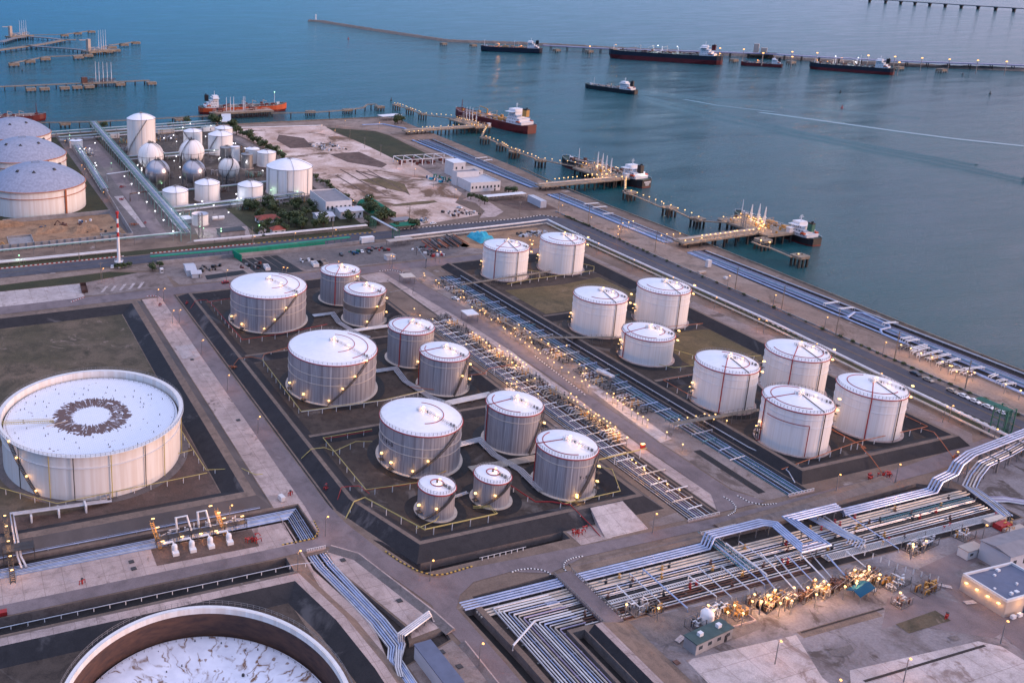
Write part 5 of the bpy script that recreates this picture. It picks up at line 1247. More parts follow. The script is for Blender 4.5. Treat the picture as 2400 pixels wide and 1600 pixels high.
catwalk('walkway bridge from the blue pipe bed to the low squat white tank', (266, 344), (300, 333), 3.8, 1.8)
catwalk('walkway bridge from the central road to the back pair of white tanks', (268, 421), (330, 424.6), 3.8, 1.8)
# pipes between tanks inside the bunds
for lb, P, n, mt in (('four pale pipes running between the two columns of grey tanks at the back', [(175, 411), (186, 411), (184, 398), (187, 380), (190, 376)], 4, 'silver_pipe'),
                     ('four pale pipes running between the middle grey tanks', [(176, 341), (186, 341), (184, 328), (187, 310), (190, 305)], 4, 'silver_pipe'),
                     ('four pale pipes running between the front grey tanks', [(176, 272.6), (187, 273.6), (186, 262), (189, 250), (188, 236)], 4, 'silver_pipe'),
                     ('bundle of white pipes between the middle and front pairs of slim grey tanks', [(178, 303), (212, 305.4), (224, 305.8)], 5, 'white_pipe'),
                     ('bundle of white pipes across the bank behind the middle slim tanks', [(180, 386.4), (208, 386.6), (222, 387)], 4, 'white_pipe'),
                     ('bundle of cream pipes left of the slim tank at the front right', [(172, 256), (212, 255), (224, 255)], 5, 'cream_pipe'),
                     ('pair of pale pipes linking the two small squat tanks', [(154, 242), (163, 243.4)], 2, 'silver_pipe')):
    rack(lb, P, n, .8, .24, 1.0, mt, sleepers=6, deck_z=0)
for lb, P, z, mt, tw in (
    ('yellow pipe on posts round the right side of the rust ringed tank', [(78.8, 331), (80.6, 284), (93, 281), (96.4, 275.4), (99, 275)], 2.2, 'yellow_paint', None),
    ('yellow pipe on posts zigzagging in front of the rust ringed tank', [(80.4, 282), (27, 279.6), (9, 296), (-20, 300)], 2.2, 'yellow_paint', None),
    ('short yellow branch pipe at the right flank of the rust ringed tank', [(73, 298), (79.6, 299)], 2.2, 'yellow_paint', None),
    ('yellow pipe on posts round the nearest big grey tank', [(150, 291.6), (129.4, 291.6), (129.4, 254), (149, 252.4), (162, 256)], 2.4, 'yellow_paint', 'red_paint'),
    ('yellow pipe crossing the left bank by the nearest big grey tank', [(117, 283, .6), (121, 283, 3.8), (126, 282.4, 3.8), (129.4, 281, 2.4), (140, 285, 2.4), (146, 283, 2.4)], 2.4, 'yellow_paint', None),
    ('yellow pipe on posts round the middle big grey tank', [(131, 366, 2.6), (129.4, 314), (166, 312.4), (186, 314.6)], 2.4, 'yellow_paint', 'white_metal'),
    ('orange pipe over the left bank beside the middle big grey tank', [(116.6, 366, .6), (120, 367, 3.9), (126, 367, 3.9), (131, 366, 2.6), (134, 371, 2.4), (148, 373.6, 3)], 2.4, 'orange_paint', None),
    ('red pipe over the left bank beside the farthest big grey tank', [(117.4, 441, .6), (121, 443.4, 4), (127, 443, 4), (129, 438, 2.4), (129.6, 390, 2.4), (150, 391, 2.4), (176, 395, 2.4)], 2.4, 'red_paint', None),
    ('red pipe from the left bank behind the farthest big grey tank', [(127, 443), (150, 446), (170, 445)], 2.4, 'red_paint', None),
    ('dark red pipe stepping over the left bank at the front', [(117.6, 252.4, .5), (121, 256, 3.9), (127, 255, 3.8), (129.8, 252, 2.0)], 2.4, 'red_paint', None),
    ('twin yellow pipe running along the cut corner of the left bund', [(117, 243.4, .5), (121.6, 247, 3.8), (126, 248, 3.8), (136.8, 226.6, 3.0), (164, 226.8, 3.0), (164.6, 232, 2.4), (160, 235, 1.4)], 3, 'yellow_paint', 'yellow_paint'),
    ('short yellow pipe in front of the smallest grey tank', [(135, 229), (143, 230.8), (146, 233)], 2.0, 'yellow_paint', None),
    ('yellow pipe loop around the slim tank at the front right', [(213, 243, 2.4), (217.6, 236.4, 3.6), (212, 225.4, 2.6), (189, 225.6, 2.2), (190, 229.6, 1.0)], 2.4, 'yellow_paint', None),
    ('yellow pipe bridging the silver pipe bed to the central road', [(212.6, 243.4), (222, 243.6), (240, 244.6)], 3.6, 'yellow_paint', 'yellow_paint'),
    ('red pipe climbing out of the left bund toward the ramp slab', [(176, 256, 2), (181, 230, 2), (186, 228, 2.2), (189, 222.4, 3.9), (191, 214, .9), (190.6, 209, .4)], 2, 'red_paint', 'red_paint'),
    ('orange pipe over the bank behind the middle slim grey tanks', [(182, 320, 2.2), (191, 314, 2.2), (208, 323, 2.2), (217, 318, 3.8), (222, 322, 3.9), (236, 325, 2.4)], 2.4, 'orange_paint', None),
    ('orange pipe running beside the slim tank toward the silver pipe bed', [(208, 338, 2.2), (216.6, 330, 3.6), (218, 318, 3.6)], 2.4, 'orange_paint', None),
    ('orange pipe on posts around the rightmost white tank', [(358, 258, 2.6), (357.4, 224.6, 2.6), (320, 224.4, 2.6), (277, 219, 2.2)], 2.6, 'orange_paint', None),
    ('orange pipe between the two nearest white tanks leading over the bank', [(320, 238, 2.6), (319.4, 220.6, 2.6), (316.4, 220, 3.6), (313, 213.4, 3.6), (312.6, 208.4, .5)], 2.6, 'orange_paint', 'orange_paint'),
    ('orange pipe over the bank at the right front corner', [(353.4, 224.4, 2.6), (352.6, 219, 3.9), (348.6, 213, 3.6), (347.6, 208, .6)], 2.6, 'orange_paint', None),
    ('thin orange pipe frame left of the white tank with the orange line', [(312, 291), (289.6, 291), (289.6, 274), (296, 262)], 2.4, 'orange_paint', None),
    ('orange pipe beside the right tank of the second row', [(355, 336), (335, 338)], 2.6, 'orange_paint', None),
    ('yellow pipe frame beside the low squat white tank', [(300, 305), (304, 300), (318, 299)], 2.0, 'yellow_paint', None),
    ('long yellow pipe behind the low squat white tank', [(316, 322), (326, 300), (338, 300), (352, 298)], 2.0, 'yellow_paint', None),
    ('yellow pipe bracket right of the back right white tank', [(359, 436), (363, 428), (358, 422), (310, 420.4), (296, 418)], 2.0, 'yellow_paint', None),
    ('yellow pipe bracket between the back pair of white tanks', [(320, 436), (326, 430), (321, 422)], 2.0, 'yellow_paint', None)):
    fire_pipe(lb, P, z, mt, twin=tw)
fire_pipe('tall inverted pipe gate standing by the back road', [(276, 486, 0), (276, 486, 5.4), (269.6, 462.6, 5.4), (269.6, 462.6, 0)], 5, 'grey_steel', .3, 99, name='pipe_gate')
fire_pipe('slim overhead pipe crossing the concrete strip near the steel roofed shed', [(225, 423, 0), (225, 423, 3.6), (241, 426, 3.6), (241, 426, 0)], 3, 'grey_steel', .14, 99, name='pipe_gate')
# red fire points at the road sides
for p, lb in ((pts('c4 975,1205')[0], 'cluster of red valves by the lower road in front of the white tanks'), (pts('c4 1080,1180')[0], 'second cluster of red valves right of the first one'), (pts('c4 1730,1030')[0], 'dark orange valve cluster near the right front corner of the bund'),
              (pts('d3 570,260')[0], 'dark red valve frame beside the ramp slab'), (pts('c2 610,1295')[0], 'dark red valve frame at the foot of the left bank'), (pts('b1 1640,1170')[0], 'red brown valve frame at the head of the left bank'),
              (pts('c1 2040,240')[0], 'orange valve frame on the bank beside the middle big tank'), (pts('b1 1400,1185')[0], 'red hydrant standing on the long pale strip'), (pts('c2 300,1345')[0], 'red hydrant by the small white cabinet'),
              (pts('d1 720,700')[0], 'red hydrant on the concrete beside the lower left road'), (pts('d1 2225,330')[0], 'bright red valve at the right end of the pump station'), (pts('d4 1635,1000')[0], 'small red box at the corner of the sunken plot'),
              (pts('b1 1060,150')[0], 'red valve group on the far plant road'), (pts('b1 1065,260')[0], 'red drum shaped pump on the far plant road'), (pts('b1 1175,480')[0], 'red and orange pump set on the far plant road'), (pts('b1 1270,465')[0], 'lone red hydrant on the far plant path')):
    t = thing('fire_valve', lb, 'fire valve', (p.x, p.y, 0.05), R_(15)); rr = random.Random(int(p.x * 7)); big = 'hydrant' not in lb and 'box' not in lb
    m = MB(); m.tube([(-.9, 0, .1), (-.9, 0, 1.2), (.9, 0, 1.2), (.9, 0, .1)], .16, 6); m.cyl((0, 0), .3, 0, 1.7, 8)
    if big:
        for k in range(5): x, y = rr.uniform(-3, 3), rr.uniform(-1.6, 1.6); m.tube([(x, y, .1), (x, y, 1.3), (x + rr.uniform(1, 2), y, 1.3), (x + 2, y, .1)], .14, 5); m.cyl((x, y), .3, 1.2, 1.6, 8)
    m.build('body', 'red_paint' if 'orange' not in lb else 'orange_paint', t); m = MB(); m.cyl((0, 0), .45, 1.7, 1.8, 10); m.build('hand_wheel', 'dark_steel', t)

# ---- coast pipe strip
def strip(label, P, n, sp, r, mt, z=-.1): return rack(label, P, n, sp, r, z, mt, sleepers=8, deck_z=-.9)
CB = 'coast pipes'
for lb, P in (('thick blue pipe on the land side of the coastal strip, far stretch', [(454.6, 820), (449.6, 612)]), ('thick blue pipe on the land side of the coastal strip, middle stretch', [(448.0, 588), (442.8, 458)])):
    strip(lb, P, 2, 1.1, .5, 'blue_pipe', .2)
rack('thick blue pipe of the near coastal strip with one big bypass loop', [(440.4, 436, .2), (436, 345, .2), (434.8, 326, .2), (436.8, 323.4, .2), (447, 327.6, .2), (450, 325, .2), (447.6, 309, .2), (445, 306.6, .2), (437.6, 306, .2), (433.6, 302, .2), (431.4, 280, .2), (426, 180, .2), (422, 90, .2)], 1, 1, .55, 0, 'blue_pipe', sleepers=8, deck_z=-.9)
strip('second blue pipe beside the thick one on the near coastal strip', [(441.8, 436), (434.6, 300), (427.4, 180), (423.4, 90)], 2, .7, .24, 'blue_pipe')
for lb, P in (('bed of dark blue pipes on the seaward side, far coastal stretch', [(466.5, 820), (456, 612)]), ('bed of dark blue pipes on the seaward side, middle coastal stretch', [(453.6, 590), (448.6, 457)]), ('bed of dark blue pipes on the seaward side, near coastal stretch', [(447.6, 438), (444.6, 330), (441, 240), (434.6, 90)])):
    strip(lb, P, 7, 1.3 if 'far' not in lb else 1.8, .28, ['blue_pipe', 'violet_pipe', 'teal_pipe', 'blue_pipe', 'silver_pipe'], -.2)
for lb, a, b in (('far', (477, 818), (460.6, 613)), ('middle', (459.6, 589), (454.6, 458)), ('near', (454.8, 436), (451, 240))):
    strip('pair of thin pipes along the sea wall, %s stretch' % lb, [a, b], 2, .8, .18, 'silver_pipe', .1)
for k, (a, b) in enumerate((((464, 718), (477, 719)), ((466, 707), (476, 709)), ((453, 551), (465, 550)), ((453, 541), (464, 540)), ((448, 524), (456, 523)), ((440, 339), (450, 339)), ((441, 331), (450, 330)), ((444, 309), (452, 308)), ((434, 292), (441, 292)), ((433, 289), (441, 289)), ((427, 282), (438, 283)), ((424, 279.5), (436, 280.5)), ((422, 275), (438, 276)), ((423, 271), (438, 272)), ((422, 266), (437, 267)), ((420, 259), (438, 257)), ((430, 249), (436, 250)), ((429, 245), (434, 245)), ((428, 242), (434, 241.4)))):
    m = MB(); 
    for dy in (0, 1.1): m.tube([(a[0], a[1] + dy, 0), (a[0], a[1] + dy, 1.5), (b[0], b[1] + dy, 1.5), (b[0], b[1] + dy, 0)], .2, 6)
    tag(m.build('expansion_loop', 'white_pipe'), 'pale pipe loop rising across the coastal pipe strip', 'pipe loop', 'raised loops over the coastal pipe strip')
for k, y in enumerate((286, 278, 272.5, 267, 261, 256)): put_manifold(427.5 - k * .3, y, .1, 'lit valve manifold at the land edge of the coastal strip', 'valve manifolds beside the coast road')
for p in pts('c4 1235,55 1320,85 1410,128 1505,163 1595,203 1680,240 1660,238 1820,290 1875,297 1720,290 2150,402 2280,455', 3): lamp('mid', (p.x, p.y, 0), 'warm lamp over the valves beside the near coastal strip', 'warm lamps beside the coastal strip')
# ---- white pipeline on green supports along the roads
def pipeline(label, path, z, r=.55, mt='white_pipe', gm='green_steel', n2=1):
    P = p3(path, z); t = thing('pipeline', label, 'pipeline')
    m = MB(); m.tube(P, r, 8); m.build('pipe', mt, t)
    for q in range(n2):
        m = MB(); m.tube([(p[0], p[1], p[2] - 1.6) for p in off3(P, 1.6 + q)], .22, 6); m.build('pipe', 'cream_pipe' if q else 'white_pipe', t)
    m = MB()
    for a, b in zip(P, P[1:]):
        L = hypot(b[0] - a[0], b[1] - a[1]); k = max(1, int(L / 9)); an = atan2(b[1] - a[1], b[0] - a[0])
        for j in range(k):
            u = (j + .5) / k; x, y, zz = (a[q] + (b[q] - a[q]) * u for q in range(3))
            for w in (-.5, 2.8): m.obox((x - sin(an) * w, y + cos(an) * w), .3, .3, 0, zz - r, an)
            m.obox((x - sin(an) * 1.15, y + cos(an) * 1.15), .3, 3.7, zz - r - .3, zz - r, an); m.obox((x - sin(an) * 1.15, y + cos(an) * 1.15), .3, 3.7, zz - 2.1, zz - 1.85, an)
    build_each(m, 'support', gm, t); return t
PL = [(276, 515.4), (372, 518.2), (397, 519.4), (393.4, 474), (388.6, 323), (381.6, 252), (378.8, 213), (372, 110)]
rack('fat white pipeline on green posts following the coast road round its corner', [(x, y, 3.0) for x, y in PL], 1, 1, .62, 0, 'white_pipe', sleepers=9, deck_z=0, name='pipeline', kind='pipeline')
rack('pair of thinner pale pipes on low posts below the fat white pipeline', [(x - 2.6, y - (2.6 if i < 3 else 0), 1.5) for i, (x, y) in enumerate(PL)], 2, .8, .3, 0, 'cream_pipe', sleepers=7, deck_z=0, name='pipeline', kind='pipeline')
rack('twin white pipeline in front of the garden trees', [(198, 549.4, 2.6), (272, 548.4, 2.6)], 2, 1.8, .5, 0, 'white_pipe', sleepers=8, deck_z=0, name='pipeline', kind='pipeline')
rack('white pipeline along the kerb at the left of the upper road', [(-60, 550.2, 1.6), (28, 549.6, 1.6), (100, 549.6, 1.6)], 2, 2.4, .5, 0, 'white_pipe', sleepers=9, deck_z=0, name='pipeline', kind='pipeline')
rack('pale green pipe beam in front of the excavated ground', [(-60, 562, 5), (30, 562.4, 5), (146, 564.4, 5)], 2, 1.4, .4, 0, ['pale_green_steel', 'white_pipe'], sleepers=12, deck_z=0, name='pipeline', kind='pipeline')
rack('white pipeline along the plant fence left of the garden', [(150, 551, 2.4), (196, 549.8, 2.4)], 2, 1.5, .4, 0, 'white_pipe', sleepers=8, deck_z=0, name='pipeline', kind='pipeline')
rack('white pipe along the northern edge of the dirt lot', [(300, 940, .7), (400, 924, .7)], 1, 1, .7, 0, 'white_pipe', sleepers=9, deck_z=0, name='pipeline', kind='pipeline')
rack('bent blue pipes at the head of the coastal strip by the open shed roof', [(444, 915, .5), (468, 912, .5), (478, 880, .5), (474, 862, .5)], 2, 1.4, .5, 0, 'blue_pipe', sleepers=9, deck_z=0, name='pipeline', kind='pipeline')
# green lattice towers carrying the crossing pipes
def lattice(label, x, y, w, d, h, rz=0, mt='green_steel'):
    t = thing('lattice_tower', label, 'lattice tower', (x, y, 0), rz); m = MB()
    for sx in (-w/2, w/2):
        for sy in (-d/2, d/2): m.box(sx - .16, sx + .16, sy - .16, sy + .16, 0, h)
    n = max(2, int(h / 2.2))
    for i in range(n + 1):
        z = h * i / n
        for a, b in (((-w/2, -d/2), (w/2, -d/2)), ((w/2, -d/2), (w/2, d/2)), ((w/2, d/2), (-w/2, d/2)), ((-w/2, d/2), (-w/2, -d/2))):
            m.bar((*a, z), (*b, z), .12)
            if i < n: m.bar((*a, z), (*b, z + h / n), .1)
    m.build('frame', mt, t); return t
lattice('green lattice pipe tower on the north side of the upper road', 277, 549, 3, 3, 8)
lattice('green lattice pipe tower on the yard side of the upper road', 278, 517.5, 3.2, 3.6, 8)
T = lattice('tall dark green lattice pipe tower at the right edge of the picture', 381.4, 213.6, 4.4, 5.0, 12.5)
m = MB()
for k in range(6): m.tube([(-1.6 + k * .64, -1.5, 0), (-1.6 + k * .64, -1.5, 11.6), (-1.6 + k * .64, 10, 11.6)], .22, 6)
m.build('riser_pipe', 'green_steel', T)
rack('crossing of white pipes carried over the upper road by green towers', [(276.6, 551, 7.6), (277.8, 515.6, 7.6)], 2, .9, .4, 0, ['white_pipe', 'silver_pipe'], sleepers=6, deck_z=7, name='pipeline', kind='pipeline')

# ================================================================== SHIPS, JETTIES, BREAKWATER
WZ = -3.0
def ship(label, bow, stern, beam, free, hullm, lowm, deckm, superstr, low=0.35, house_m='ship_white', funnel='black_paint', funnel2=None, masts=(), pipes=True, group=None, detail=1, kind='tanker', lights=(), tex=None, crane=False, bowlift=1.5):
    b = Vector(bow[:2]); s = Vector(stern[:2]); L = (b - s).length; an = atan2((b - s).y, (b - s).x); c = (b + s) / 2
    t = thing('ship', label, kind, (c.x, c.y, WZ), an, group); H = free; hw = beam / 2
    st = [(-.5, .55, .9), (-.47, .86, 1), (-.40, 1, 1), (-.2, 1, 1), (.25, 1, 1), (.36, .93, 1), (.43, .72, 1), (.475, .42, 1), (.5, .05, 1)]
    def shell(z0, z1, f0, f1, lift0, lift1, capt):
        m = MB(); rows = []
        for u, w, _ in st:
            x = u * L; lf = max(0, (u - .3) / .2) ** 1.5 * bowlift + max(0, (-u - .40) / .1) * .5
            sh = .0 if u < .3 else (u - .3) / .2
            xa, xb = x - sh * L * .018 * (1 - f0), x + sh * 0
            wa = hw * w * (1 - (1 - f0) * (abs(u) > .38) * .35); wb = hw * w
            rows.append(((x - (sh * L * .02 if f0 < 1 else 0), wa, z0 + lift0 * lf), (x, wb if f1 else wa, z1 + lift1 * lf)))
        o = len(m.v)
        for (p, q) in rows:
            m.v += [(p[0], -p[1], p[2]), (q[0], -q[1], q[2]), (q[0], q[1], q[2]), (p[0], p[1], p[2])]
        k = len(rows)
        for i in range(k - 1):
            a, bb = o + i*4, o + (i+1)*4
            m.face(a, bb, bb + 1, a + 1); m.face(a + 2, bb + 2, bb + 3, a + 3)
            if capt: m.face(a + 1, bb + 1, bb + 2, a + 2)
        m.face(o, o + 1, o + 2, o + 3); e = o + (k-1)*4; m.face(e + 3, e + 2, e + 1, e); return m
    zl = H * low
    shell(-1.5, zl, .7, 1, 0, 0, False).build('lower_hull', lowm, t)
    shell(zl, H, 1, 1, 0, 1, False).build('hull', hullm, t)
    m = MB(); mm = shell(H - .5, H - .45, 1, 1, 1, 1, True); mm.build('deck', deckm, t)
    # deckhouse at the stern
    hx = -.5 * L + L * .06; hl = L * superstr[0]; tiers = superstr[1]; th = superstr[2]
    m = MB()
    for q in range(tiers):
        ll = hl * (1 - .20 * q); ww = beam * (.78 - .10 * q)
        m.box(hx + (hl - ll), hx + hl, -ww / 2, ww / 2, H - .4 + q * th, H - .4 + (q + 1) * th - .12)
        m.box(hx + (hl - ll) - .4, hx + hl + .3, -ww / 2 - .5, ww / 2 + .5, H - .4 + (q + 1) * th - .12, H - .4 + (q + 1) * th)
    zt = H - .4 + tiers * th; m.box(hx + hl * .55, hx + hl + .5, -beam / 2, beam / 2, zt, zt + .4); m.box(hx + hl * .6, hx + hl, -beam * .26, beam * .26, zt + .4, zt + th)
    m.build('deckhouse', house_m, t)
    m = MB()
    for q in range(tiers):
        ww = beam * (.78 - .10 * q); n = max(3, int(beam / 2.2))
        for i in range(n):
            y = -ww / 2 + ww * (i + .5) / n; m.box(hx + hl, hx + hl + .06, y - .35, y + .35, H - .4 + q * th + th * .4, H - .4 + q * th + th * .75)
        for sy in (-1, 1):
            for i in range(4):
                x = hx + hl - hl * (1 - .20 * q) * (.25 + i * .2); y = sy * (ww / 2); m.box(x - .35, x + .35, min(y, y + sy * .05), max(y, y + sy * .05), H - .4 + q * th + th * .4, H - .4 + q * th + th * .75)
    m.box(hx + hl, hx + hl + .08, -beam * .25, beam * .25, zt + .4 + th * .3, zt + .4 + th * .7)
    m.build('windows', 'glass_dark', t)
    fx = hx + hl * .12; m = MB(); m.prism([(fx - hl*.1, -beam*.10), (fx + hl*.16, -beam*.10), (fx + hl*.2, 0), (fx + hl*.16, beam*.10), (fx - hl*.1, beam*.10)], zt - th * 1.2, zt + th * 1.1); m.build('funnel', funnel2 or funnel, t)
    m = MB(); m.prism([(fx - hl*.1, -beam*.10), (fx + hl*.16, -beam*.10), (fx + hl*.2, 0), (fx + hl*.16, beam*.10), (fx - hl*.1, beam*.10)], zt + th * 1.1, zt + th * 1.5)
    for y in (-beam*.04, beam*.04): m.cyl((fx, y), .3 + beam*.01, zt + th * 1.5, zt + th * 1.95, 6)
    m.build('funnel_top', 'black_paint', t)
    m = MB(); m.tube([(hx + hl * .75, 0, zt + th), (hx + hl * .75, 0, zt + th * 3)], [.35, .14], 6); m.bar((hx + hl * .75, -2, zt + th * 2.2), (hx + hl * .75, 2, zt + th * 2.2), .2); m.bar((hx + hl * .75, -1.4, zt + th * 2.7), (hx + hl * .75, 1.4, zt + th * 2.7), .2); m.build('radar_mast', 'ship_white', t)
    for sy in (-1, 1):
        m = MB(); m.box(hx + hl * .1, hx + hl * .1 + beam * .22, sy * beam * .42 - .9, sy * beam * .42 + .9, H + th * .8, H + th * .8 + 1.1); m.build('lifeboat', 'orange_hull', t)
    if pipes:
        m = MB(); x0, x1 = hx + hl + 3, L * .38
        for y in (-1.2, -.4, .4, 1.2): m.bar((x0, y * beam * .07, H + .9), (x1, y * beam * .07, H + .9), .35)
        n = max(4, int((x1 - x0) / 7))
        for i in range(n): x = x0 + (x1 - x0) * i / n; m.box(x - .12, x + .12, -beam * .10, beam * .10, H - .4, H + .7)
        xm = (x0 + x1) / 2
        for q in (-3, -1, 1, 3): m.bar((xm + q, -hw * .92, H + 1.0), (xm + q, hw * .92, H + 1.0), .4)
        m.box(x0, x1, -.5, .5, H + 1.5, H + 1.62); m.build('deck_pipes', 'roof_beige' if detail else 'grey_steel', t)
        m = MB()
        for i in range(8):
            x = x0 + (x1 - x0) * (i + .5) / 8
            for y in (-hw * .55, hw * .55): m.cyl((x, y), .5, H - .4, H + .7, 6)
        for sy in (-1, 1):
            m.bar((x0, sy * hw * .96, H + .55), (x1, sy * hw * .96, H + .55), .08)
        m.build('deck_fittings', 'white_metal', t)
        if crane:
            m = MB(); m.tube([(xm, 0, H), (xm, 0, H + 8)], .7, 8); m.bar((xm, 0, H + 8), (xm + 13, 0, H + 9.5), .7); m.build('deck_crane', 'ochre', t)
    m = MB(); r_ = random.Random(int(L * 10))
    for i in range(int(10 + L / 8)):
        x, y = r_.uniform(hx + hl + 2, L * .40), r_.uniform(-hw * .8, hw * .8); w_ = r_.uniform(.5, 1.6) * (1 + beam * .02); m.box(x - w_, x + w_, y - w_ * .6, y + w_ * .6, H - .4, H + r_.uniform(.6, 2.2) * (1 + beam * .02))
    m.build('deck_gear', r_.choice(('deck_red', 'grey_steel', 'ochre', 'rusty_pipe')), t)
    m = MB()
    for u_ in (-.02, .10, .22) if L > 100 else (.05,):
        x = u_ * L; m.tube([(x, -hw * .3, H), (x, -hw * .3, H + beam * .34)], .35, 5); m.bar((x, -hw * .3, H + beam * .34), (x + L * .05, 0, H + beam * .22), .4)
    m.build('derrick', 'roof_beige', t)
    m = MB(); xf = L * .44; m.cyl((xf - 3, 0), .6, H, H + bowlift + 1.4, 8); m.box(xf - 6, xf - 4, -1.2, 1.2, H, H + bowlift + .8)
    for u, hh, w in masts: m.tube([(u * L, 0, H), (u * L, 0, H + hh)], [w, w * .5], 6)
    m.build('foremast', 'ship_white' if hullm != 'red_hull' else 'red_hull', t)
    m = MB()
    for sy in (-1, 1):
        for i in range(len(st) - 1):
            p = (st[i][0] * L, sy * hw * st[i][1], H + 1.0); q = (st[i+1][0] * L, sy * hw * st[i+1][1], H + 1.0)
            lf = lambda u: max(0, (u - .3) / .2) ** 1.5 * bowlift
            m.bar((p[0], p[1], p[2] + lf(st[i][0])), (q[0], q[1], q[2] + lf(st[i+1][0])), .08)
    m.build('bulwark_rail', house_m, t)
    for (u, v, z, mt, w, col) in lights:
        m = MB(); r = .5 if w < 400 else 1.0; m.lathe([(.02, -r * .6), (r, 0), (.02, r * .6)], 8, (u * L, v * hw, H + z)); m.build('deck_light', mt, t); point(t, H + z - .5, w, col, (u * L, v * hw - .0), .6)
    if tex:
        rows_, col_ = tex
        m = MB(); 
        for i, (w, z) in enumerate(rows_):
            cu = None
    return t
def sp(s): return pts(s, WZ)[0]
wl_ = lambda *a: [(u, v, z, 'lamp_white', w, WHT) for u, v, z, w in a]
ol_ = lambda *a: [(u, v, z, 'lamp_orange', w, ORNG) for u, v, z, w in a]
S_ = ship('longest tanker, black above and dark red below, with a tall dark red funnel', sp('a3 845,505'), sp('a3 1832,566'), 34, 15, 'navy_hull', 'red_hull', 'deck_green', (.12, 4, 3.4), low=.52, funnel='red_hull', funnel2='red_hull', detail=0, bowlift=2.2, masts=((.46, 10, .5), (.02, 11, .6), (-.12, 11, .6)),
          lights=ol_((.45, -.3, 9, 3000), (-.40, -.6, 5, 1500), (-.47, -.6, 3, 1200)) + wl_((.06, 0, 12, 9000), (-.11, 0, 12, 9000)))
ship('grey blue tanker with white stern house, leftmost at the far berths', sp('a2 1965,445'), sp('a3 262,468'), 19, 9.5, 'navy_hull', 'navy_hull', 'deck_red', (.17, 4, 2.8), low=.3, detail=0, masts=((.44, 13, .4), (-.05, 14, .3), (-.12, 12, .3)),
     lights=ol_((.2, 0, 5, 3000), (-.16, 0, 4, 4500)) + wl_((-.3, -.5, 6, 700),))
ship('small low dark red tanker between two larger ones at the far berths', sp('a3 2000,572'), sp('a4 200,592'), 12, 5.5, 'red_hull', 'red_hull', 'deck_green', (.2, 3, 2.4), low=.3, detail=0, masts=((.42, 8, .3),), lights=ol_((.1, 0, 5, 700),))
ship('black tanker with red lower hull under two white floodlights, rightmost at the far berths', sp('a4 432,602'), sp('a4 1172,657'), 21, 10.5, 'navy_hull', 'red_hull', 'deck_green', (.15, 4, 2.7), low=.45, funnel='black_paint', detail=0, masts=((.44, 8, .4), (.19, 12, .5), (-.06, 12, .5), (-.1, 18, .3)),
     lights=wl_((.2, 0, 13, 9000), (-.07, 0, 13, 9000), (-.05, .2, 6, 1500)) + ol_((.42, -.4, 4, 1400), (.3, -.7, 3, 1800), (.12, 0, 11, 900)))
ship('small black tanker sailing alone with a pale wake behind it', sp('a3 640,768'), sp('a3 1085,828'), 14, 5.6, 'black_paint', 'black_paint', 'deck_green', (.22, 3, 2.7), low=.3, masts=((.33, 11, .3),), bowlift=1.2)
ship('dark red tanker with white deckhouse and ochre funnel at the first jetty', (584, 950), (601, 826), 22, 8.5, 'red_hull', 'red_hull', 'deck_red', (.19, 4, 3.1), low=.3, funnel='ochre', funnel2='ochre', masts=((.43, 13, .5),), bowlift=2.4, detail=1, lights=ol_((.1, -.6, 3, 300),), crane=True)
ship('black hulled ship moored stern on at the second jetty, white name on its stern', (538, 690), (546, 592), 17, 6.5, 'black_paint', 'red_hull', 'deck_green', (.15, 3, 2.5), low=.15, masts=((.3, 12, .35),), lights=wl_((-.44, -.3, 3.5, 150),))
ship('small black ship with white bow and green topped bridge at the third jetty', (541, 497), (538.6, 428), 12.5, 4.8, 'black_paint', 'red_hull', 'deck_green', (.2, 3, 2.2), low=.2, funnel='green_steel', funnel2='green_steel', masts=((.42, 11, .3),))
ship('tanker with orange bow and red stern moored at the left jetty', (408, 1056), (299, 1066), 20, 7.5, 'orange_hull', 'red_hull', 'deck_green', (.15, 4, 2.8), low=.35, masts=((.36, 15, .4),), bowlift=2.2, funnel='black_paint', lights=[(.36, 0, 15.5, 'lamp_green', 600, GRN)])
ship('red ship half hidden behind the domed tanks at the left edge', (118, 1078), (10, 1086), 17, 6.5, 'red_hull', 'red_hull', 'deck_red', (.16, 3, 2.6), masts=((.4, 14, .5),))
# name on the stern of the ship at the second jetty: a curve turned into a mesh
for o in list(bpy.data.objects):
    if o.get('label', '').startswith('black hulled ship moored stern'):
        for (y0, y1, z, hh, n_) in ((-3.6, 3.4, 4.1, 1.3, 6), (-2.4, 2.2, 2.9, .7, 5), (-2.0, 1.6, 1.9, .6, 4)):
            m = MB(); w_ = (y1 - y0) / n_
            for k in range(n_): m.box(-49.45, -49.3, y0 + k * w_, y0 + (k + .72) * w_, z, z + hh)
            m.build('stern_name', 'ship_white', o)
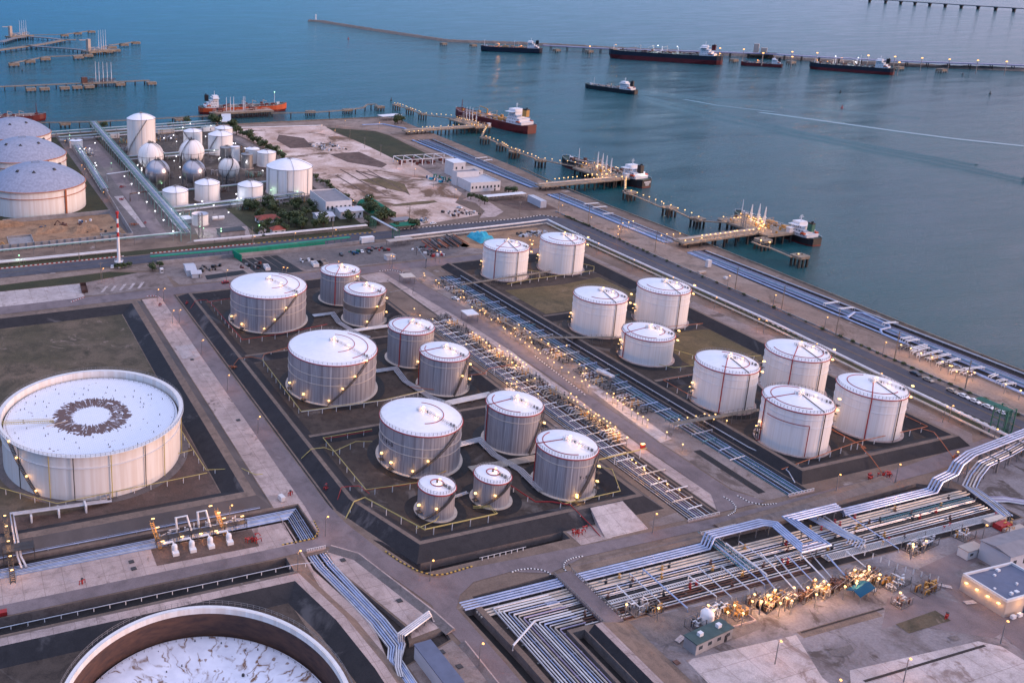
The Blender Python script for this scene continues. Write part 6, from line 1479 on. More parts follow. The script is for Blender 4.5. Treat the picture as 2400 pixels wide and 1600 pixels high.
# wake of the sailing ship
t0 = sp('a3 1085,828'); m = MB()
mat('wake_foam', (.40, .42, .47), rough=.5, var=.3, scale=.08)
def ribbon(P, w, z, material, name):
    m = MB(); a = off(P, -w / 2); b = off(P, w / 2)
    for i in range(len(P) - 1): m.add([(a[i].x, a[i].y, z), (a[i+1].x, a[i+1].y, z), (b[i+1].x, b[i+1].y, z), (b[i].x, b[i].y, z)], [(0, 1, 2, 3)])
    return m.build(name, material)
def ripple(code, amp, wd, n=60):
    """bow-wave ridge: a low swell of the water's own material running along a line read off the photo"""
    P = [Vector((p.x, p.y)) for p in pts(code, WZ)]; m = MB(); S = []
    for i in range(len(P) - 1):
        k = n // (len(P) - 1)
        for j in range(k): S.append(P[i].lerp(P[i+1], j / k))
    S.append(P[-1])
    prof = [(-wd, -.05), (-wd * .5, amp * .6), (0, amp), (wd * .5, amp * .5), (wd, -.05)]; m.smooth = True; R2 = [off([(p.x, p.y) for p in S], d) for d, z in prof]; o = len(m.v)
    for r, (d, z) in zip(R2, prof):
        for p in r: m.v.append((p.x, p.y, WZ + z))
    w = len(S)
    for a in range(4):
        for i in range(w - 1): m.face(o + a*w + i, o + a*w + i + 1, o + (a+1)*w + i + 1, o + (a+1)*w + i)
    return tag(m.build('ship_wake', 'sea_water'), kind='structure')
for c_, a_, w_ in (('a3 1090,850 1400,935 1820,1040 2315,1140', .35, 3), ('a3 1130,838 1440,905 1860,1000 2315,1105', .35, 3), ('a4 0,1085 300,1150 760,1240 1200,1330 1700,1430 2315,1560', .4, 3.5), ('a4 0,1110 300,1180 760,1270 1200,1360 1700,1460 2315,1590', .4, 3.5),
                   ('a4 60,1080 360,1150 820,1240 1300,1330 1900,1440', .4, 3.5), ('a3 1100,795 1500,835 1900,870 2315,900', .25, 3), ('a3 1100,815 1500,850 1900,885 2315,930', .25, 3), ('a4 0,915 400,940 900,985 1400,1030', .25, 3)):
    ripple(c_, a_, w_)
for c_, w_ in (('a3 1500,870 1800,925 2315,985', 5), ('a4 0,985 300,1025 700,1080 1200,1150 1700,1215 2315,1280', 9)):
    o = ribbon([(p.x, p.y) for p in pts(c_, WZ)], w_, WZ + .12, 'slick', 'wake_streak'); tag(o, kind='structure')

# ---- jetty parts
def piles(m, xs, ys, top, w=.9):
    for x in xs:
        for y in ys: m.box(x - w/2, x + w/2, y - w/2, y + w/2, -9, top)
def dolphin(label, p, group, w=9, d=8, top=4.2, th=1.6, rz=0, solid=False, z0=1.9):
    t = thing('mooring_dolphin', label, 'mooring dolphin', (p.x, p.y, 0), rz, group)
    m = MB(); m.prism([(-w/2 + 1, -d/2), (w/2 - 1, -d/2), (w/2, -d/2 + 1), (w/2, d/2 - 1), (w/2 - 1, d/2), (-w/2 + 1, d/2), (-w/2, d/2 - 1), (-w/2, -d/2 + 1)], top - th, top); m.cyl((1.5, 0), .5, top, top + .9, 8); m.cyl((-1.5, 1), .5, top, top + .9, 8); m.build('platform', 'jetty_concrete', t)
    m = MB(); piles(m, [-w/2 + 1.3, 0, w/2 - 1.3], [-d/2 + 1.3, d/2 - 1.3], top - th, 1.0); build_each(m, 'pile', 'pile_dark', t); return t
def span(label, P, w=1.8, z=4.2, name='walkway', pil=0, cat='walkway', th=.7, mt='jetty_concrete'):
    t = thing(name, label, cat)
    m = MB(); P = [Vector((p[0], p[1], z)) for p in P]
    for a, b in zip(P, P[1:]): m.bar(a - Vector((0, 0, th / 2)), b - Vector((0, 0, th / 2)), w, th)
    m.build('deck', mt, t); m = MB()
    for a, b in zip(P, P[1:]):
        d = (b - a).normalized(); u = Vector((-d.y, d.x, 0)) * w / 2
        for s_ in (-1, 1): m.bar(a + u * s_ + Vector((0, 0, 1)), b + u * s_ + Vector((0, 0, 1)), .1)
    m.build('railing', 'grey_steel', t)
    if pil:
        m = MB()
        for a, b in zip(P, P[1:]):
            k = max(1, int((b - a).length / pil)); d = (b - a).normalized(); u = Vector((-d.y, d.x, 0)) * w * .38
            for j in range(k):
                c = a.lerp(b, (j + .5) / k)
                for s_ in ((-1, 1) if w > 3 else (0,)): q = c + u * s_; m.box(q.x - .5, q.x + .5, q.y - .5, q.y + .5, -9, z - th)
        build_each(m, 'pile', 'pile_dark', t)
    return t
def arm(label, x, y, h, group, lean=.5, rz=0, z=4.2):
    t = thing('marine_loader', label, 'loading arm', (x, y, z), rz, group)
    m = MB(); m.tube([(0, 0, 0), (0, 0, h * .45)], .5, 8); m.tube([(0, 0, h * .45), (0, .3, h)], [.35, .25], 6); m.tube([(0, .3, h), (0, .9 + lean, h * .3)], .22, 6); m.bar((0, -.8, h * .45), (0, .8, h * .5), .7)
    m.build('arm', 'white_metal', t); return t
GD = 'concrete mooring dolphins'
def jetty(tag_, root, plat, trestle_w, arms, dolph, walks, lamps_, shed=None):
    (x0, y0), (x1, y1) = root
    t = span('concrete trestle of the ' + tag_, [(x0, y0), (x1, y1)], trestle_w, 4.0, 'jetty', 9, 'jetty', 1.0)
    m = MB()
    for k in range(4): m.bar((x0 + 2, y0 + 1.6 + k * .8, 4.5), (x1, y1 + 1.6 + k * .8, 4.5), .42)
    m.build('pipe', 'cream_pipe', t)
    (px0, px1, py0, py1) = plat
    P = thing('loading_platform', 'crowded loading head of the ' + tag_, 'platform', ((px0 + px1) / 2, (py0 + py1) / 2, 0)); w, d = (px1 - px0) / 2, (py1 - py0) / 2
    m = MB(); m.box(-w, w, -d, d, 2.9, 4.2); m.build('deck', 'jetty_concrete', P)
    m = MB(); piles(m, [-w + 1.5 + k * (2 * w - 3) / 3 for k in range(4)], [-d + 1.5 + k * (2 * d - 3) / 4 for k in range(5)], 2.9, 1.0); build_each(m, 'pile', 'pile_dark', P)
    rr = random.Random(int(px0)); m = MB()
    for k in range(34):
        x, y = rr.uniform(-w + .6, w - 1), rr.uniform(-d + 1, d - 1); z = rr.uniform(5, 7.2)
        m.tube([(x, y, 4.2), (x, y, z), (x + rr.uniform(-3, 3), y + rr.uniform(-3, 3), z)], .18, 5)
    m.build('manifold_pipes', 'cream_pipe', P)
    m = MB()
    for k in range(9): x, y = rr.uniform(-w + 1, w - 1), rr.uniform(-d + 1, d - 1); m.cyl((x, y), rr.uniform(.4, .9), 4.2, rr.uniform(5.2, 7), 8)
    m.box(-w, w, -d, -d + .1, 5.1, 5.2); m.box(-w, w, d - .1, d, 5.1, 5.2); m.build('valves', 'ochre', P)
    m = MB(); m.box(w - 3.5, w - .5, -d + 1, -d + 4, 4.2, 7.2); m.box(w - 3.9, w - .1, -d + .6, -d + 4.4, 7.2, 7.5); m.build('control_hut', 'wall_white', P)
    m = MB(); tw = 2.0
    for sx in (0, tw):
        for sy in (0, tw): m.box(-w + 1 + sx - .12, -w + 1 + sx + .12, sy - .12, sy + .12, 4.2, 14.5)
    for k in range(5): m.bar((-w + 1, 0, 4.5 + k * 2), (-w + 1 + tw, 0, 6.5 + k * 2), .12); m.box(-w + .8, -w + 1.2 + tw, -.1, tw + .1, 6.4 + k * 2, 6.5 + k * 2)
    m.build('gangway_tower', 'grey_steel', P)
    for k, (ax, ay, h) in enumerate(arms): arm('tall white loading arm on the ' + tag_, ax, ay, h, 'loading arms of the ' + tag_)
    for k, p in enumerate(dolph): dolphin('piled concrete dolphin on the lit walkway of the ' + tag_, p, 'dolphins of the ' + tag_)
    for k, (lb, W_) in enumerate(walks): span(lb, W_, 1.6, 4.2, 'walkway', 0, 'walkway', .6)
    for P_ in lamps_: lamp('deck', (P_.x, P_.y, 4.1), 'warm deck lamp on a short post along the ' + tag_, 'deck lamps of the ' + tag_)
    return P
z6 = WZ + 3
jetty('first jetty beside the dark red tanker', ((461, 851), (546, 851)), (543, 562, 843, 900), 9,
      [(560, 884, 15), (560, 890, 14), (560, 878, 15), (560, 870, 12)],
      pts('a2 1228,965 1345,1003 1455,1048 2000,1262 2145,1322 2262,1372 a3 245,1465', -3) + pts('a3 15,1385', -3)[:1],
      [('far walkway of the first jetty leading away to its end dolphin', [tuple(p.xy) for p in pts('a2 1215,920 1345,955 1455,1003 1600,1022 1745,1042', 4.2)]),
       ('near walkway of the first jetty running toward the camera', [tuple(p.xy) for p in pts('a2 2010,1120 1975,1195 2030,1210 2145,1265 2262,1320 2315,1345', 4.2)]),
       ('middle walkway joining the first jetty to the second', [tuple(p.xy) for p in pts('a3 0,1312 245,1402 300,1408 620,1470', 4.2)])],
      pts('a2 1213,912 1240,915 1262,922 1285,928 1312,940 1322,948 1352,955 1370,963 1397,972 1427,982 1440,993 1490,1000 1537,1005 1580,1010 1620,1012 1662,1016 1708,1020 1760,1035 1780,1042 1800,1050 1820,1048 1835,1058 1850,1060 1870,1062 1900,1060 1920,1070 1945,1085 1887,1100 1912,1105 1942,1108 1970,1108 1457,1125 1495,1122 1523,1121 1555,1120 1617,1115 1682,1112 1725,1108 1775,1105 1842,1110 1340,1165 1383,1162 1420,1158 1458,1155 2010,1122 2013,1135 2005,1145 1995,1155 1988,1168 2012,1203 2048,1215 2080,1227 2115,1240 2155,1258 2170,1268 2188,1280 2203,1290 2235,1305 2272,1315', 5.5) +
      pts('a3 32,1315 65,1330 100,1340 137,1355 172,1365 207,1380 230,1395 288,1400 350,1408 418,1420 485,1423 553,1435 620,1440', 5.5))
jetty('second jetty beside the black ship', ((449, 603), (524, 603)), (516, 536, 600, 648), 9,
      [(532, 630, 15), (532, 625, 14), (532, 636, 15), (532, 619, 13)],
      pts('b3 1022,258 1370,400 1615,500', -3),
      [('near walkway of the second jetty with three dolphins', [tuple(p.xy) for p in pts('b3 990,75 990,198 1060,212 1300,315 1420,342 1560,412 1680,440', 4.2)]),
       ('thin walkway linking the second jetty to the third', [tuple(p.xy) for p in pts('b3 1680,440 1950,455', 4.2)])],
      pts('a3 648,1447 700,1468 722,1440 745,1448 760,1455 775,1462 790,1468 800,1478 740,1470 820,1490 840,1500 850,1510 805,1512 860,1525 908,1478 925,1485 960,1562 660,1545 700,1550 745,1548 785,1543 820,1540', 5.5) +
      pts('b3 375,88 412,85 452,80 490,75 530,72 568,68 638,62 665,52 700,45 740,48 785,50 830,45 305,110 715,78 755,75 790,72 910,70 963,68 997,75 997,92 995,110 995,128 993,145 993,165 1042,190 1095,210 1148,230 1200,247 1255,270 1308,288 1325,305 1388,318 1450,345 1512,362 1570,387 1632,420 1848,422', 5.5))
jetty('third jetty beside the small black ship', ((443, 447), (514, 450)), (507, 530, 438, 480), 9,
      [(524, 462, 14), (524, 457, 13), (524, 468, 12)],
      pts('b3 2185,690 b4 340,835', -3),
      [('near walkway of the third jetty ending at a lone dolphin', [tuple(p.xy) for p in pts('b3 2100,620 2185,655 b4 90,670 280,752', 4.2)])],
      pts('b3 1942,432 1975,430 1998,428 2000,395 2030,405 2048,410 2070,420 2090,425 2110,430 2130,440 2150,448 2165,440 2080,440 2100,452 2120,460 2140,470 2165,478 2185,470 2200,490 2170,500 2190,510 2215,520 2160,525 1662,585 1700,582 1735,578 1778,573 1820,568 1865,563 1908,558 1945,548 1968,545 2030,545 2075,540 2110,535 2158,530 1515,632 1577,625 1658,610 2175,630 2250,645', 5.5) + pts('b4 0,425 10,440 20,460 30,490 50,520 15,500 90,645 12,628 338,750', 5.5))
for p, lb in zip(pts('b3 1355,560 1412,562 1470,555 1308,572 1060,447 1022,457 970,465 930,492', 4), ['x'] * 8): lamp('mid', (p.x, p.y, 0), 'warm lamp at the landward end of a jetty by the coastal strip', 'warm lamps at the jetty roots')
# left jetties (unlit)
span('long pale walkway jetty running along the northern shore', [(60, 1030), (99, 1027), (163, 1012), (234, 1010), (305, 1010)], 2.2, 3.5, 'jetty', 26, 'jetty')
span('walkway jetty with a raised hump ending at a square dolphin', [tuple(p.xy) for p in pts('a2 130,990 480,985 800,962 940,942 970,915 1045,910 1075,942', 3.5)], 2.2, 3.5, 'jetty', 26, 'jetty')
for p in pts('a1 570,1112 830,1105 1570,1072 a2 475,1005 800,988 1080,962', -2): dolphin('low wide concrete dolphin on the shore walkway jetty', p, 'dolphins of the shore walkway jetty', 12, 8, 2.6, 2.2)
PLB = thing('loading_platform', 'long piled loading deck in front of the orange and red tanker', 'platform', (340, 1026, 0))
m = MB(); m.box(-38, 38, -8, 8, 2.4, 3.8); m.build('deck', 'jetty_concrete', PLB); m = MB(); piles(m, [-36 + k * 6 for k in range(13)], [-7, 0, 7], 2.4, 1.0); build_each(m, 'pile', 'pile_dark', PLB)
m = MB(); rr = random.Random(9)
for k in range(50): x, y, z = rr.uniform(-36, 34), rr.uniform(-6, 6), rr.uniform(4.5, 8); m.tube([(x, y, 3.8), (x, y, z), (x + rr.uniform(2, 8), y, z)], .22, 5)
for k in range(6): m.bar((-36, -6 + k, 4.4), (36, -6 + k, 4.4), .4)
m.build('manifold_pipes', 'roof_beige', PLB)
m = MB(); m.box(-30, -24, -3, 4, 3.8, 9); m.box(10, 16, -2, 4, 3.8, 8); m.build('deck_huts', 'deck_red', PLB)
for k, x in enumerate((322, 327, 331, 343, 345)): arm('slender white loading arm in front of the orange tanker', x, 1029, 17, 'loading arms in front of the orange tanker', z=3.8)
span('white sloping pipe bridge from the plant to the long loading deck', [(318, 1018), (302, 966)], 11, 3.4, 'pipe_bridge', 14, 'bridge', .8, 'white_pipe')
def berthB(label, x0, x1, y, arms, dol, z=3.6, extra=()):
    t = span('pale deck of the ' + label, [(x0, y), (x1, y)], 5, z, 'jetty', 14, 'jetty', 1.0)
    P = thing('loading_platform', 'loading platform with structures on the ' + label, 'platform', (arms[1][0], y, 0)); L = 26
    m = MB(); m.box(-L, L, -9, 9, z - 1.2, z + .2); m.build('deck', 'jetty_concrete', P); m = MB(); piles(m, [-L + 2 + k * 5.4 for k in range(10)], [-7, 7], z - 1.2, 1.0); build_each(m, 'pile', 'pile_dark', P)
    m = MB(); rr = random.Random(3)
    for k in range(40): x, yy, zz = rr.uniform(-L, L - 4), rr.uniform(-7, 7), rr.uniform(5, 10); m.tube([(x, yy, z), (x, yy, zz), (x + rr.uniform(2, 6), yy, zz)], .25, 5)
    m.box(-L, -L + 8, -4, 5, z, z + 8); m.build('structures', 'rusty_pipe', P)
    for ax, ay, h in arms: arm('tall white loading arm on the ' + label, ax, ay, h, 'loading arms of the ' + label, z=z)
    for p in dol: dolphin('blocky concrete dolphin beside the ' + label, p, 'dolphins of the ' + label, 14, 11, 2.6, 3.4)
berthB('left middle jetty', -60, 300, 1340, [(221, 1342, 30), (226, 1342, 29), (232, 1342, 29), (238, 1342, 28), (244, 1342, 28)], pts('a1 270,800 390,795 565,788 675,782 780,776 1050,755 1325,745', -2))
# far left T-head jetties
span('broad pale causeway of the far left jetty group', [tuple(p.xy) for p in pts('a1 -200,470 0,440 400,385 560,352 660,352', 3)], 16, 4, 'jetty', 15, 'jetty', 1.4)
span('dark pipe trestle of the far left jetty group', [tuple(p.xy) for p in pts('a1 230,405 400,415 640,432 860,455', 3)], 12, 4, 'jetty', 12, 'jetty', 1.4, 'grey_steel')
span('second pipe trestle behind the broad causeway', [tuple(p.xy) for p in pts('a1 560,352 420,335 240,322 130,335 0,372', 3)], 14, 4, 'jetty', 14, 'jetty', 1.4, 'grey_steel')
for lb, c_ in (('far walkway of the far left jetty group', 'a1 260,310 540,308 680,290 800,272'), ('right walkway of the far left jetty group', 'a1 950,400 1080,385 1190,370'), ('near walkway of the far left jetty group', 'a1 90,558 260,528 400,500 640,492 760,480')):
    span(lb, [tuple(p.xy) for p in pts(c_, 3)], 6, 4, 'walkway', 0, 'walkway', 1.0)
for p in pts('a1 565,322 680,305 800,290 1085,405 1188,388 980,428 1010,455 940,465 770,500 685,515 395,530 262,552 122,578', -1): dolphin('chunky dolphin of the far left jetty group', p, 'dolphins of the far left jetty group', 18, 16, 4, 4)
for c_, lb, hh in (('a1 170,325', 'left loading head of the far left jetty group', 34), ('a1 860,455', 'right loading head of the far left jetty group', 38)):
    p = pts(c_, 2)[0]; P = thing('loading_platform', lb, 'platform', (p.x, p.y, 0), R_(25)); m = MB(); m.box(-30, 30, -14, 14, 2, 5); m.build('deck', 'jetty_concrete', P)
    m = MB(); piles(m, [-27 + k * 6 for k in range(10)], [-12, 12], 2, 1.4); build_each(m, 'pile', 'pile_dark', P); m = MB(); rr = random.Random(4)
    for k in range(40): x, yy, zz = rr.uniform(-28, 20), rr.uniform(-12, 12), rr.uniform(7, 12); m.tube([(x, yy, 5), (x, yy, zz), (x + rr.uniform(2, 10), yy, zz)], .4, 5)
    m.box(-26, -20, -5, 3, 5, 28); m.bar((-23, 0, 26), (-42, 0, 27), 1.2); m.build('structures', 'roof_beige', P)
    for k in range(4): arm('very tall pale loading arm on a far left head', p.x + 2 + k * 5, p.y + 3 + k * 2.6, hh, 'loading arms of the far left jetty group', z=5)
# breakwater of rocks and far pipe trestle
def rockbank(label, code, w, h):
    P = [(p.x, p.y) for p in pts(code, WZ)]; m = MB(); rr = random.Random(1)
    prof = [(-w, 0), (-w * .45, h * .75), (0, h), (w * .45, h * .75), (w, 0)]; S = []
    for i in range(len(P) - 1):
        a, b = Vector(P[i]), Vector(P[i+1]); k = max(1, int((b - a).length / 7))
        for j in range(k): S.append(a.lerp(b, j / k))
    S.append(Vector(P[-1])); R2 = [off([(p.x, p.y) for p in S], d) for d, z in prof]; o = 0
    for r, (d, z) in zip(R2, prof):
        for p in r: m.v.append((p.x + rr.uniform(-1, 1), p.y + rr.uniform(-1, 1), WZ + z + (rr.uniform(-.9, .9) if z > 0 else -.5)))
    n = len(S)
    for a in range(4):
        for i in range(n - 1): m.face(a*n + i, a*n + i + 1, (a+1)*n + i + 1, (a+1)*n + i)
    return tag(m.build('breakwater', 'rock'), label, 'breakwater')
rockbank('long rubble breakwater running out to sea behind the far berths', 'a2 470,187 560,192 1000,264 1700,367 2315,388 a3 880,432', 11, 5)
rockbank('dark rock bank behind the far pipe trestle on the right', 'a3 880,432 1800,478 a4 200,515 1200,575 2315,622 2600,632', 12, 5)
span('long pale pipe trestle linking all the far berths', [tuple(p.xy) for p in pts('a3 270,412 850,442 1830,474 2315,488 a4 0,484 600,520 1200,552 2315,590 2600,600', 3)], 13, 7, 'pipe_trestle', 26, 'trestle', 1.6, 'violet_pipe')
for p in pts('a2 1640,398 1900,412 a3 390,455 675,465 1940,545 a4 275,562 1215,612 1588,632', -2): dolphin('blocky dolphin beside the far berths', p, 'dolphins beside the far berths', 13, 11, 3.4, 4)
P = pts('a3 2170,500', -2)[0]; T = thing('loading_platform', 'dark loading platform behind the small red tanker', 'platform', (P.x, P.y, 0), R_(-52)); m = MB(); m.box(-22, 22, -8, 8, 1, 5); m.build('deck', 'jetty_concrete', T); m = MB(); m.box(-12, -4, -5, 4, 5, 22); m.box(0, 10, -4, 4, 5, 15); m.build('structures', 'roof_beige', T)
for c_, w in (('a3 682,407', 1), ('a3 1822,423', 1), ('a3 2030,433', 1), ('a3 2197,466', 1), ('a4 35,466', 1), ('a4 288,455', 1), ('a4 288,498', 1), ('a4 507,464', 1), ('a4 955,487', 1), ('a4 1188,497', 1), ('a4 1425,509', 1), ('a4 1665,520', 1), ('a4 1913,530', 1), ('a4 2165,540', 1), ('a4 1225,546', 1)):
    p = pts(c_, 24)[0]; t = LAMPS.get('far')
    if t is None:
        lamp_proto('far', 21, 1.5, 'lamp_orange', 9000, ORNG, 0, .35); 
    lamp('far', (p.x, p.y, 3), 'orange lamp on a tall post above the far pipe trestle', 'orange lamps along the far pipe trestle')
# far road bridge at the top right
P = [p for p in pts('a4 900,-12 1180,2 1700,35 2315,72 2700,95', 12)]; t = thing('sea_bridge', 'long low concrete bridge on many piers at the top right corner', 'bridge')
m = MB()
for a, b in zip(P, P[1:]): m.bar(Vector((a.x, a.y, 10)), Vector((b.x, b.y, 10)), 14, 3)
m.build('deck', 'grey_steel', t)
for a, b in zip(P, P[1:]):
    L = (b - a).length; k = max(1, int(L / 62))
    for j in range(k):
        c = a.lerp(b, (j + .5) / k); m = MB(); m.box(c.x - 4, c.x + 4, c.y - 5, c.y + 5, 5, 8.5); m.box(c.x - 2.5, c.x + 2.5, c.y - 4, c.y + 4, -6, 5); m.build('pier', 'pile_dark', t)
# buoys
for k, p in enumerate(pts('a2 808,345 1183,880 a4 706,812 722,947 1778,657 2017,822 a1 195,622', WZ)):
    t = thing('buoy', ['red channel buoy off the tip of the breakwater', 'small black buoy near the lit far walkway', 'dark buoy in the reflections below the rightmost tanker', 'dark buoy with red top inside the ship wake', 'dark buoy just below the far rock bank', 'dark buoy alone in the pale water at the right', 'small buoy by the near far left walkway'][k], 'buoy', (p.x, p.y, WZ)); s_ = 1.5 if k == 0 else 1.1
    m = MB(); m.lathe([(.02, -.6), (1.4 * s_, -.4), (1.4 * s_, .6 * s_), (.5 * s_, 1.0 * s_), (.35 * s_, 3.0 * s_), (.02, 3.4 * s_)], 10); m.build('float', 'red_paint' if k in (0, 3) else 'black_paint', t)
    m = MB(); m.lathe([(.02, 3.2 * s_), (.5 * s_, 3.5 * s_), (.02, 4 * s_)], 6); m.build('top_mark', 'black_paint', t)
p = pts('a2 522,172', WZ)[0]; t = thing('beacon', 'tiny white beacon at the tip of the breakwater', 'beacon', (p.x, p.y, WZ)); m = MB(); m.lathe([(2.2, 0), (1.6, 12), (2, 12.2), (2, 14), (.02, 16)], 10); m.build('tower', 'ship_white', t)

# ================================================================== BUILDINGS, TREES, VEHICLES, SMALL THINGS
def building(label, cat, c, L, W, H, rz=0, wall='wall_white', roof='roof_pale', rkind='flat', over=.5, windows=0, door=True, name='building', parapet=0, z0=.05, wside=-1, units=0, gable_h=1.2, bands=None):
    t = thing(name, label, cat, (c[0], c[1], z0), rz)
    m = MB(); m.box(-L/2, L/2, -W/2, W/2, 0, H); m.build('wall', wall, t)
    m = MB()
    if rkind == 'flat': m.box(-L/2 - over, L/2 + over, -W/2 - over, W/2 + over, H + .01, H + .3)
    elif rkind == 'gable':
        e = over; zz = H + .02
        m.add([(-L/2 - e, -W/2 - e, zz), (L/2 + e, -W/2 - e, zz), (L/2 + e, 0, zz + gable_h), (-L/2 - e, 0, zz + gable_h), (-L/2 - e, W/2 + e, zz), (L/2 + e, W/2 + e, zz)], [(0, 1, 2, 3), (3, 2, 5, 4), (0, 3, 4), (1, 5, 2)])
    elif rkind == 'hip':
        e = over; zz = H + .02; r = max(0, L/2 - W/2)
        m.add([(-L/2 - e, -W/2 - e, zz), (L/2 + e, -W/2 - e, zz), (L/2 + e, W/2 + e, zz), (-L/2 - e, W/2 + e, zz), (-r, 0, zz + gable_h), (r, 0, zz + gable_h)], [(0, 1, 5, 4), (1, 2, 5), (2, 3, 4, 5), (3, 0, 4)])
    elif rkind == 'parapet':
        m.box(-L/2 + .3, L/2 - .3, -W/2 + .3, W/2 - .3, H + .01, H + .12)
    rf = m.build('roof', roof, t)
    if rkind == 'parapet' or parapet:
        m = MB(); h = parapet or .9
        for x0, x1, y0, y1 in ((-L/2, L/2, -W/2, -W/2 + .3), (-L/2, L/2, W/2 - .3, W/2), (-L/2, -L/2 + .3, -W/2 + .3, W/2 - .3), (L/2 - .3, L/2, -W/2 + .3, W/2 - .3)): m.box(x0, x1, y0, y1, H, H + h)
        m.build('parapet', wall, t)
    for k in range(windows):
        x = -L/2 + L * (k + .5) / windows; y = wside * W/2
        m = MB(); m.box(x - .7, x + .7, min(y, y + wside * .06), max(y, y + wside * .06), H * .42, H * .72); m.build('window', 'glass_dark', t)
    if door:
        m = MB(); x = L * .32; y = wside * W/2; m.box(x - .5, x + .5, min(y, y + wside * .08), max(y, y + wside * .08), 0, 2.1); m.build('door', 'dark_opening' if windows else 'grey_steel', t)
    for k in range(units):
        x = -L/2 + L * (k + .5) / units; m = MB(); m.box(x - .7, x + .7, -.5, .5, H + .3, H + 1.3); m.build('roof_unit', 'white_metal', t)
    return t
def canopy(label, c, L, W, H, rz=0, roof='roof_beige', th=.25, name='canopy', drop=0):
    t = thing(name, label, 'canopy', (c[0], c[1], .05), rz)
    m = MB(); m.add([(-L/2, -W/2, H - drop), (L/2, -W/2, H - drop), (L/2, W/2, H), (-L/2, W/2, H), (-L/2, -W/2, H + th - drop), (L/2, -W/2, H + th - drop), (L/2, W/2, H + th), (-L/2, W/2, H + th)], [(0, 3, 2, 1), (4, 5, 6, 7), (0, 1, 5, 4), (1, 2, 6, 5), (2, 3, 7, 6), (3, 0, 4, 7)]); m.build('roof', roof, t)
    n = max(2, int(L / 6) + 1)
    for i in range(n):
        for y in (-W/2 + .4, W/2 - .4):
            x = -L/2 + .4 + (L - .8) * i / (n - 1); m = MB(); m.box(x - .12, x + .12, y - .12, y + .12, 0, H - (drop if y < 0 else 0)); m.build('post', 'grey_steel', t)
    return t
# --- lower right yard
B_ = building('large pale building with blue grey flat roof and wall lamps at the right edge', 'building', (302, 150.4), 24, 12.6, 7.4, R_(-90 + 70 + 8), 'roof_beige', 'roof_blue', 'parapet', windows=0, door=True)
B_.location = (296.5, 149.4, .05); B_.rotation_euler = (0, 0, R_(0))
bpy.data.objects.remove(B_.children[0]) if False else None
for ch in list(B_.children): bpy.data.objects.remove(ch)
t = B_; 
PB = [(273.8, 154.2), (273.4, 141.8), (293, 141.4), (293, 153.4)]
PB = [(p[0] - 296.5, p[1] - 149.4) for p in PB]
m = MB(); m.prism(PB, 0, 4.9); m.build('wall', 'roof_beige', t)
m = MB(); m.prism([tuple(q) for q in offc(PB, .5)], 4.91, 5.05); m.build('roof', 'roof_blue', t)
m = MB(); inn = offc(PB, .5)
for i in range(4):
    a, b, c, d = PB[i], PB[(i+1) % 4], inn[(i+1) % 4], inn[i]; m.prism([a, b, tuple(c), tuple(d)], 4.9, 5.7)
m.build('parapet', 'wall_white', t)
for u in (.14, .38, .62, .86):
    a, b = Vector(PB[0]), Vector(PB[1]); p = a.lerp(b, u); d = (b - a).normalized(); n_ = Vector((d.y, -d.x)) ; n_ = n_ if n_.dot(-p) < 0 else -n_
    m = MB(); m.box(p.x + n_.x * .4 - .3, p.x + n_.x * .4 + .3, p.y + n_.y * .4 - .3, p.y + n_.y * .4 + .3, 3.5, 3.75); m.build('wall_lamp', 'lamp_warm', t); point(t, 3.3, 34, WARM, (p.x + n_.x * 1.1, p.y + n_.y * 1.1))
for x, y in ((275.4 - 296.5, 141.2 - 149.4), (278 - 296.5, 141.2 - 149.4)):
    m = MB(); m.box(x - .7, x + .7, y - 1.0, y - .2, .2, 1.2); m.build('cooling_unit', 'white_metal', t)
m = MB(); m.box(-15.4, -14.2, -8.2, -7.7, 0, 2.2); m.build('door', 'blue_paint', t)
point(t, 3.6, 60, WARM, (-18, -9.4))
building('tall blue white shed with grey roof partly cut off by the right edge', 'building', (308, 158.8), 27, 8.6, 6.2, 0, 'roof_pale', 'roof_grey', 'gable', .4, windows=6, gable_h=.9)
building('small white portable cabin on the yard in front of the tall shed', 'cabin', (293.6, 164.8), 7.2, 3.0, 2.8, R_(2), 'wall_white', 'roof_beige', 'flat', .15, windows=2, name='portable_cabin')
t = thing('canopy', 'bright blue pitched canopy among the yard valves', 'canopy', (243.6, 161.6, .05), R_(12)); m = MB()
m.add([(-4.2, -2, 2.2), (4.2, -2, 2.2), (4.2, 0, 3.2), (-4.2, 0, 3.2), (-4.2, 2, 2.2), (4.2, 2, 2.2)], [(0, 1, 2, 3), (3, 2, 5, 4)]); m.build('roof', 'canopy_blue', t); m = MB()
for x in (-4, 0, 4):
    for y in (-1.9, 1.9): m.box(x - .1, x + .1, y - .1, y + .1, 0, 2.2)
build_each(m, 'post', 'grey_steel', t)
t = building('long brown control room with white rooftop units in the yard', 'building', (186.6, 160.4), 14.6, 3.8, 3.4, R_(8), 'wall_grey', 'control_roof', 'flat', .2, windows=4, units=2)
building('blue white shed with corrugated roof cut off by the bottom edge', 'building', (110.6, 172.6), 4.8, 15.6, 4.2, R_(2), 'roof_pale', 'roof_blue', 'flat', .2, windows=0, name='shed')
t = thing('white_silo', 'squat white process tank among pipes in the yard', 'process tank', (192, 166.4, .1)); m = MB(); m.lathe([(.02, 0), (1.7, 0), (1.8, 3.4), (1.2, 4.2), (.02, 4.5)], 20); m.build('shell', 'white_paint', t)
m = MB()
for a in range(4): m.box(cos(a * pi/2) * 1.6 - .1, cos(a * pi/2) * 1.6 + .1, sin(a * pi/2) * 1.6 - .1, sin(a * pi/2) * 1.6 + .1, 0, 2); 
m.build('legs', 'grey_steel', t)
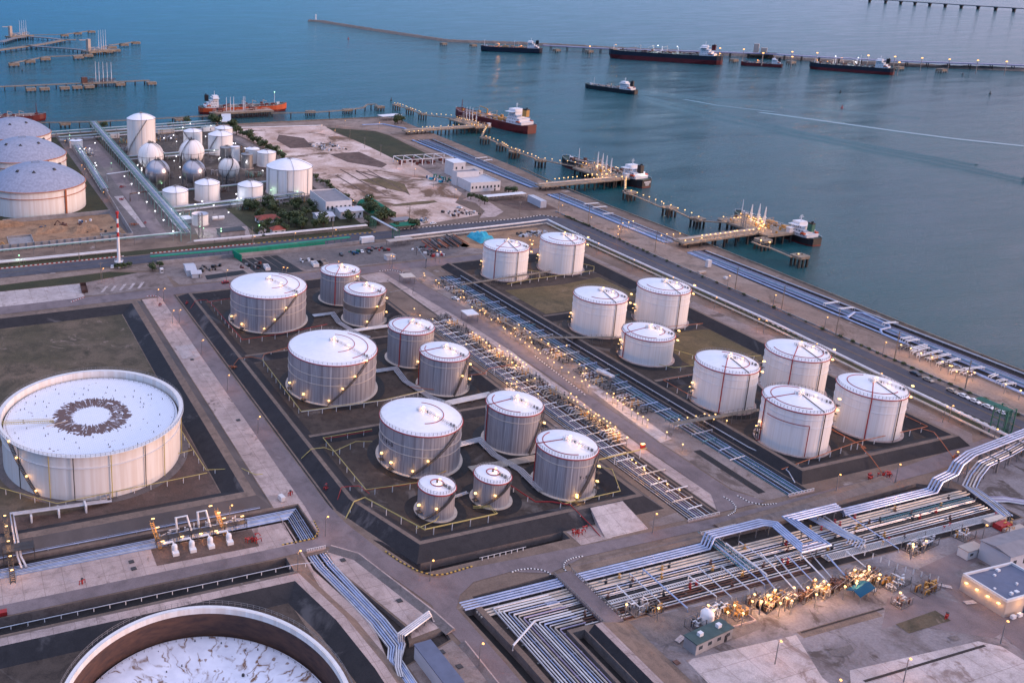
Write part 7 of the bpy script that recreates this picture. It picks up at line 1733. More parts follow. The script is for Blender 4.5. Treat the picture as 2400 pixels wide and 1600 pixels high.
def skid(label, x, y, L, W, H, n, seed, mt='silver_pipe', rz=0, cat='equipment', name='process_skid', bundle=True, z=.06):
    rr = random.Random(seed); t = thing(name, label, cat, (x, y, z), rz)
    if bundle: m = MB(); m.box(-L/2, L/2, -W/2, W/2, 0, .2); m.build('base', 'concrete_dark', t)
    m = MB()
    for k in range(n):
        a = Vector((rr.uniform(-L/2 + .4, L/2 - .6), rr.uniform(-W/2 + .4, W/2 - .4), .2)); z1 = rr.uniform(.9, H); b = a + Vector(((rr.uniform(.8, L * .3)) * rr.choice((-1, 1)), 0, 0)) if rr.random() < .5 else a + Vector((0, rr.uniform(.6, W * .5) * rr.choice((-1, 1)), 0))
        b.x = max(-L/2, min(L/2, b.x)); b.y = max(-W/2, min(W/2, b.y)); m.tube([a, (a.x, a.y, z1), (b.x, b.y, z1), (b.x, b.y, .2)], rr.choice((.1, .15, .2)), 5)
    m.build('pipes', mt, t); m = MB()
    for k in range(max(3, n // 2)):
        x_, y_ = rr.uniform(-L/2 + .5, L/2 - .5), rr.uniform(-W/2 + .5, W/2 - .5); m.cyl((x_, y_), rr.uniform(.2, .45), .2, rr.uniform(.8, H * .8), 7); m.cyl((x_, y_), .35, H * .8, H * .8 + .08, 7)
    m.build('valves', rr.choice(('dark_steel', 'rusty_pipe', 'ochre')), t)
    m = MB()
    for sx in (-L/2, L/2):
        for sy in (-W/2, W/2): m.box(sx - .08, sx + .08, sy - .08, sy + .08, 0, H)
    m.box(-L/2, L/2, -W/2 - .06, -W/2 + .06, H - .1, H); m.box(-L/2, L/2, W/2 - .06, W/2 + .06, H - .1, H); m.build('frame', 'grey_steel', t); return t
YS = 'lit valve skids along the yard side of the wide pipe bed'
for k, p in enumerate(pts('d3 2120,860 2230,900 d4 60,900 150,830 250,860 380,820 480,760 560,780 640,740 760,690 850,660 950,640 1040,680 900,700', 0)):
    o = skid('lit tangle of yellowish valves and pipes on the yard beside the wide pipe bed', p.x, p.y, 6.4, 3.6, 2.6, 16, 60 + k, ('grey_steel', 'cream_pipe', 'rusty_pipe')[k % 3], R_(15)); o['group'] = YS
for k, (c_, lb, L, W, n) in enumerate((('d3 1780,960', 'pale framed pipe skid just behind the squat process tank', 8, 3, 18), ('d3 1960,960', 'pair of brass coloured vessels in a low walled pad', 6, 5, 12), ('d3 1600,1080', 'low pipe skid left of the squat process tank', 5, 3, 10), ('d3 1110,930', 'big curled pipe loops at the edge of the bed near the road bridge', 7, 4, 10), ('d3 1240,945', 'orange lit pipe stub beside the curled loops', 5, 2.4, 6),
                   ('d4 1400,380', 'long low valve skid right of the blue crossing pipes', 13, 4, 30), ('d4 1170,700', 'dark air cooler skid standing beside the blue canopy', 9, 4.6, 16), ('d4 1450,760', 'pale horizontal filter skid beside the fence', 9, 3.4, 14), ('d4 1240,880', 'small sampling frame under a white lamp', 5, 3, 10), ('d4 1780,290', 'grey vessel skid inside a small walled pad', 6, 4, 8), ('d4 2180,210', 'dark red and white containers skid at the right edge', 9, 4, 6))):
    p = pts(c_, 0)[0]; skid(lb, p.x, p.y, L, W, 2.6, n, 200 + k, ('white_pipe', 'ochre', 'silver_pipe')[k % 3], R_(8))
for p in pts('d3 1000,908 1280,940 1715,915 1760,960 1945,915 1885,975 2020,985 2120,820 2100,880 2175,880 2240,825 2300,780 d4 15,880 70,825 130,785 95,860 180,895 280,875 300,760 485,690 560,705 495,820 500,750 745,750 830,605 880,655 845,720 850,700 955,575 955,600 1050,645 1040,680 600,735 420,760 235,850 1340,378 1455,350 1340,400 1228,805', 3.4):
    lamp('mid', (p.x, p.y, 0), 'warm lamp among the valves at the yard side of the wide pipe bed', 'warm lamps over the yard valves')
t = thing('pad_wall', 'low kerbed concrete pad around the brass vessels in the yard', 'kerb wall', (201, 166, .05)); m = MB()
for x0, x1, y0, y1 in ((-5, 5, -3.4, -3.1), (-5, 5, 3.1, 3.4), (-5, -4.7, -3.1, 3.1), (4.7, 5, -3.1, 3.1)): m.box(x0, x1, y0, y1, 0, .5)
m.build('wall', 'concrete', t)
fire_pipe('chain of fence posts dividing the right part of the yard', [(262, 176), (266, 166), (272, 158)], 2.0, 'grey_steel', .05, 2.0, name='fence')

for nm_, n_, (x0, x1, y0, y1), z_ in (('large pale building', 7, (-21, -5, -7, 3.4), 5.05), ('white two storey', 9, (-8, 8, -15, 15), 9.12), ('white flat roofed office', 8, (-11, 11, -11, 5), 6.62)):
    for o in [q for q in bpy.data.objects if q.get('label', '').startswith(nm_)]:
        r_ = random.Random(n_); m = MB()
        for k in range(n_): x, y = r_.uniform(x0, x1), r_.uniform(y0, y1); w_ = r_.uniform(.3, .8); m.box(x - w_, x + w_, y - w_ * .7, y + w_ * .7, z_, z_ + r_.uniform(.3, 1.0))
        build_each(m, 'roof_unit', 'white_metal', o)
# --- storage yard, upper road side
t = thing('fence_roof', 'long bright green sheet fence with a roof edge beside the upper road', 'fence')
m = MB(); m.prism([(115, 522.6), (184, 518.6), (247, 520.6), (247, 523.4), (184, 521.6), (115, 525.2)], 3.9, 4.3); m.build('roof_edge', 'green_fence', t)
m = MB(); m.prism([(167, 518.6), (184, 517.9), (228, 518.5), (228, 518.8), (184, 518.2), (167, 518.9)], 2.2, 4.0); m.build('panel', 'green_fence', t)
m = MB(); m.prism([(166, 519.4), (166.4, 519.4), (168.4, 508), (168, 508)], .2, 4.4); m.build('end_panel', 'green_fence', t)
m = MB(); 
for k in range(28): x = 116 + k * 4.8; m.box(x - .1, x + .1, 521.6, 521.9, 0, 3)
build_each(m, 'post', 'green_steel', t)
t = thing('retaining_wall', 'long pale concrete wall below the green fence', 'wall'); m = MB(); m.prism([(118, 519.6), (165, 517.6), (228, 517.4), (256, 518.6), (256, 519.2), (228, 518.0), (165, 518.3), (118, 520.2)], 0, 2.2); m.build('wall', 'wall_grey', t)
for lb, P, H, mt in (('long ribbed concrete wall around the excavated ground', [(-300, 575.0), (115, 575.6), (119, 690), (120, 930)], 4.2, 'wall_grey'), ('low concrete wall in the excavated ground', [(36, 640), (112, 642)], 3.0, 'wall_grey'), ('boundary wall with hedge along the coast road', [(422, 544), (421, 512), (416.6, 440), (410.6, 301), (408, 241), (403, 90)], .9, 'wall_grey'),
                     ('rough sea wall kerb along the water', [(484, 676), (476, 620), (470, 545), (468, 478), (462.6, 393), (458.6, 341), (455.4, 300), (452.6, 250), (448, 150)], .9, 'jetty_concrete'), ('rough low wall on the northern shore', [(-200, 964), (300, 963.6), (420, 959.6), (486, 955)], .9, 'jetty_concrete')):
    m = MB(); a = off(P, -.25); b = off(P, .25)
    for i in range(len(P) - 1): m.prism([tuple(a[i]), tuple(a[i+1]), tuple(b[i+1]), tuple(b[i])], -.1, H)
    if 'ribbed' in lb:
        for i in range(48): x = -120 + i * 4.9; m.box(x - .25, x + .25, 574.2, 574.9, 0, H)
    tag(m.build('wall_run', mt), lb, 'wall')
for k, (x0, x1, y0, y1) in enumerate(((36, 52, 582, 604), (96, 109, 583, 592))):
    t = thing('basin', ['concrete tank basin dug into the excavated ground', 'small green water basin in the excavated ground'][k], 'basin'); m = MB()
    for a in ((x0, x1, y0, y0 + .5), (x0, x1, y1 - .5, y1), (x0, x0 + .5, y0 + .5, y1 - .5), (x1 - .5, x1, y0 + .5, y1 - .5)): m.box(*a, 0, 1.2)
    m.build('wall', 'wall_grey', t); m = MB(); m.box(x0 + .5, x1 - .5, y0 + .5, y1 - .5, .06, .3 if k else .15); m.build('water' if k else 'floor', 'pond_water' if k else 'wall_grey', t)
m = MB(); m.prism([(50, 642.4), (112, 645), (112, 648.5), (50, 647)], .06, .5); tag(m.build('tarpaulin', 'green_fence'), 'long green tarpaulin strip below the nearest dome', 'tarpaulin')
building('white shed with two pitched roofs and open porch in the storage yard', 'shed', (133, 498.6), 5.2, 12, 3.6, R_(-6), 'wall_white', 'roof_pale', 'gable', .6, name='shed', gable_h=1.3)
building('small white shed porch with steep roof attached in front of the double shed', 'shed', (134.4, 490.4), 5.2, 4.4, 2.6, R_(-6), 'wall_white', 'roof_pale', 'gable', .6, name='shed', gable_h=1.5)
building('tiny white guard box beside the yard gate', 'guard box', pts('b1 1415,895')[0].xy, 1.8, 1.8, 2.6, 0, 'wall_white', 'white_metal', 'flat', .1, windows=1, name='guard_box', door=False)
canopy('beige flat roofed open canopy over parked scrap in the storage yard', (276, 508), 18, 5, 3.6, R_(3))
canopy('cream steel roofed loading shelter on the concrete strip', (246.6, 443.2), 7.4, 7.0, 4.0, R_(-6), 'pale_plank', .3)
canopy('white roofed pump shelter at the edge of the central road', (249.6, 382), 6.6, 7.0, 4.0, R_(-3), 'white_metal', .5)
building('small orange pink roofed hut in the storage yard', 'hut', pts('b2 1170,775')[0].xy, 6, 4, 2.6, R_(2), 'wall_white', 'roof_beige', 'flat', .3, name='hut', door=False)
def box_thing(name, label, cat, p, L, W, H, mt, rz=0, top=None, ribs=True, group=None, z=.06):
    t = thing(name, label, cat, (p[0], p[1], z), rz, group); m = MB()
    if top == 'open':
        for a in ((-L/2, L/2, -W/2, -W/2 + .12), (-L/2, L/2, W/2 - .12, W/2), (-L/2, -L/2 + .12, -W/2 + .12, W/2 - .12), (L/2 - .12, L/2, -W/2 + .12, W/2 - .12)): m.box(*a, .15, H)
        m.box(-L/2 + .12, L/2 - .12, -W/2 + .12, W/2 - .12, .15, .3)
    else: m.box(-L/2, L/2, -W/2, W/2, .2, H)
    m.build('body', mt, t)
    if ribs:
        m = MB(); n = max(3, int(L / 1.1))
        for i in range(n + 1):
            x = -L/2 + L * i / n
            for s_ in (-1, 1): m.box(x - .06, x + .06, s_ * W/2 - .06 + s_ * .05, s_ * W/2 + .06 + s_ * .05, .2, H - .05)
        m.build('ribs', mt, t)
    return t
box_thing('skip', 'white open skip between the black mats', 'skip', pts('b2 95,860')[0].xy, 2.8, 7.5, 2.0, 'white_paint', R_(-8), 'open'); box_thing('skip', 'white open skip left of a darker one near the yard middle', 'skip', pts('b2 515,830')[0].xy, 3.4, 7, 2.0, 'white_paint', R_(-8), 'open')
box_thing('skip', 'cream open skip right beside a darker one', 'skip', pts('b2 600,815')[0].xy, 3.2, 7, 1.8, 'roof_beige', R_(-8), 'open'); box_thing('skip', 'dark skip squeezed between the white and the cream skips', 'skip', pts('b2 555,822')[0].xy, 2.6, 6, 1.7, 'dark_steel', R_(-8), 'open')
box_thing('rusty_container', 'rusty brown skip on the pale slab by the crossing marks', 'skip', pts('b1 735,1040')[0].xy, 3.2, 12, 2.0, 'rusty_pipe', R_(-4), 'open')
box_thing('trailer', 'white box trailer parked beside the upper road', 'trailer', pts('b2 970,630')[0].xy, 9, 3.2, 4.0, 'ship_white', R_(0)); box_thing('container', 'long pale blue container on legs by the coastal strip', 'container', pts('b3 215,300')[0].xy, 4.6, 19, 5.4, 'roof_pale', R_(-6))
box_thing('cabinet', 'white electrical cabinet by the road above the left pipe bend', 'cabinet', pts('c2 225,1390')[0].xy, 1.6, 2.4, 1.8, 'wall_white', R_(10)); box_thing('cabinet', 'tall white signal box beside the near coastal strip', 'cabinet', pts('b3 1715,845')[0].xy, 2.6, 2.0, 4.6, 'wall_white')
box_thing('cabinet', 'low pale equipment box on the sand by the coast road', 'cabinet', pts('b3 1660,900')[0].xy, 5, 1.6, 1.4, 'roof_beige'); box_thing('cabinet', 'small white box on the sand strip beside the coast road', 'cabinet', pts('b3 1870,950')[0].xy, 1.8, 1.8, 1.5, 'wall_white')
box_thing('cabinet', 'white cabinet in the sand near the hydrant', 'cabinet', pts('d4 990,765')[0].xy, 1.2, 1.0, 1.1, 'wall_white', ribs=False)
box_thing('red_container', 'dark red fire box at the left edge of the lower left road', 'cabinet', pts('d1 25,975')[0].xy, 2.4, 1.6, 1.4, 'red_paint', ribs=False)
box_thing('red_container', 'red container in the row of rubble at the right edge', 'container', pts('d4 2120,215')[0].xy, 5, 2.4, 1.9, 'red_paint'); box_thing('container', 'cream container behind the red one at the right edge', 'container', pts('d4 2050,165')[0].xy, 8, 2.2, 1.6, 'pale_plank'); box_thing('container', 'white low container right of the red one', 'container', pts('d4 2230,240')[0].xy, 8, 2.2, 1.2, 'roof_beige')
for k, p in enumerate(pts('d4 1620,727 1840,870 d3 1470,1190')): box_thing('concrete_cover', ['pale concrete cover near the wall lamps', 'broken pale slab in front of the wall lamps', 'pale slab left of the long brown control room'][k], 'slab', p.xy, 3.4, 1.4, .35, 'concrete_pale', R_(-40 + 30 * k), ribs=False)
# piles of pipes, tarp, scrap
rr = random.Random(77)
t = thing('pipe_stack', 'big stack of red brown and black steel pipes in the storage yard', 'pipe stack')
for k in range(34):
    x = 291 + k * .8; y0 = 486 + rr.uniform(-2, 2) + k * .16; h = rr.uniform(.3, 1.8); m = MB(); m.tube([(x, y0 + rr.uniform(0, 8), h), (x + 2.0, y0 + rr.uniform(16, 24), h)], rr.uniform(.3, .5), 6); m.build('pipe', rr.choice(('rusty_pipe', 'dark_steel', 'deck_red', 'orange_paint', 'grey_steel', 'dark_steel')), t)
t = thing('tarpaulin', 'bright cyan tarpaulin heaped over stored material', 'tarpaulin', (333.6, 503, 0)); m = MB(); m.smooth = True
def heap(L, W, H, seed, n=10):
    def f(u, v):
        x, y = (u - .5) * L, (v - .5) * W; e = max(0, 1 - (2 * abs(u - .5)) ** 4) * max(0, 1 - (2 * abs(v - .5)) ** 4)
        return (x, y, H * e * (.75 + .5 * mnoise.noise(Vector((x * .35 + seed, y * .35, 0)))))
    return f
m.grid(heap(13, 18, 5.2, 3), 16, 20); m.build('sheet', 'cyan_tarp', t)
def junk(label, p, L, W, n, mats_, seed, group=None, hmax=1.6, name='scrap_heap'):
    r_ = random.Random(seed); t = thing(name, label, 'scrap', (p[0], p[1], .05), 0, group)
    for k, mt in enumerate(mats_):
        m = MB()
        for q in range(max(2, n // len(mats_))):
            x, y = r_.uniform(-L/2, L/2), r_.uniform(-W/2, W/2); a = r_.uniform(0, pi); h = r_.uniform(.3, hmax); m.obox((x, y), r_.uniform(.6, 2.6), r_.uniform(.5, 1.6), 0, h, a)
        m.build('pieces', mt, t)
    return t
for lb, c_, L, W, n, ms, sd in (('scrap heap of dark parts beside the open yard canopy', 'b2 1050,690', 14, 9, 20, ('dark_steel', 'black_paint', 'grey_steel', 'red_paint'), 1), ('dark blue and green crates in the storage yard', 'b2 860,725', 9, 7, 10, ('blue_paint', 'dark_steel', 'green_steel'), 2),
                                ('row of white and dark scrap left of the pipe stack', 'b2 1470,700', 12, 12, 20, ('white_metal', 'dark_steel', 'red_paint', 'grey_steel'), 3), ('scrap and red parts near the back road', 'b2 1570,735', 10, 8, 14, ('red_paint', 'white_metal', 'dark_steel'), 4),
                                ('black scrap heap left of the skips', 'b1 1850,860', 13, 8, 18, ('black_paint', 'dark_steel', 'grey_steel'), 5), ('scatter of dark scrap behind the farthest grey tank', 'b1 2200,840', 14, 9, 16, ('dark_steel', 'wall_grey', 'deck_red'), 6),
                                ('heap of white bags and rubble by the road corner', 'b3 180,560', 22, 9, 60, ('white_metal', 'wall_grey', 'roof_pale', 'dark_steel'), 7), ('scrap pile in the middle of the dirt lot', 'a2 620,1290', 26, 36, 60, ('white_metal', 'grey_steel', 'roof_pale', 'dark_steel'), 8),
                                ('rubbish heap on the bend of the dirt lot track', 'b2 1810,375', 26, 14, 40, ('rusty_pipe', 'grey_steel', 'white_metal', 'dark_steel'), 9), ('pile of debris at the road side below the dirt lot', 'b2 1430,430', 9, 9, 14, ('white_metal', 'blue_paint', 'grey_steel'), 10),
                                ('machinery scattered in the excavated ground', 'b1 520,490', 30, 8, 18, ('dark_steel', 'rusty_pipe', 'blue_paint'), 11), ('timber and rubble by the left basin', 'b1 860,520', 20, 14, 12, ('rusty_pipe', 'dark_steel'), 12), ('blue tank and pallets on the low wall', 'b1 745,450', 9, 4, 6, ('blue_paint', 'white_metal'), 13),
                                ('heap of parts on pallets behind the skips', 'b2 440,790', 8, 6, 8, ('white_metal', 'dark_steel'), 14)):
    junk(lb, pts(c_)[0].xy, L, W, n, ms, sd)
# striped chimney
t = thing('chimney', 'slim red and white banded chimney by the upper road', 'chimney', (95, 520.5, 0)); m = MB(); H = 33.5; n = 12; mat('white_band', (.74, .74, .74), rough=.5); mat('red_band', (.45, .03, .03), rough=.5)
for i in range(n):
    m.mi = 1 if i in (7, 9, 11) else 0; z0_, z1_ = H * i / n, H * (i + 1) / n; r0, r1 = 1.1 - .55 * i / n, 1.1 - .55 * (i + 1) / n; m.lathe([(r0, z0_), (r1, z1_)], 14)
m.build('shaft', ['white_band', 'red_band'], t); m = MB(); m.cyl((0, 0), 1.0, H, H + 1.6, 12); m.build('top', 'red_band', t); m = MB(); rail(m, 2.6, 4.0, 10, 1.2); m.lathe([(.9, 4), (2.6, 4)], 10); m.build('platform', 'white_metal', t)
m = MB(); m.lathe([(.02, -.2), (.9, 0), (.02, .3)], 6, (0, 0, 17)); m.build('aviation_light', 'lamp_red', t)
# --- far buildings beyond the road
ADM = building('white two storey office with grey flat roof among the garden trees', 'building', (270, 606), 20, 36, 9, R_(-4), 'wall_white', 'roof_grey', 'parapet', windows=6, parapet=1.0)
building('pale blue roofed annex in front of the white office', 'building', (273.5, 581), 17, 12, 5.4, R_(-4), 'wall_white', 'roof_pale', 'gable', .8, windows=4, gable_h=1.4)
building('low white canteen with pale roof left of the office annex', 'building', (253, 579), 12, 12, 3.6, R_(-4), 'wall_white', 'roof_pale', 'gable', .8, windows=3, gable_h=1.5)
for k, (c_, lb, L, W) in enumerate((('b2 100,445', 'red roofed house hidden among the garden trees', 15, 10), ('b2 190,545', 'small house with dark red roof at the front of the garden', 9, 6), ('b2 50,555', 'tiny white kiosk at the front left of the garden', 4, 4))):
    building(lb, 'house', pts(c_)[0].xy, L, W, 3.0, 0, 'wall_white', 'roof_red' if k < 2 else 'roof_grey', 'hip', .7, windows=2, name='house', gable_h=2.2)
building('white flat roofed office block with dark glass front in the coastal compound', 'building', (408, 626), 26, 26, 6.5, R_(-4), 'wall_white', 'roof_pale', 'parapet', windows=8, parapet=1.2)
building('upper white storey set back on the coastal office block', 'building', (405, 640), 20, 9, 10.5, R_(-4), 'wall_white', 'roof_grey', 'parapet', windows=0, door=False, parapet=1.0)
building('narrow white tower house behind the coastal office', 'building', (414.5, 672), 11, 16, 12, R_(-4), 'wall_white', 'white_metal', 'flat', .5, windows=2)
building('low white annex behind the coastal office', 'building', (428, 668), 14, 16, 5, R_(-4), 'wall_white', 'roof_beige', 'flat', .4, windows=2)
canopy('long white carport roof in front of the coastal office', (408, 588.6), 36, 6, 3.2, R_(0), 'white_metal', .3)
for k in range(2):
    T = thing('greenhouse', ['left arched dark green net shed', 'right arched dark green net shed'][k], 'net shed', (295 + k * 8.2, 590, 0), R_(-4)); m = MB(); m.smooth = True; m.grid(lambda u, v: ((u - .5) * 8 + 0, (v - .5) * 34, 4.2 * math.sin(pi * u) ** .7 + .3), 12, 2); m.build('net_roof', 'green_net', T)
canopy('green roofed bus shelter by the upper road', pts('b2 1290,475', 3)[0].xy, 18, 8, 3.4, 0, 'green_net', .4)
canopy('grey shelter roof behind the green bus shelter', pts('b2 1270,430', 3)[0].xy, 14, 8, 3.4, 0, 'roof_grey', .4)
canopy('white curved open shed roof at the northern tip of the land', (489, 938), 26, 12, 5, R_(5), 'ship_white', .4)
SUB = thing('substation', 'open steel frame substation at the edge of the green field', 'substation', (412, 722, 0), R_(-4)); m = MB()
for k in range(6):
    for y in (-9, 9): x = -25 + k * 10; m.box(x - .3, x + .3, y - .3, y + .3, 0, 6)
for y in (-9, 9): m.box(-25, 25, y - .3, y + .3, 5.6, 6.0)
for k in range(6): x = -25 + k * 10; m.box(x - .3, x + .3, -9, 9, 5.6, 6)
m.build('frame', 'white_metal', SUB); m = MB(); r_ = random.Random(2)
for k in range(26): x, y = r_.uniform(-24, 24), r_.uniform(-8, 8); m.box(x - 1, x + 1, y - 1, y + 1, 0, r_.uniform(1, 4))
m.build('equipment', 'deck_red', SUB)
for lb, c_ in (('row of pale tanks and crates by the coastal compound gate', 'b2 1560,70'), ('dark green containers by the coastal compound gate', 'b2 1640,95')):
    junk(lb, pts(c_)[0].xy, 16, 9, 14, ('white_metal', 'cyan_tarp', 'green_steel', 'blue_paint'), 31, hmax=3.0)
# --- northern plant pipe racks
def highrack(label, a, b, w, h, levels=2, n=5, mt='pale_green_steel', pm=('pale_green_steel', 'white_pipe', 'blue_pipe', 'silver_pipe'), bay=12, truss=True):
    A, B = Vector(a), Vector(b); d = (B - A).normalized(); u = Vector((-d.y, d.x)); L = (B - A).length; t = thing('pipe_rack', label, 'pipe rack')
    m = MB(); k = max(1, int(L / bay))
    for i in range(k + 1):
        c = A.lerp(B, i / k)
        for s_ in (-w/2, w/2): p = c + u * s_; m.box(p.x - .2, p.x + .2, p.y - .2, p.y + .2, 0, h)
        for lv in range(levels): z = h - .2 - lv * 2.6; p, q = c - u * w/2, c + u * w/2; m.bar((p.x, p.y, z), (q.x, q.y, z), .35)
    if truss:
        for s_ in (-w/2, w/2):
            p, q = A + u * s_, B + u * s_; m.bar((p.x, p.y, h), (q.x, q.y, h), .25); m.bar((p.x, p.y, h + 1.4), (q.x, q.y, h + 1.4), .12)
            kk = int(L / 4)
            for i in range(kk + 1): c = p.lerp(q, i / kk); m.box(c.x - .07, c.x + .07, c.y - .07, c.y + .07, h, h + 1.4)
    m.build('frame', mt, t)
    for lv in range(levels):
        for i in range(n):
            s_ = -w/2 + w * (i + .5) / n; p, q = A + u * s_, B + u * s_; z = h + .1 - lv * 2.6; m = MB(); m.bar((p.x, p.y, z), (q.x, q.y, z), .5); m.build('pipe', pm[(i + lv) % len(pm)], t)
    return t
highrack('high pale green pipe rack running straight toward the sea', (147, 560), (157, 985), 6.5, 8.5)
highrack('pipe rack across the far end of the plant by the shore', (100, 948), (290, 962), 5, 6.5, mt='grey_steel', truss=False)
highrack('second shore pipe rack in front of the first', (112, 922), (280, 936), 5, 5.5, mt='grey_steel', truss=False)
highrack('low pipe rack between the spheres and the front row of tanks', (150, 672), (250, 680), 4, 5, 1, 4, 'grey_steel', truss=False)
highrack('pipe rack behind the two white spheres', (155, 806), (262, 812), 4, 6, 2, 4, 'grey_steel', truss=False)
highrack('pipe rack along the bottom of the plant beside the garden', (150, 628), (262, 640), 5, 4.4, 2, 4, 'grey_steel', truss=False)
highrack('pipe rack left of the plant road beside the domes', (119, 700), (124, 880), 6, 4.5, 2, 5, 'grey_steel', truss=False)
fire_pipe('white pipe gate stepping across the plant road', [(128, 742, 0), (128, 742, 6), (150, 748, 6)], 6, 'white_pipe', .5, 99, name='pipe_gate'); fire_pipe('dark red pipe gate nearer on the plant road', [(133, 672, 0), (133, 672, 6), (149, 675, 6)], 6, 'rusty_pipe', .5, 99, name='pipe_gate')
for k, (x, y, L, W) in enumerate(((176, 900, 16, 10), (215, 900, 26, 12), (245, 905, 20, 10), (190, 815, 18, 14), (225, 735, 16, 10), (176, 735, 14, 10), (250, 720, 14, 8), (205, 680, 14, 8), (180, 690, 12, 8), (240, 690, 12, 8), (165, 860, 10, 14), (215, 820, 12, 10), (275, 700, 10, 16), (232, 625, 16, 4), (255, 628, 16, 4), (210, 622, 14, 4), (130, 850, 10, 10), (275, 820, 9, 14), (165, 615, 14, 5), (200, 930, 20, 8))):
    skid(['cluster of pipework and vessels deep in the northern plant', 'tangle of green grey pipework in the northern plant'][k % 2], x, y, L, W, 5, 26, 300 + k, ('pale_green_steel', 'silver_pipe', 'grey_steel')[k % 3], bundle=False)['group'] = 'pipework clusters of the northern plant'
for lb, c_, L, W, H in (('white roofed hut behind the tall tower tank', 'a1 1445,1165', 18, 8, 4), ('small white hut left of the tall tower tank', 'a1 1000,1205', 9, 8, 4), ('low white box roof beside the small hut', 'a1 925,1220', 8, 5, 2.5), ('white roofed shed right of the second sphere rack', 'a1 1830,1145', 16, 8, 4), ('low white cabin below the left front dome tank', 'b1 1590,455', 13, 9, 3.2)):
    building(lb, 'hut', pts(c_)[0].xy, L, W, H, R_(3), 'wall_white', 'white_metal', 'flat', .4, name='hut', windows=1, door=False)
t = thing('gas_vessel', 'pair of small white horizontal vessels by the slender stack', 'vessel', (*pts('b1 1910,430')[0].xy, 0)); m = MB()
for x in (-2.4, 2.4): m.tube([(x - 2, 0, 1.6), (x + 2, 0, 1.6)], 1.2, 10)
m.build('shells', 'white_paint', t); m = MB(); m.box(-4, 4, -.6, .6, 0, .6); m.build('saddle', 'concrete', t)
t = lattice('dark lattice stack standing by the small open tank', *pts('b1 1755,590')[0].xy, 2.4, 2.4, 17, 0, 'grey_steel')
building('dark flat workshop roof in front of the garden', 'building', pts('b1 2020,560')[0].xy, 17, 9, 3.4, 0, 'wall_grey', 'dark_steel', 'flat', .5, windows=0, name='workshop')
for p in pts('a1 1140,1235 1190,1285 1295,1255 1435,1235 1497,1235 1520,1210 1545,1265 1655,1230 1735,1245 1605,1305 1570,1350 1828,1275 1875,1345 1800,1220 2040,1280 2060,1282 2145,1325 2155,1450 1925,1410 1915,1420 2085,1375 1525,1437 1543,1397 1575,1492 1240,1503 1240,1520 1205,1475 1430,1360 833,1278 835,1455 845,1478 700,1330 740,1330 785,1328 1140,1140 1600,1140 1665,1105 1845,1125 1930,1080 2035,1095 b1 1090,80 1152,148 1215,228 1285,308 1358,388 1432,468 1517,567 1770,302 1710,330 1870,338 2110,275 2075,278 2068,238 1498,372 1575,415 2298,30 1577,90 745,232 2000,400', 4):
    lamp('white', (p.x, p.y, 0), 'bright white lamp inside the northern plant', 'white lamps of the northern plant')
for p in pts('a1 610,1200 975,1448 b1 1415,132 1750,515 1780,528 1935,532 b2 130,192 362,205 1065,380 30,500 a2 200,1335 222,1335 b1 168,768 2270,500', 3): lamp('green', (p.x, p.y, 0), 'small greenish lamp in the northern plant or garden', 'greenish lamps north of the upper road')
for p in pts('a1 565,1268 745,1330 735,1520 a1 710,1485 b1 900,232', 3): lamp('dim', (p.x, p.y, 0), 'orange lamp along the wall beside the broad domes', 'orange lamps beside the domes')
# street lamps and poles
for c_, lb in (('a2 568,1105', 'a'), ('a2 775,1065', 'b'), ('a2 1075,1080', 'c'), ('a2 685,1150', 'd'), ('a2 1230,1420', 'e'), ('a2 1388,1490', 'f'), ('a2 1557,1580', 'f'), ('b2 843,275', 'g'), ('b2 1742,175', 'h'), ('b2 712,810', 'i'), ('b2 230,860', 'j'), ('b2 265,865', 'k'), ('b2 1575,715', 'l'), ('b2 1605,725', 'm'), ('b2 1173,760', 'n'), ('b2 1195,765', 'n'), ('b3 148,620', 'o'), ('b3 175,628', 'p'),
               ('b3 433,315', 'q'), ('b3 685,420', 'r'), ('b3 930,525', 'q'), ('b3 918,570', 's'), ('b3 1060,795', 't'), ('b3 1400,950', 'u'), ('b3 1780,1125', 'v'), ('b3 2150,1315', 'w'), ('b3 2215,1330', 'x'), ('b3 748,650', 'y'), ('b3 1895,935', 'z'), ('b3 2298,1105', 'z'), ('b4 130,1105', 'z'), ('b4 583,1300', 'z'), ('b4 1095,1520', 'z'), ('b4 48,1330', 'z'),
               ('c4 1628,590', 'a'), ('c4 1680,585', 'b'), ('c4 2068,790', 'c'), ('c4 488,40', 'd'), ('c4 1055,300', 'e'), ('c4 1720,990', 'f'), ('c4 1215,1100', 'g'), ('c4 690,1190', 'h'), ('d1 2010,40', 'i'), ('c1 1990,315', 'j'), ('c1 2258,680', 'k'), ('b1 1375,1055', 'l'), ('b1 1430,1048', 'm'), ('b1 1508,1240', 'n'), ('b1 1567,1235', 'o'), ('b1 1765,1500', 'p'), ('d2 610,140', 'q'), ('d2 368,440', 'r'), ('d2 1530,525', 's'), ('d2 1963,1255', 't'),
               ('d3 1247,115', 'u'), ('d4 1298,1390', 'v'), ('d4 165,1235', 'w'), ('d4 2150,1060', 'x'), ('d4 685,1575', 'y'), ('d4 1970,215', 'z'), ('b1 893,870', 'z'), ('b2 335,560', 'z'), ('b2 690,530', 'z'), ('b1 1980,885', 'z'), ('b1 2220,590', 'z')):
    p = pts(c_, 6.0)[0]; lamp('dim', (p.x, p.y, 0), 'single orange street lamp on a slim pole', 'orange street lamps')
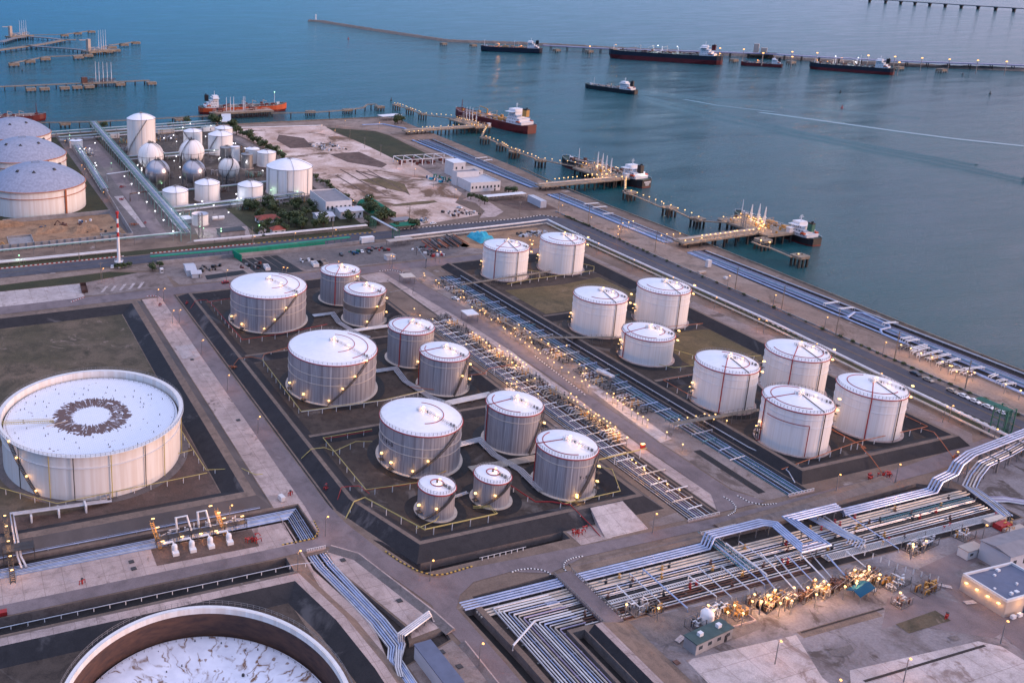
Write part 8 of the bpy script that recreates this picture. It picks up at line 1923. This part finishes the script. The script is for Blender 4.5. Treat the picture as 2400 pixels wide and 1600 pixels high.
for k, c_ in enumerate(('c4 1180,155 ', 'c4 1795,430', 'b4 665,1445', 'b4 190,1225', 'b3 1950,1050', 'b3 1250,710', 'b3 940,590', 'b3 665,465', 'b3 403,372', 'b2 1950,450', 'b2 1340,470', 'b2 670,570', 'a2 695,1170', 'a2 820,1230', 'a2 950,1300', 'a2 1090,1365', 'b1 2210,630', 'b1 693,780', 'b3 65,395', 'b1 885,960')):
    p = pts(c_)[0]; tall = k < 12
    if k == 0:
        PT = thing('utility_pole', 'pole', 'pole', (p.x, p.y, 0)); m = MB(); m.tube([(0, 0, 0), (0, 0, 14)], [.28, .16], 6); m.build('pole', 'jetty_concrete', PT); m = MB(); m.bar((-1.8, 0, 13), (1.8, 0, 13), .18); m.bar((-1.3, 0, 12), (1.3, 0, 12), .18); m.build('crossarm', 'grey_steel', PT); PT['label'] = 'concrete utility pole with crossarms beside a road'; PT['group'] = 'utility poles'
    else: dup(PT, (p.x, p.y, 0), R_(20 * k), None, None, 1.0 if tall else .8)
# cars
def car(label, p, rz, mt, kind=0):
    t = thing('parked_car', label, 'car', (p[0], p[1], .14), rz); L, W = 4.5, 1.8
    prof = [(-2.25, .35), (-2.2, .85), (-1.9, .95), (-1.5, 1.0), (-.9, 1.42), (.5, 1.45), (1.2, .98), (2.05, .82), (2.25, .6), (2.25, .35)] if kind == 0 else [(-2.25, .35), (-2.25, 1.0), (-2.2, 1.5), (1.0, 1.55), (1.5, 1.0), (2.2, .85), (2.25, .35)]
    m = MB(); k = len(prof)
    for y, s_ in ((-W/2, .88), (W/2, .88)): pass
    m.add([(x, -W/2 * (.82 if z > 1.1 else 1), z) for x, z in prof] + [(x, W/2 * (.82 if z > 1.1 else 1), z) for x, z in prof], [tuple(range(k)), tuple(range(k, 2*k))[::-1]] + [(i, k + i, k + (i+1) % k, (i+1) % k) for i in range(k)]); m.build('body', mt, t)
    m = MB(); zt = 1.38
    for s_ in (-1, 1): m.add([(-1.35, s_ * .90, 1.03), (1.05, s_ * .90, 1.03), (.5, s_ * .765, zt), (-.9, s_ * .765, zt)], [(0, 1, 2, 3)])
    if kind == 0: m.add([(1.24, -.7, 1.0), (1.24, .7, 1.0), (.6, .62, 1.44), (.6, -.62, 1.44)], [(0, 1, 2, 3)]); m.add([(-1.56, -.7, 1.02), (-1.56, .7, 1.02), (-.98, .62, 1.42), (-.98, -.62, 1.42)], [(0, 3, 2, 1)])
    m.build('windows', 'glass_dark', t)
    for x in (-1.4, 1.4):
        for y in (-.86, .86):
            m = MB(); m.lathe([(.02, 0), (.33, 0), (.33, .2), (.02, .2)], 12); o = m.build('wheel', 'tyre', t); o.location = (x, y + .1, .33); o.rotation_euler = (R_(90), 0, 0)
    return t
for c_, lb, mt in (('c4 1365,282', 'dark car furthest along the row parked on the coast road', 'car_dark'), ('c4 1475,335', 'bronze car parked second in the coast road row', 'car_beige'), ('c4 1685,432', 'beige car parked in the middle of the coast road row', 'car_beige'), ('c4 1785,477', 'white car just after the beige one on the coast road', 'car_white'), ('c4 1882,522', 'white car fifth in the coast road row', 'car_white'), ('c4 2002,572', 'white car sixth in the coast road row', 'car_white'), ('c4 2130,625', 'white car nearest the green lattice tower', 'car_white')):
    p = pts(c_, .6)[0]; car(lb, (p.x, p.y), R_(-93), mt)
for c_, lb, mt, a in (('b1 982,850', 'white car parked at the foot of the striped chimney', 'car_white', 80), ('b2 990,235', 'white pickup standing in the dirt lot', 'car_white', 10), ('b2 945,272', 'dark car parked beside the dirt lot hedge', 'car_dark', 0), ('b2 965,288', 'white car beside the dark one at the dirt lot hedge', 'car_white', 0), ('b2 1780,330', 'white minibus on the bend of the dirt lot track', 'car_white', -60), ('b2 1745,1130'[:0] + 'b2 1745,1128', 'white pickup beside the lit valves', 'car_white', -70), ('b2 1480,455', 'grey pickup near the road side debris', 'car_beige', 20), ('b2 1550,470', 'white van near the road side debris', 'car_white', 0), ('b2 925,715', 'white car between the scrap and crates in the storage yard', 'car_white', 80), ('b2 985,720', 'dark car beside the white one in the storage yard', 'car_dark', 80), ('b2 745,740', 'dark car alone by the long pale wall', 'car_dark', 80), ('b1 1972,985', 'red car on the back road behind the farthest grey tank', 'red_paint', 5)):
    p = pts(c_)[0]; car(lb, (p.x, p.y), R_(a), mt)
r_ = random.Random(8)
for k in range(9): car('dark parked car under or beside the long carport', (393 + k * 3.6, 596 + r_.uniform(-.5, .5)), R_(88), 'car_dark')['group'] = 'cars at the carport'
for c_, lb, s_ in (('b1 560,495', 'left excavator', 1), ('b1 80,690', 'yellow', 1)):
    p = pts(c_)[0]; t = thing('excavator', {'left excavator': 'small dark excavator in the excavated ground', 'yellow': 'yellow excavator arm at the left edge of the excavated ground'}[lb], 'excavator', (p.x, p.y, .1), R_(150)); mt = 'ochre' if lb == 'yellow' else 'rusty_pipe'
    m = MB(); m.box(-2, 2, -1.6, -.9, 0, .9); m.box(-2, 2, .9, 1.6, 0, .9); m.build('tracks', 'tyre', t); m = MB(); m.box(-1.8, 1.6, -1.3, 1.3, 1.0, 2.4); m.box(.1, 1.6, -1.2, -.1, 2.4, 3.2); m.build('body', mt, t); m = MB(); m.bar((1.4, .3, 2), (4.4, .3, 4.6), .5); m.bar((4.4, .3, 4.6), (6.4, .3, 2), .4); m.box(6, 7, -.3, .9, 1, 2); m.build('boom', mt, t)
# trees
def tree_proto(seed, h, r, mt, trunk=.35, n=420):
    rr = random.Random(seed); t = thing('tree', 'tree', 'tree', (0, 0, -300)); m = MB(); m.tube([(0, 0, 0), (.15, .1, h * .35), (0, .2, h * .6)], [trunk, trunk * .7, trunk * .4], 6)
    for k in range(5): a = k * 1.3; m.tube([(.05, .1, h * .35), (cos(a) * r * .5, sin(a) * r * .5, h * .68)], [trunk * .45, trunk * .15], 5)
    m.build('trunk', 'bark', t); m = MB(); cl = [(rr.uniform(-.6, .6) * r, rr.uniform(-.6, .6) * r, h * rr.uniform(.45, .85), rr.uniform(.3, .55) * r) for _ in range(9)]
    for k in range(n):
        c = rr.choice(cl); v = Vector((rr.gauss(0, 1), rr.gauss(0, 1), rr.gauss(0, 1))).normalized() * c[3] * rr.uniform(.55, 1.05); p = Vector(c[:3]) + v; s_ = rr.uniform(.28, .6) * (r / 4) ** .5
        u = Vector((rr.gauss(0, 1), rr.gauss(0, 1), rr.gauss(0, .6))).normalized() * s_; w = u.cross(v.normalized() + Vector((rr.uniform(-.4, .4), rr.uniform(-.4, .4), .3))).normalized() * s_
        m.add([p - u - w * .5, p + u - w * .4, p + u * .5 + w, p - u * .6 + w * .8], [(0, 1, 2, 3)])
    m.build('crown', mt, t); return t
TP = [tree_proto(1, 7.5, 4.4, 'leaf_dark'), tree_proto(2, 6.4, 3.8, 'leaf_mid'), tree_proto(3, 8.5, 4.8, 'leaf_dark'), tree_proto(4, 3.6, 2.4, 'leaf_dark', .15, 260)]; TU = [0] * 4
def tree(k, x, y, s_, label, group):
    if not TU[k]: TU[k] = 1; o = TP[k]; o.location = (x, y, 0); o.scale = (s_,) * 3; o['label'] = label; o['group'] = group; return
    dup(TP[k], (x, y, 0), rr.uniform(0, 6), label, group, s_)
rr = random.Random(5)
blocked = [(258, 292, 570, 628), (246, 260, 571, 587)]
for k in range(75):
    x, y = rr.uniform(197, 292), rr.uniform(555, 626)
    if any(a < x < b and c < y < d for a, b, c, d in blocked) or (x < 205 and y > 600): continue
    tree(rr.choice((0, 1, 2, 2)), x, y, rr.uniform(.6, 1.1), 'leafy green tree in the garden around the white office', 'garden trees around the office')
for k in range(12): tree(rr.choice((0, 1, 2)), rr.uniform(285, 300), rr.uniform(560, 600), rr.uniform(.8, 1.2), 'tree beside the dark green net sheds', 'trees by the net sheds')
for k in range(46):
    u = k / 45; tree(rr.choice((0, 1, 3)), 291.5 + 7 * u + rr.uniform(-1.5, 1.5) if u < .35 else 294 + 5 * u + rr.uniform(-1.6, 1.6), 600 + 340 * u, rr.uniform(.55, .95) if u < .5 else rr.uniform(.8, 1.3), 'small bushy tree in the hedge row beside the dirt lot', 'hedge row trees beside the dirt lot')
for k in range(70):
    u = k / 69; P_ = RDRH = [(420, 530), (419.6, 505), (415, 440), (409.6, 301), (406.6, 241), (403, 150)]
    s_ = u * 5; i = min(4, int(s_)); f = s_ - i; x = P_[i][0] + (P_[i+1][0] - P_[i][0]) * f; y = P_[i][1] + (P_[i+1][1] - P_[i][1]) * f; tree(3, x + rr.uniform(-.4, .4), y, rr.uniform(.3, .5), 'low shrub in the hedge line along the coast road', 'hedge shrubs along the coast road')
for c_, s_ in (('a2 1240,1085', 1.3), ('a2 1215,1090', 1.0), ('a2 1270,1080', 1.0), ('a1 905,1140', 1.1), ('a1 850,1145', .9), ('a1 1640,1100', 1.2), ('a1 1475,1120', .9), ('a1 1870,1105', 1.6), ('a1 1900,1110', 1.5), ('a1 2060,1130', 1.4), ('a1 2070,1180', 1.3)):
    p = pts(c_)[0]; tree(rr.choice((0, 2)), p.x, p.y, s_, 'dark tree standing by the shore north of the plant', 'trees by the northern shore')
for c_ in ('b1 1400,850', 'b1 1330,860', 'b1 1335,880', 'b1 1030,860', 'b1 1060,855', 'b1 1090,850', 'b1 1130,840', 'b2 1120,440', 'b2 1150,420', 'b2 980,350', 'b2 1000,370', 'b2 1360,500', 'b2 1400,505', 'b2 1230,510', 'b2 1880,250', 'b2 1950,270', 'b2 2000,295', 'b2 1800,40', 'b2 1850,45', 'b2 2210,200', 'b2 2260,205'):
    p = pts(c_)[0]; tree(3 if p.y < 530 else 1, p.x, p.y, rr.uniform(.8, 1.1), 'isolated bush or small tree by the upper road', 'bushes by the upper road')
# manholes, covers, small marks
for c_ in ('d1 1150,510 ', 'd1 1170,570', 'd2 760,495', 'd2 1255,850', 'd2 1625,1300', 'd2 1780,1425', 'd3 1440,1390', 'c1 1680,160', 'c1 2085,690'):
    p = pts(c_)[0]; m = MB(); m.obox((0, 0), 1.6, 1.4, 0, .16, R_(5)); o = m.build('manhole_cover', 'rusty_pipe' if c_ == 'd3 1440,1390' else 'dark_steel'); o.location = (p.x, p.y, .12); tag(o, 'dark square access cover set in the concrete', 'manhole cover', 'access covers in the concrete')
# handrail along the canal
fire_pipe('pale handrail pipe along the lower left canal', [(-200, 222.9), (91.4, 222.9), (96.6, 222.0)], 3.2, 'silver_pipe', .12, 4.5, name='handrail', gz=2.0)
fire_pipe('thin handrail beside the corner canal', [(147, 210.6), (164, 210.8)], 1.1, 'white_metal', .06, 2.0, name='handrail')

for k, (x, y, L, W, H) in enumerate(((8, 606, 44, 40, 9), (30, 634, 40, 10, 4), (66, 612, 26, 14, 3), (88, 606, 20, 16, 3.4), (74, 586, 24, 10, 2.4), (345, 486, 30, 12, 2.0))):
    m = MB(); m.smooth = True; m.grid(heap(L, W, H, 10 + k), 18, 16); o = m.build('soil_mound', 'excavated'); o.location = (x, y, .05)
    tag(o, ['large bare soil slope at the left edge of the excavated ground', 'long low soil heap behind the basin', 'low soil heap beside the excavator', 'rough soil heap beside the green basin', 'small soil heap in front of the basin', 'low brown soil heap beside the rubble by the road corner'][k], 'soil heap')
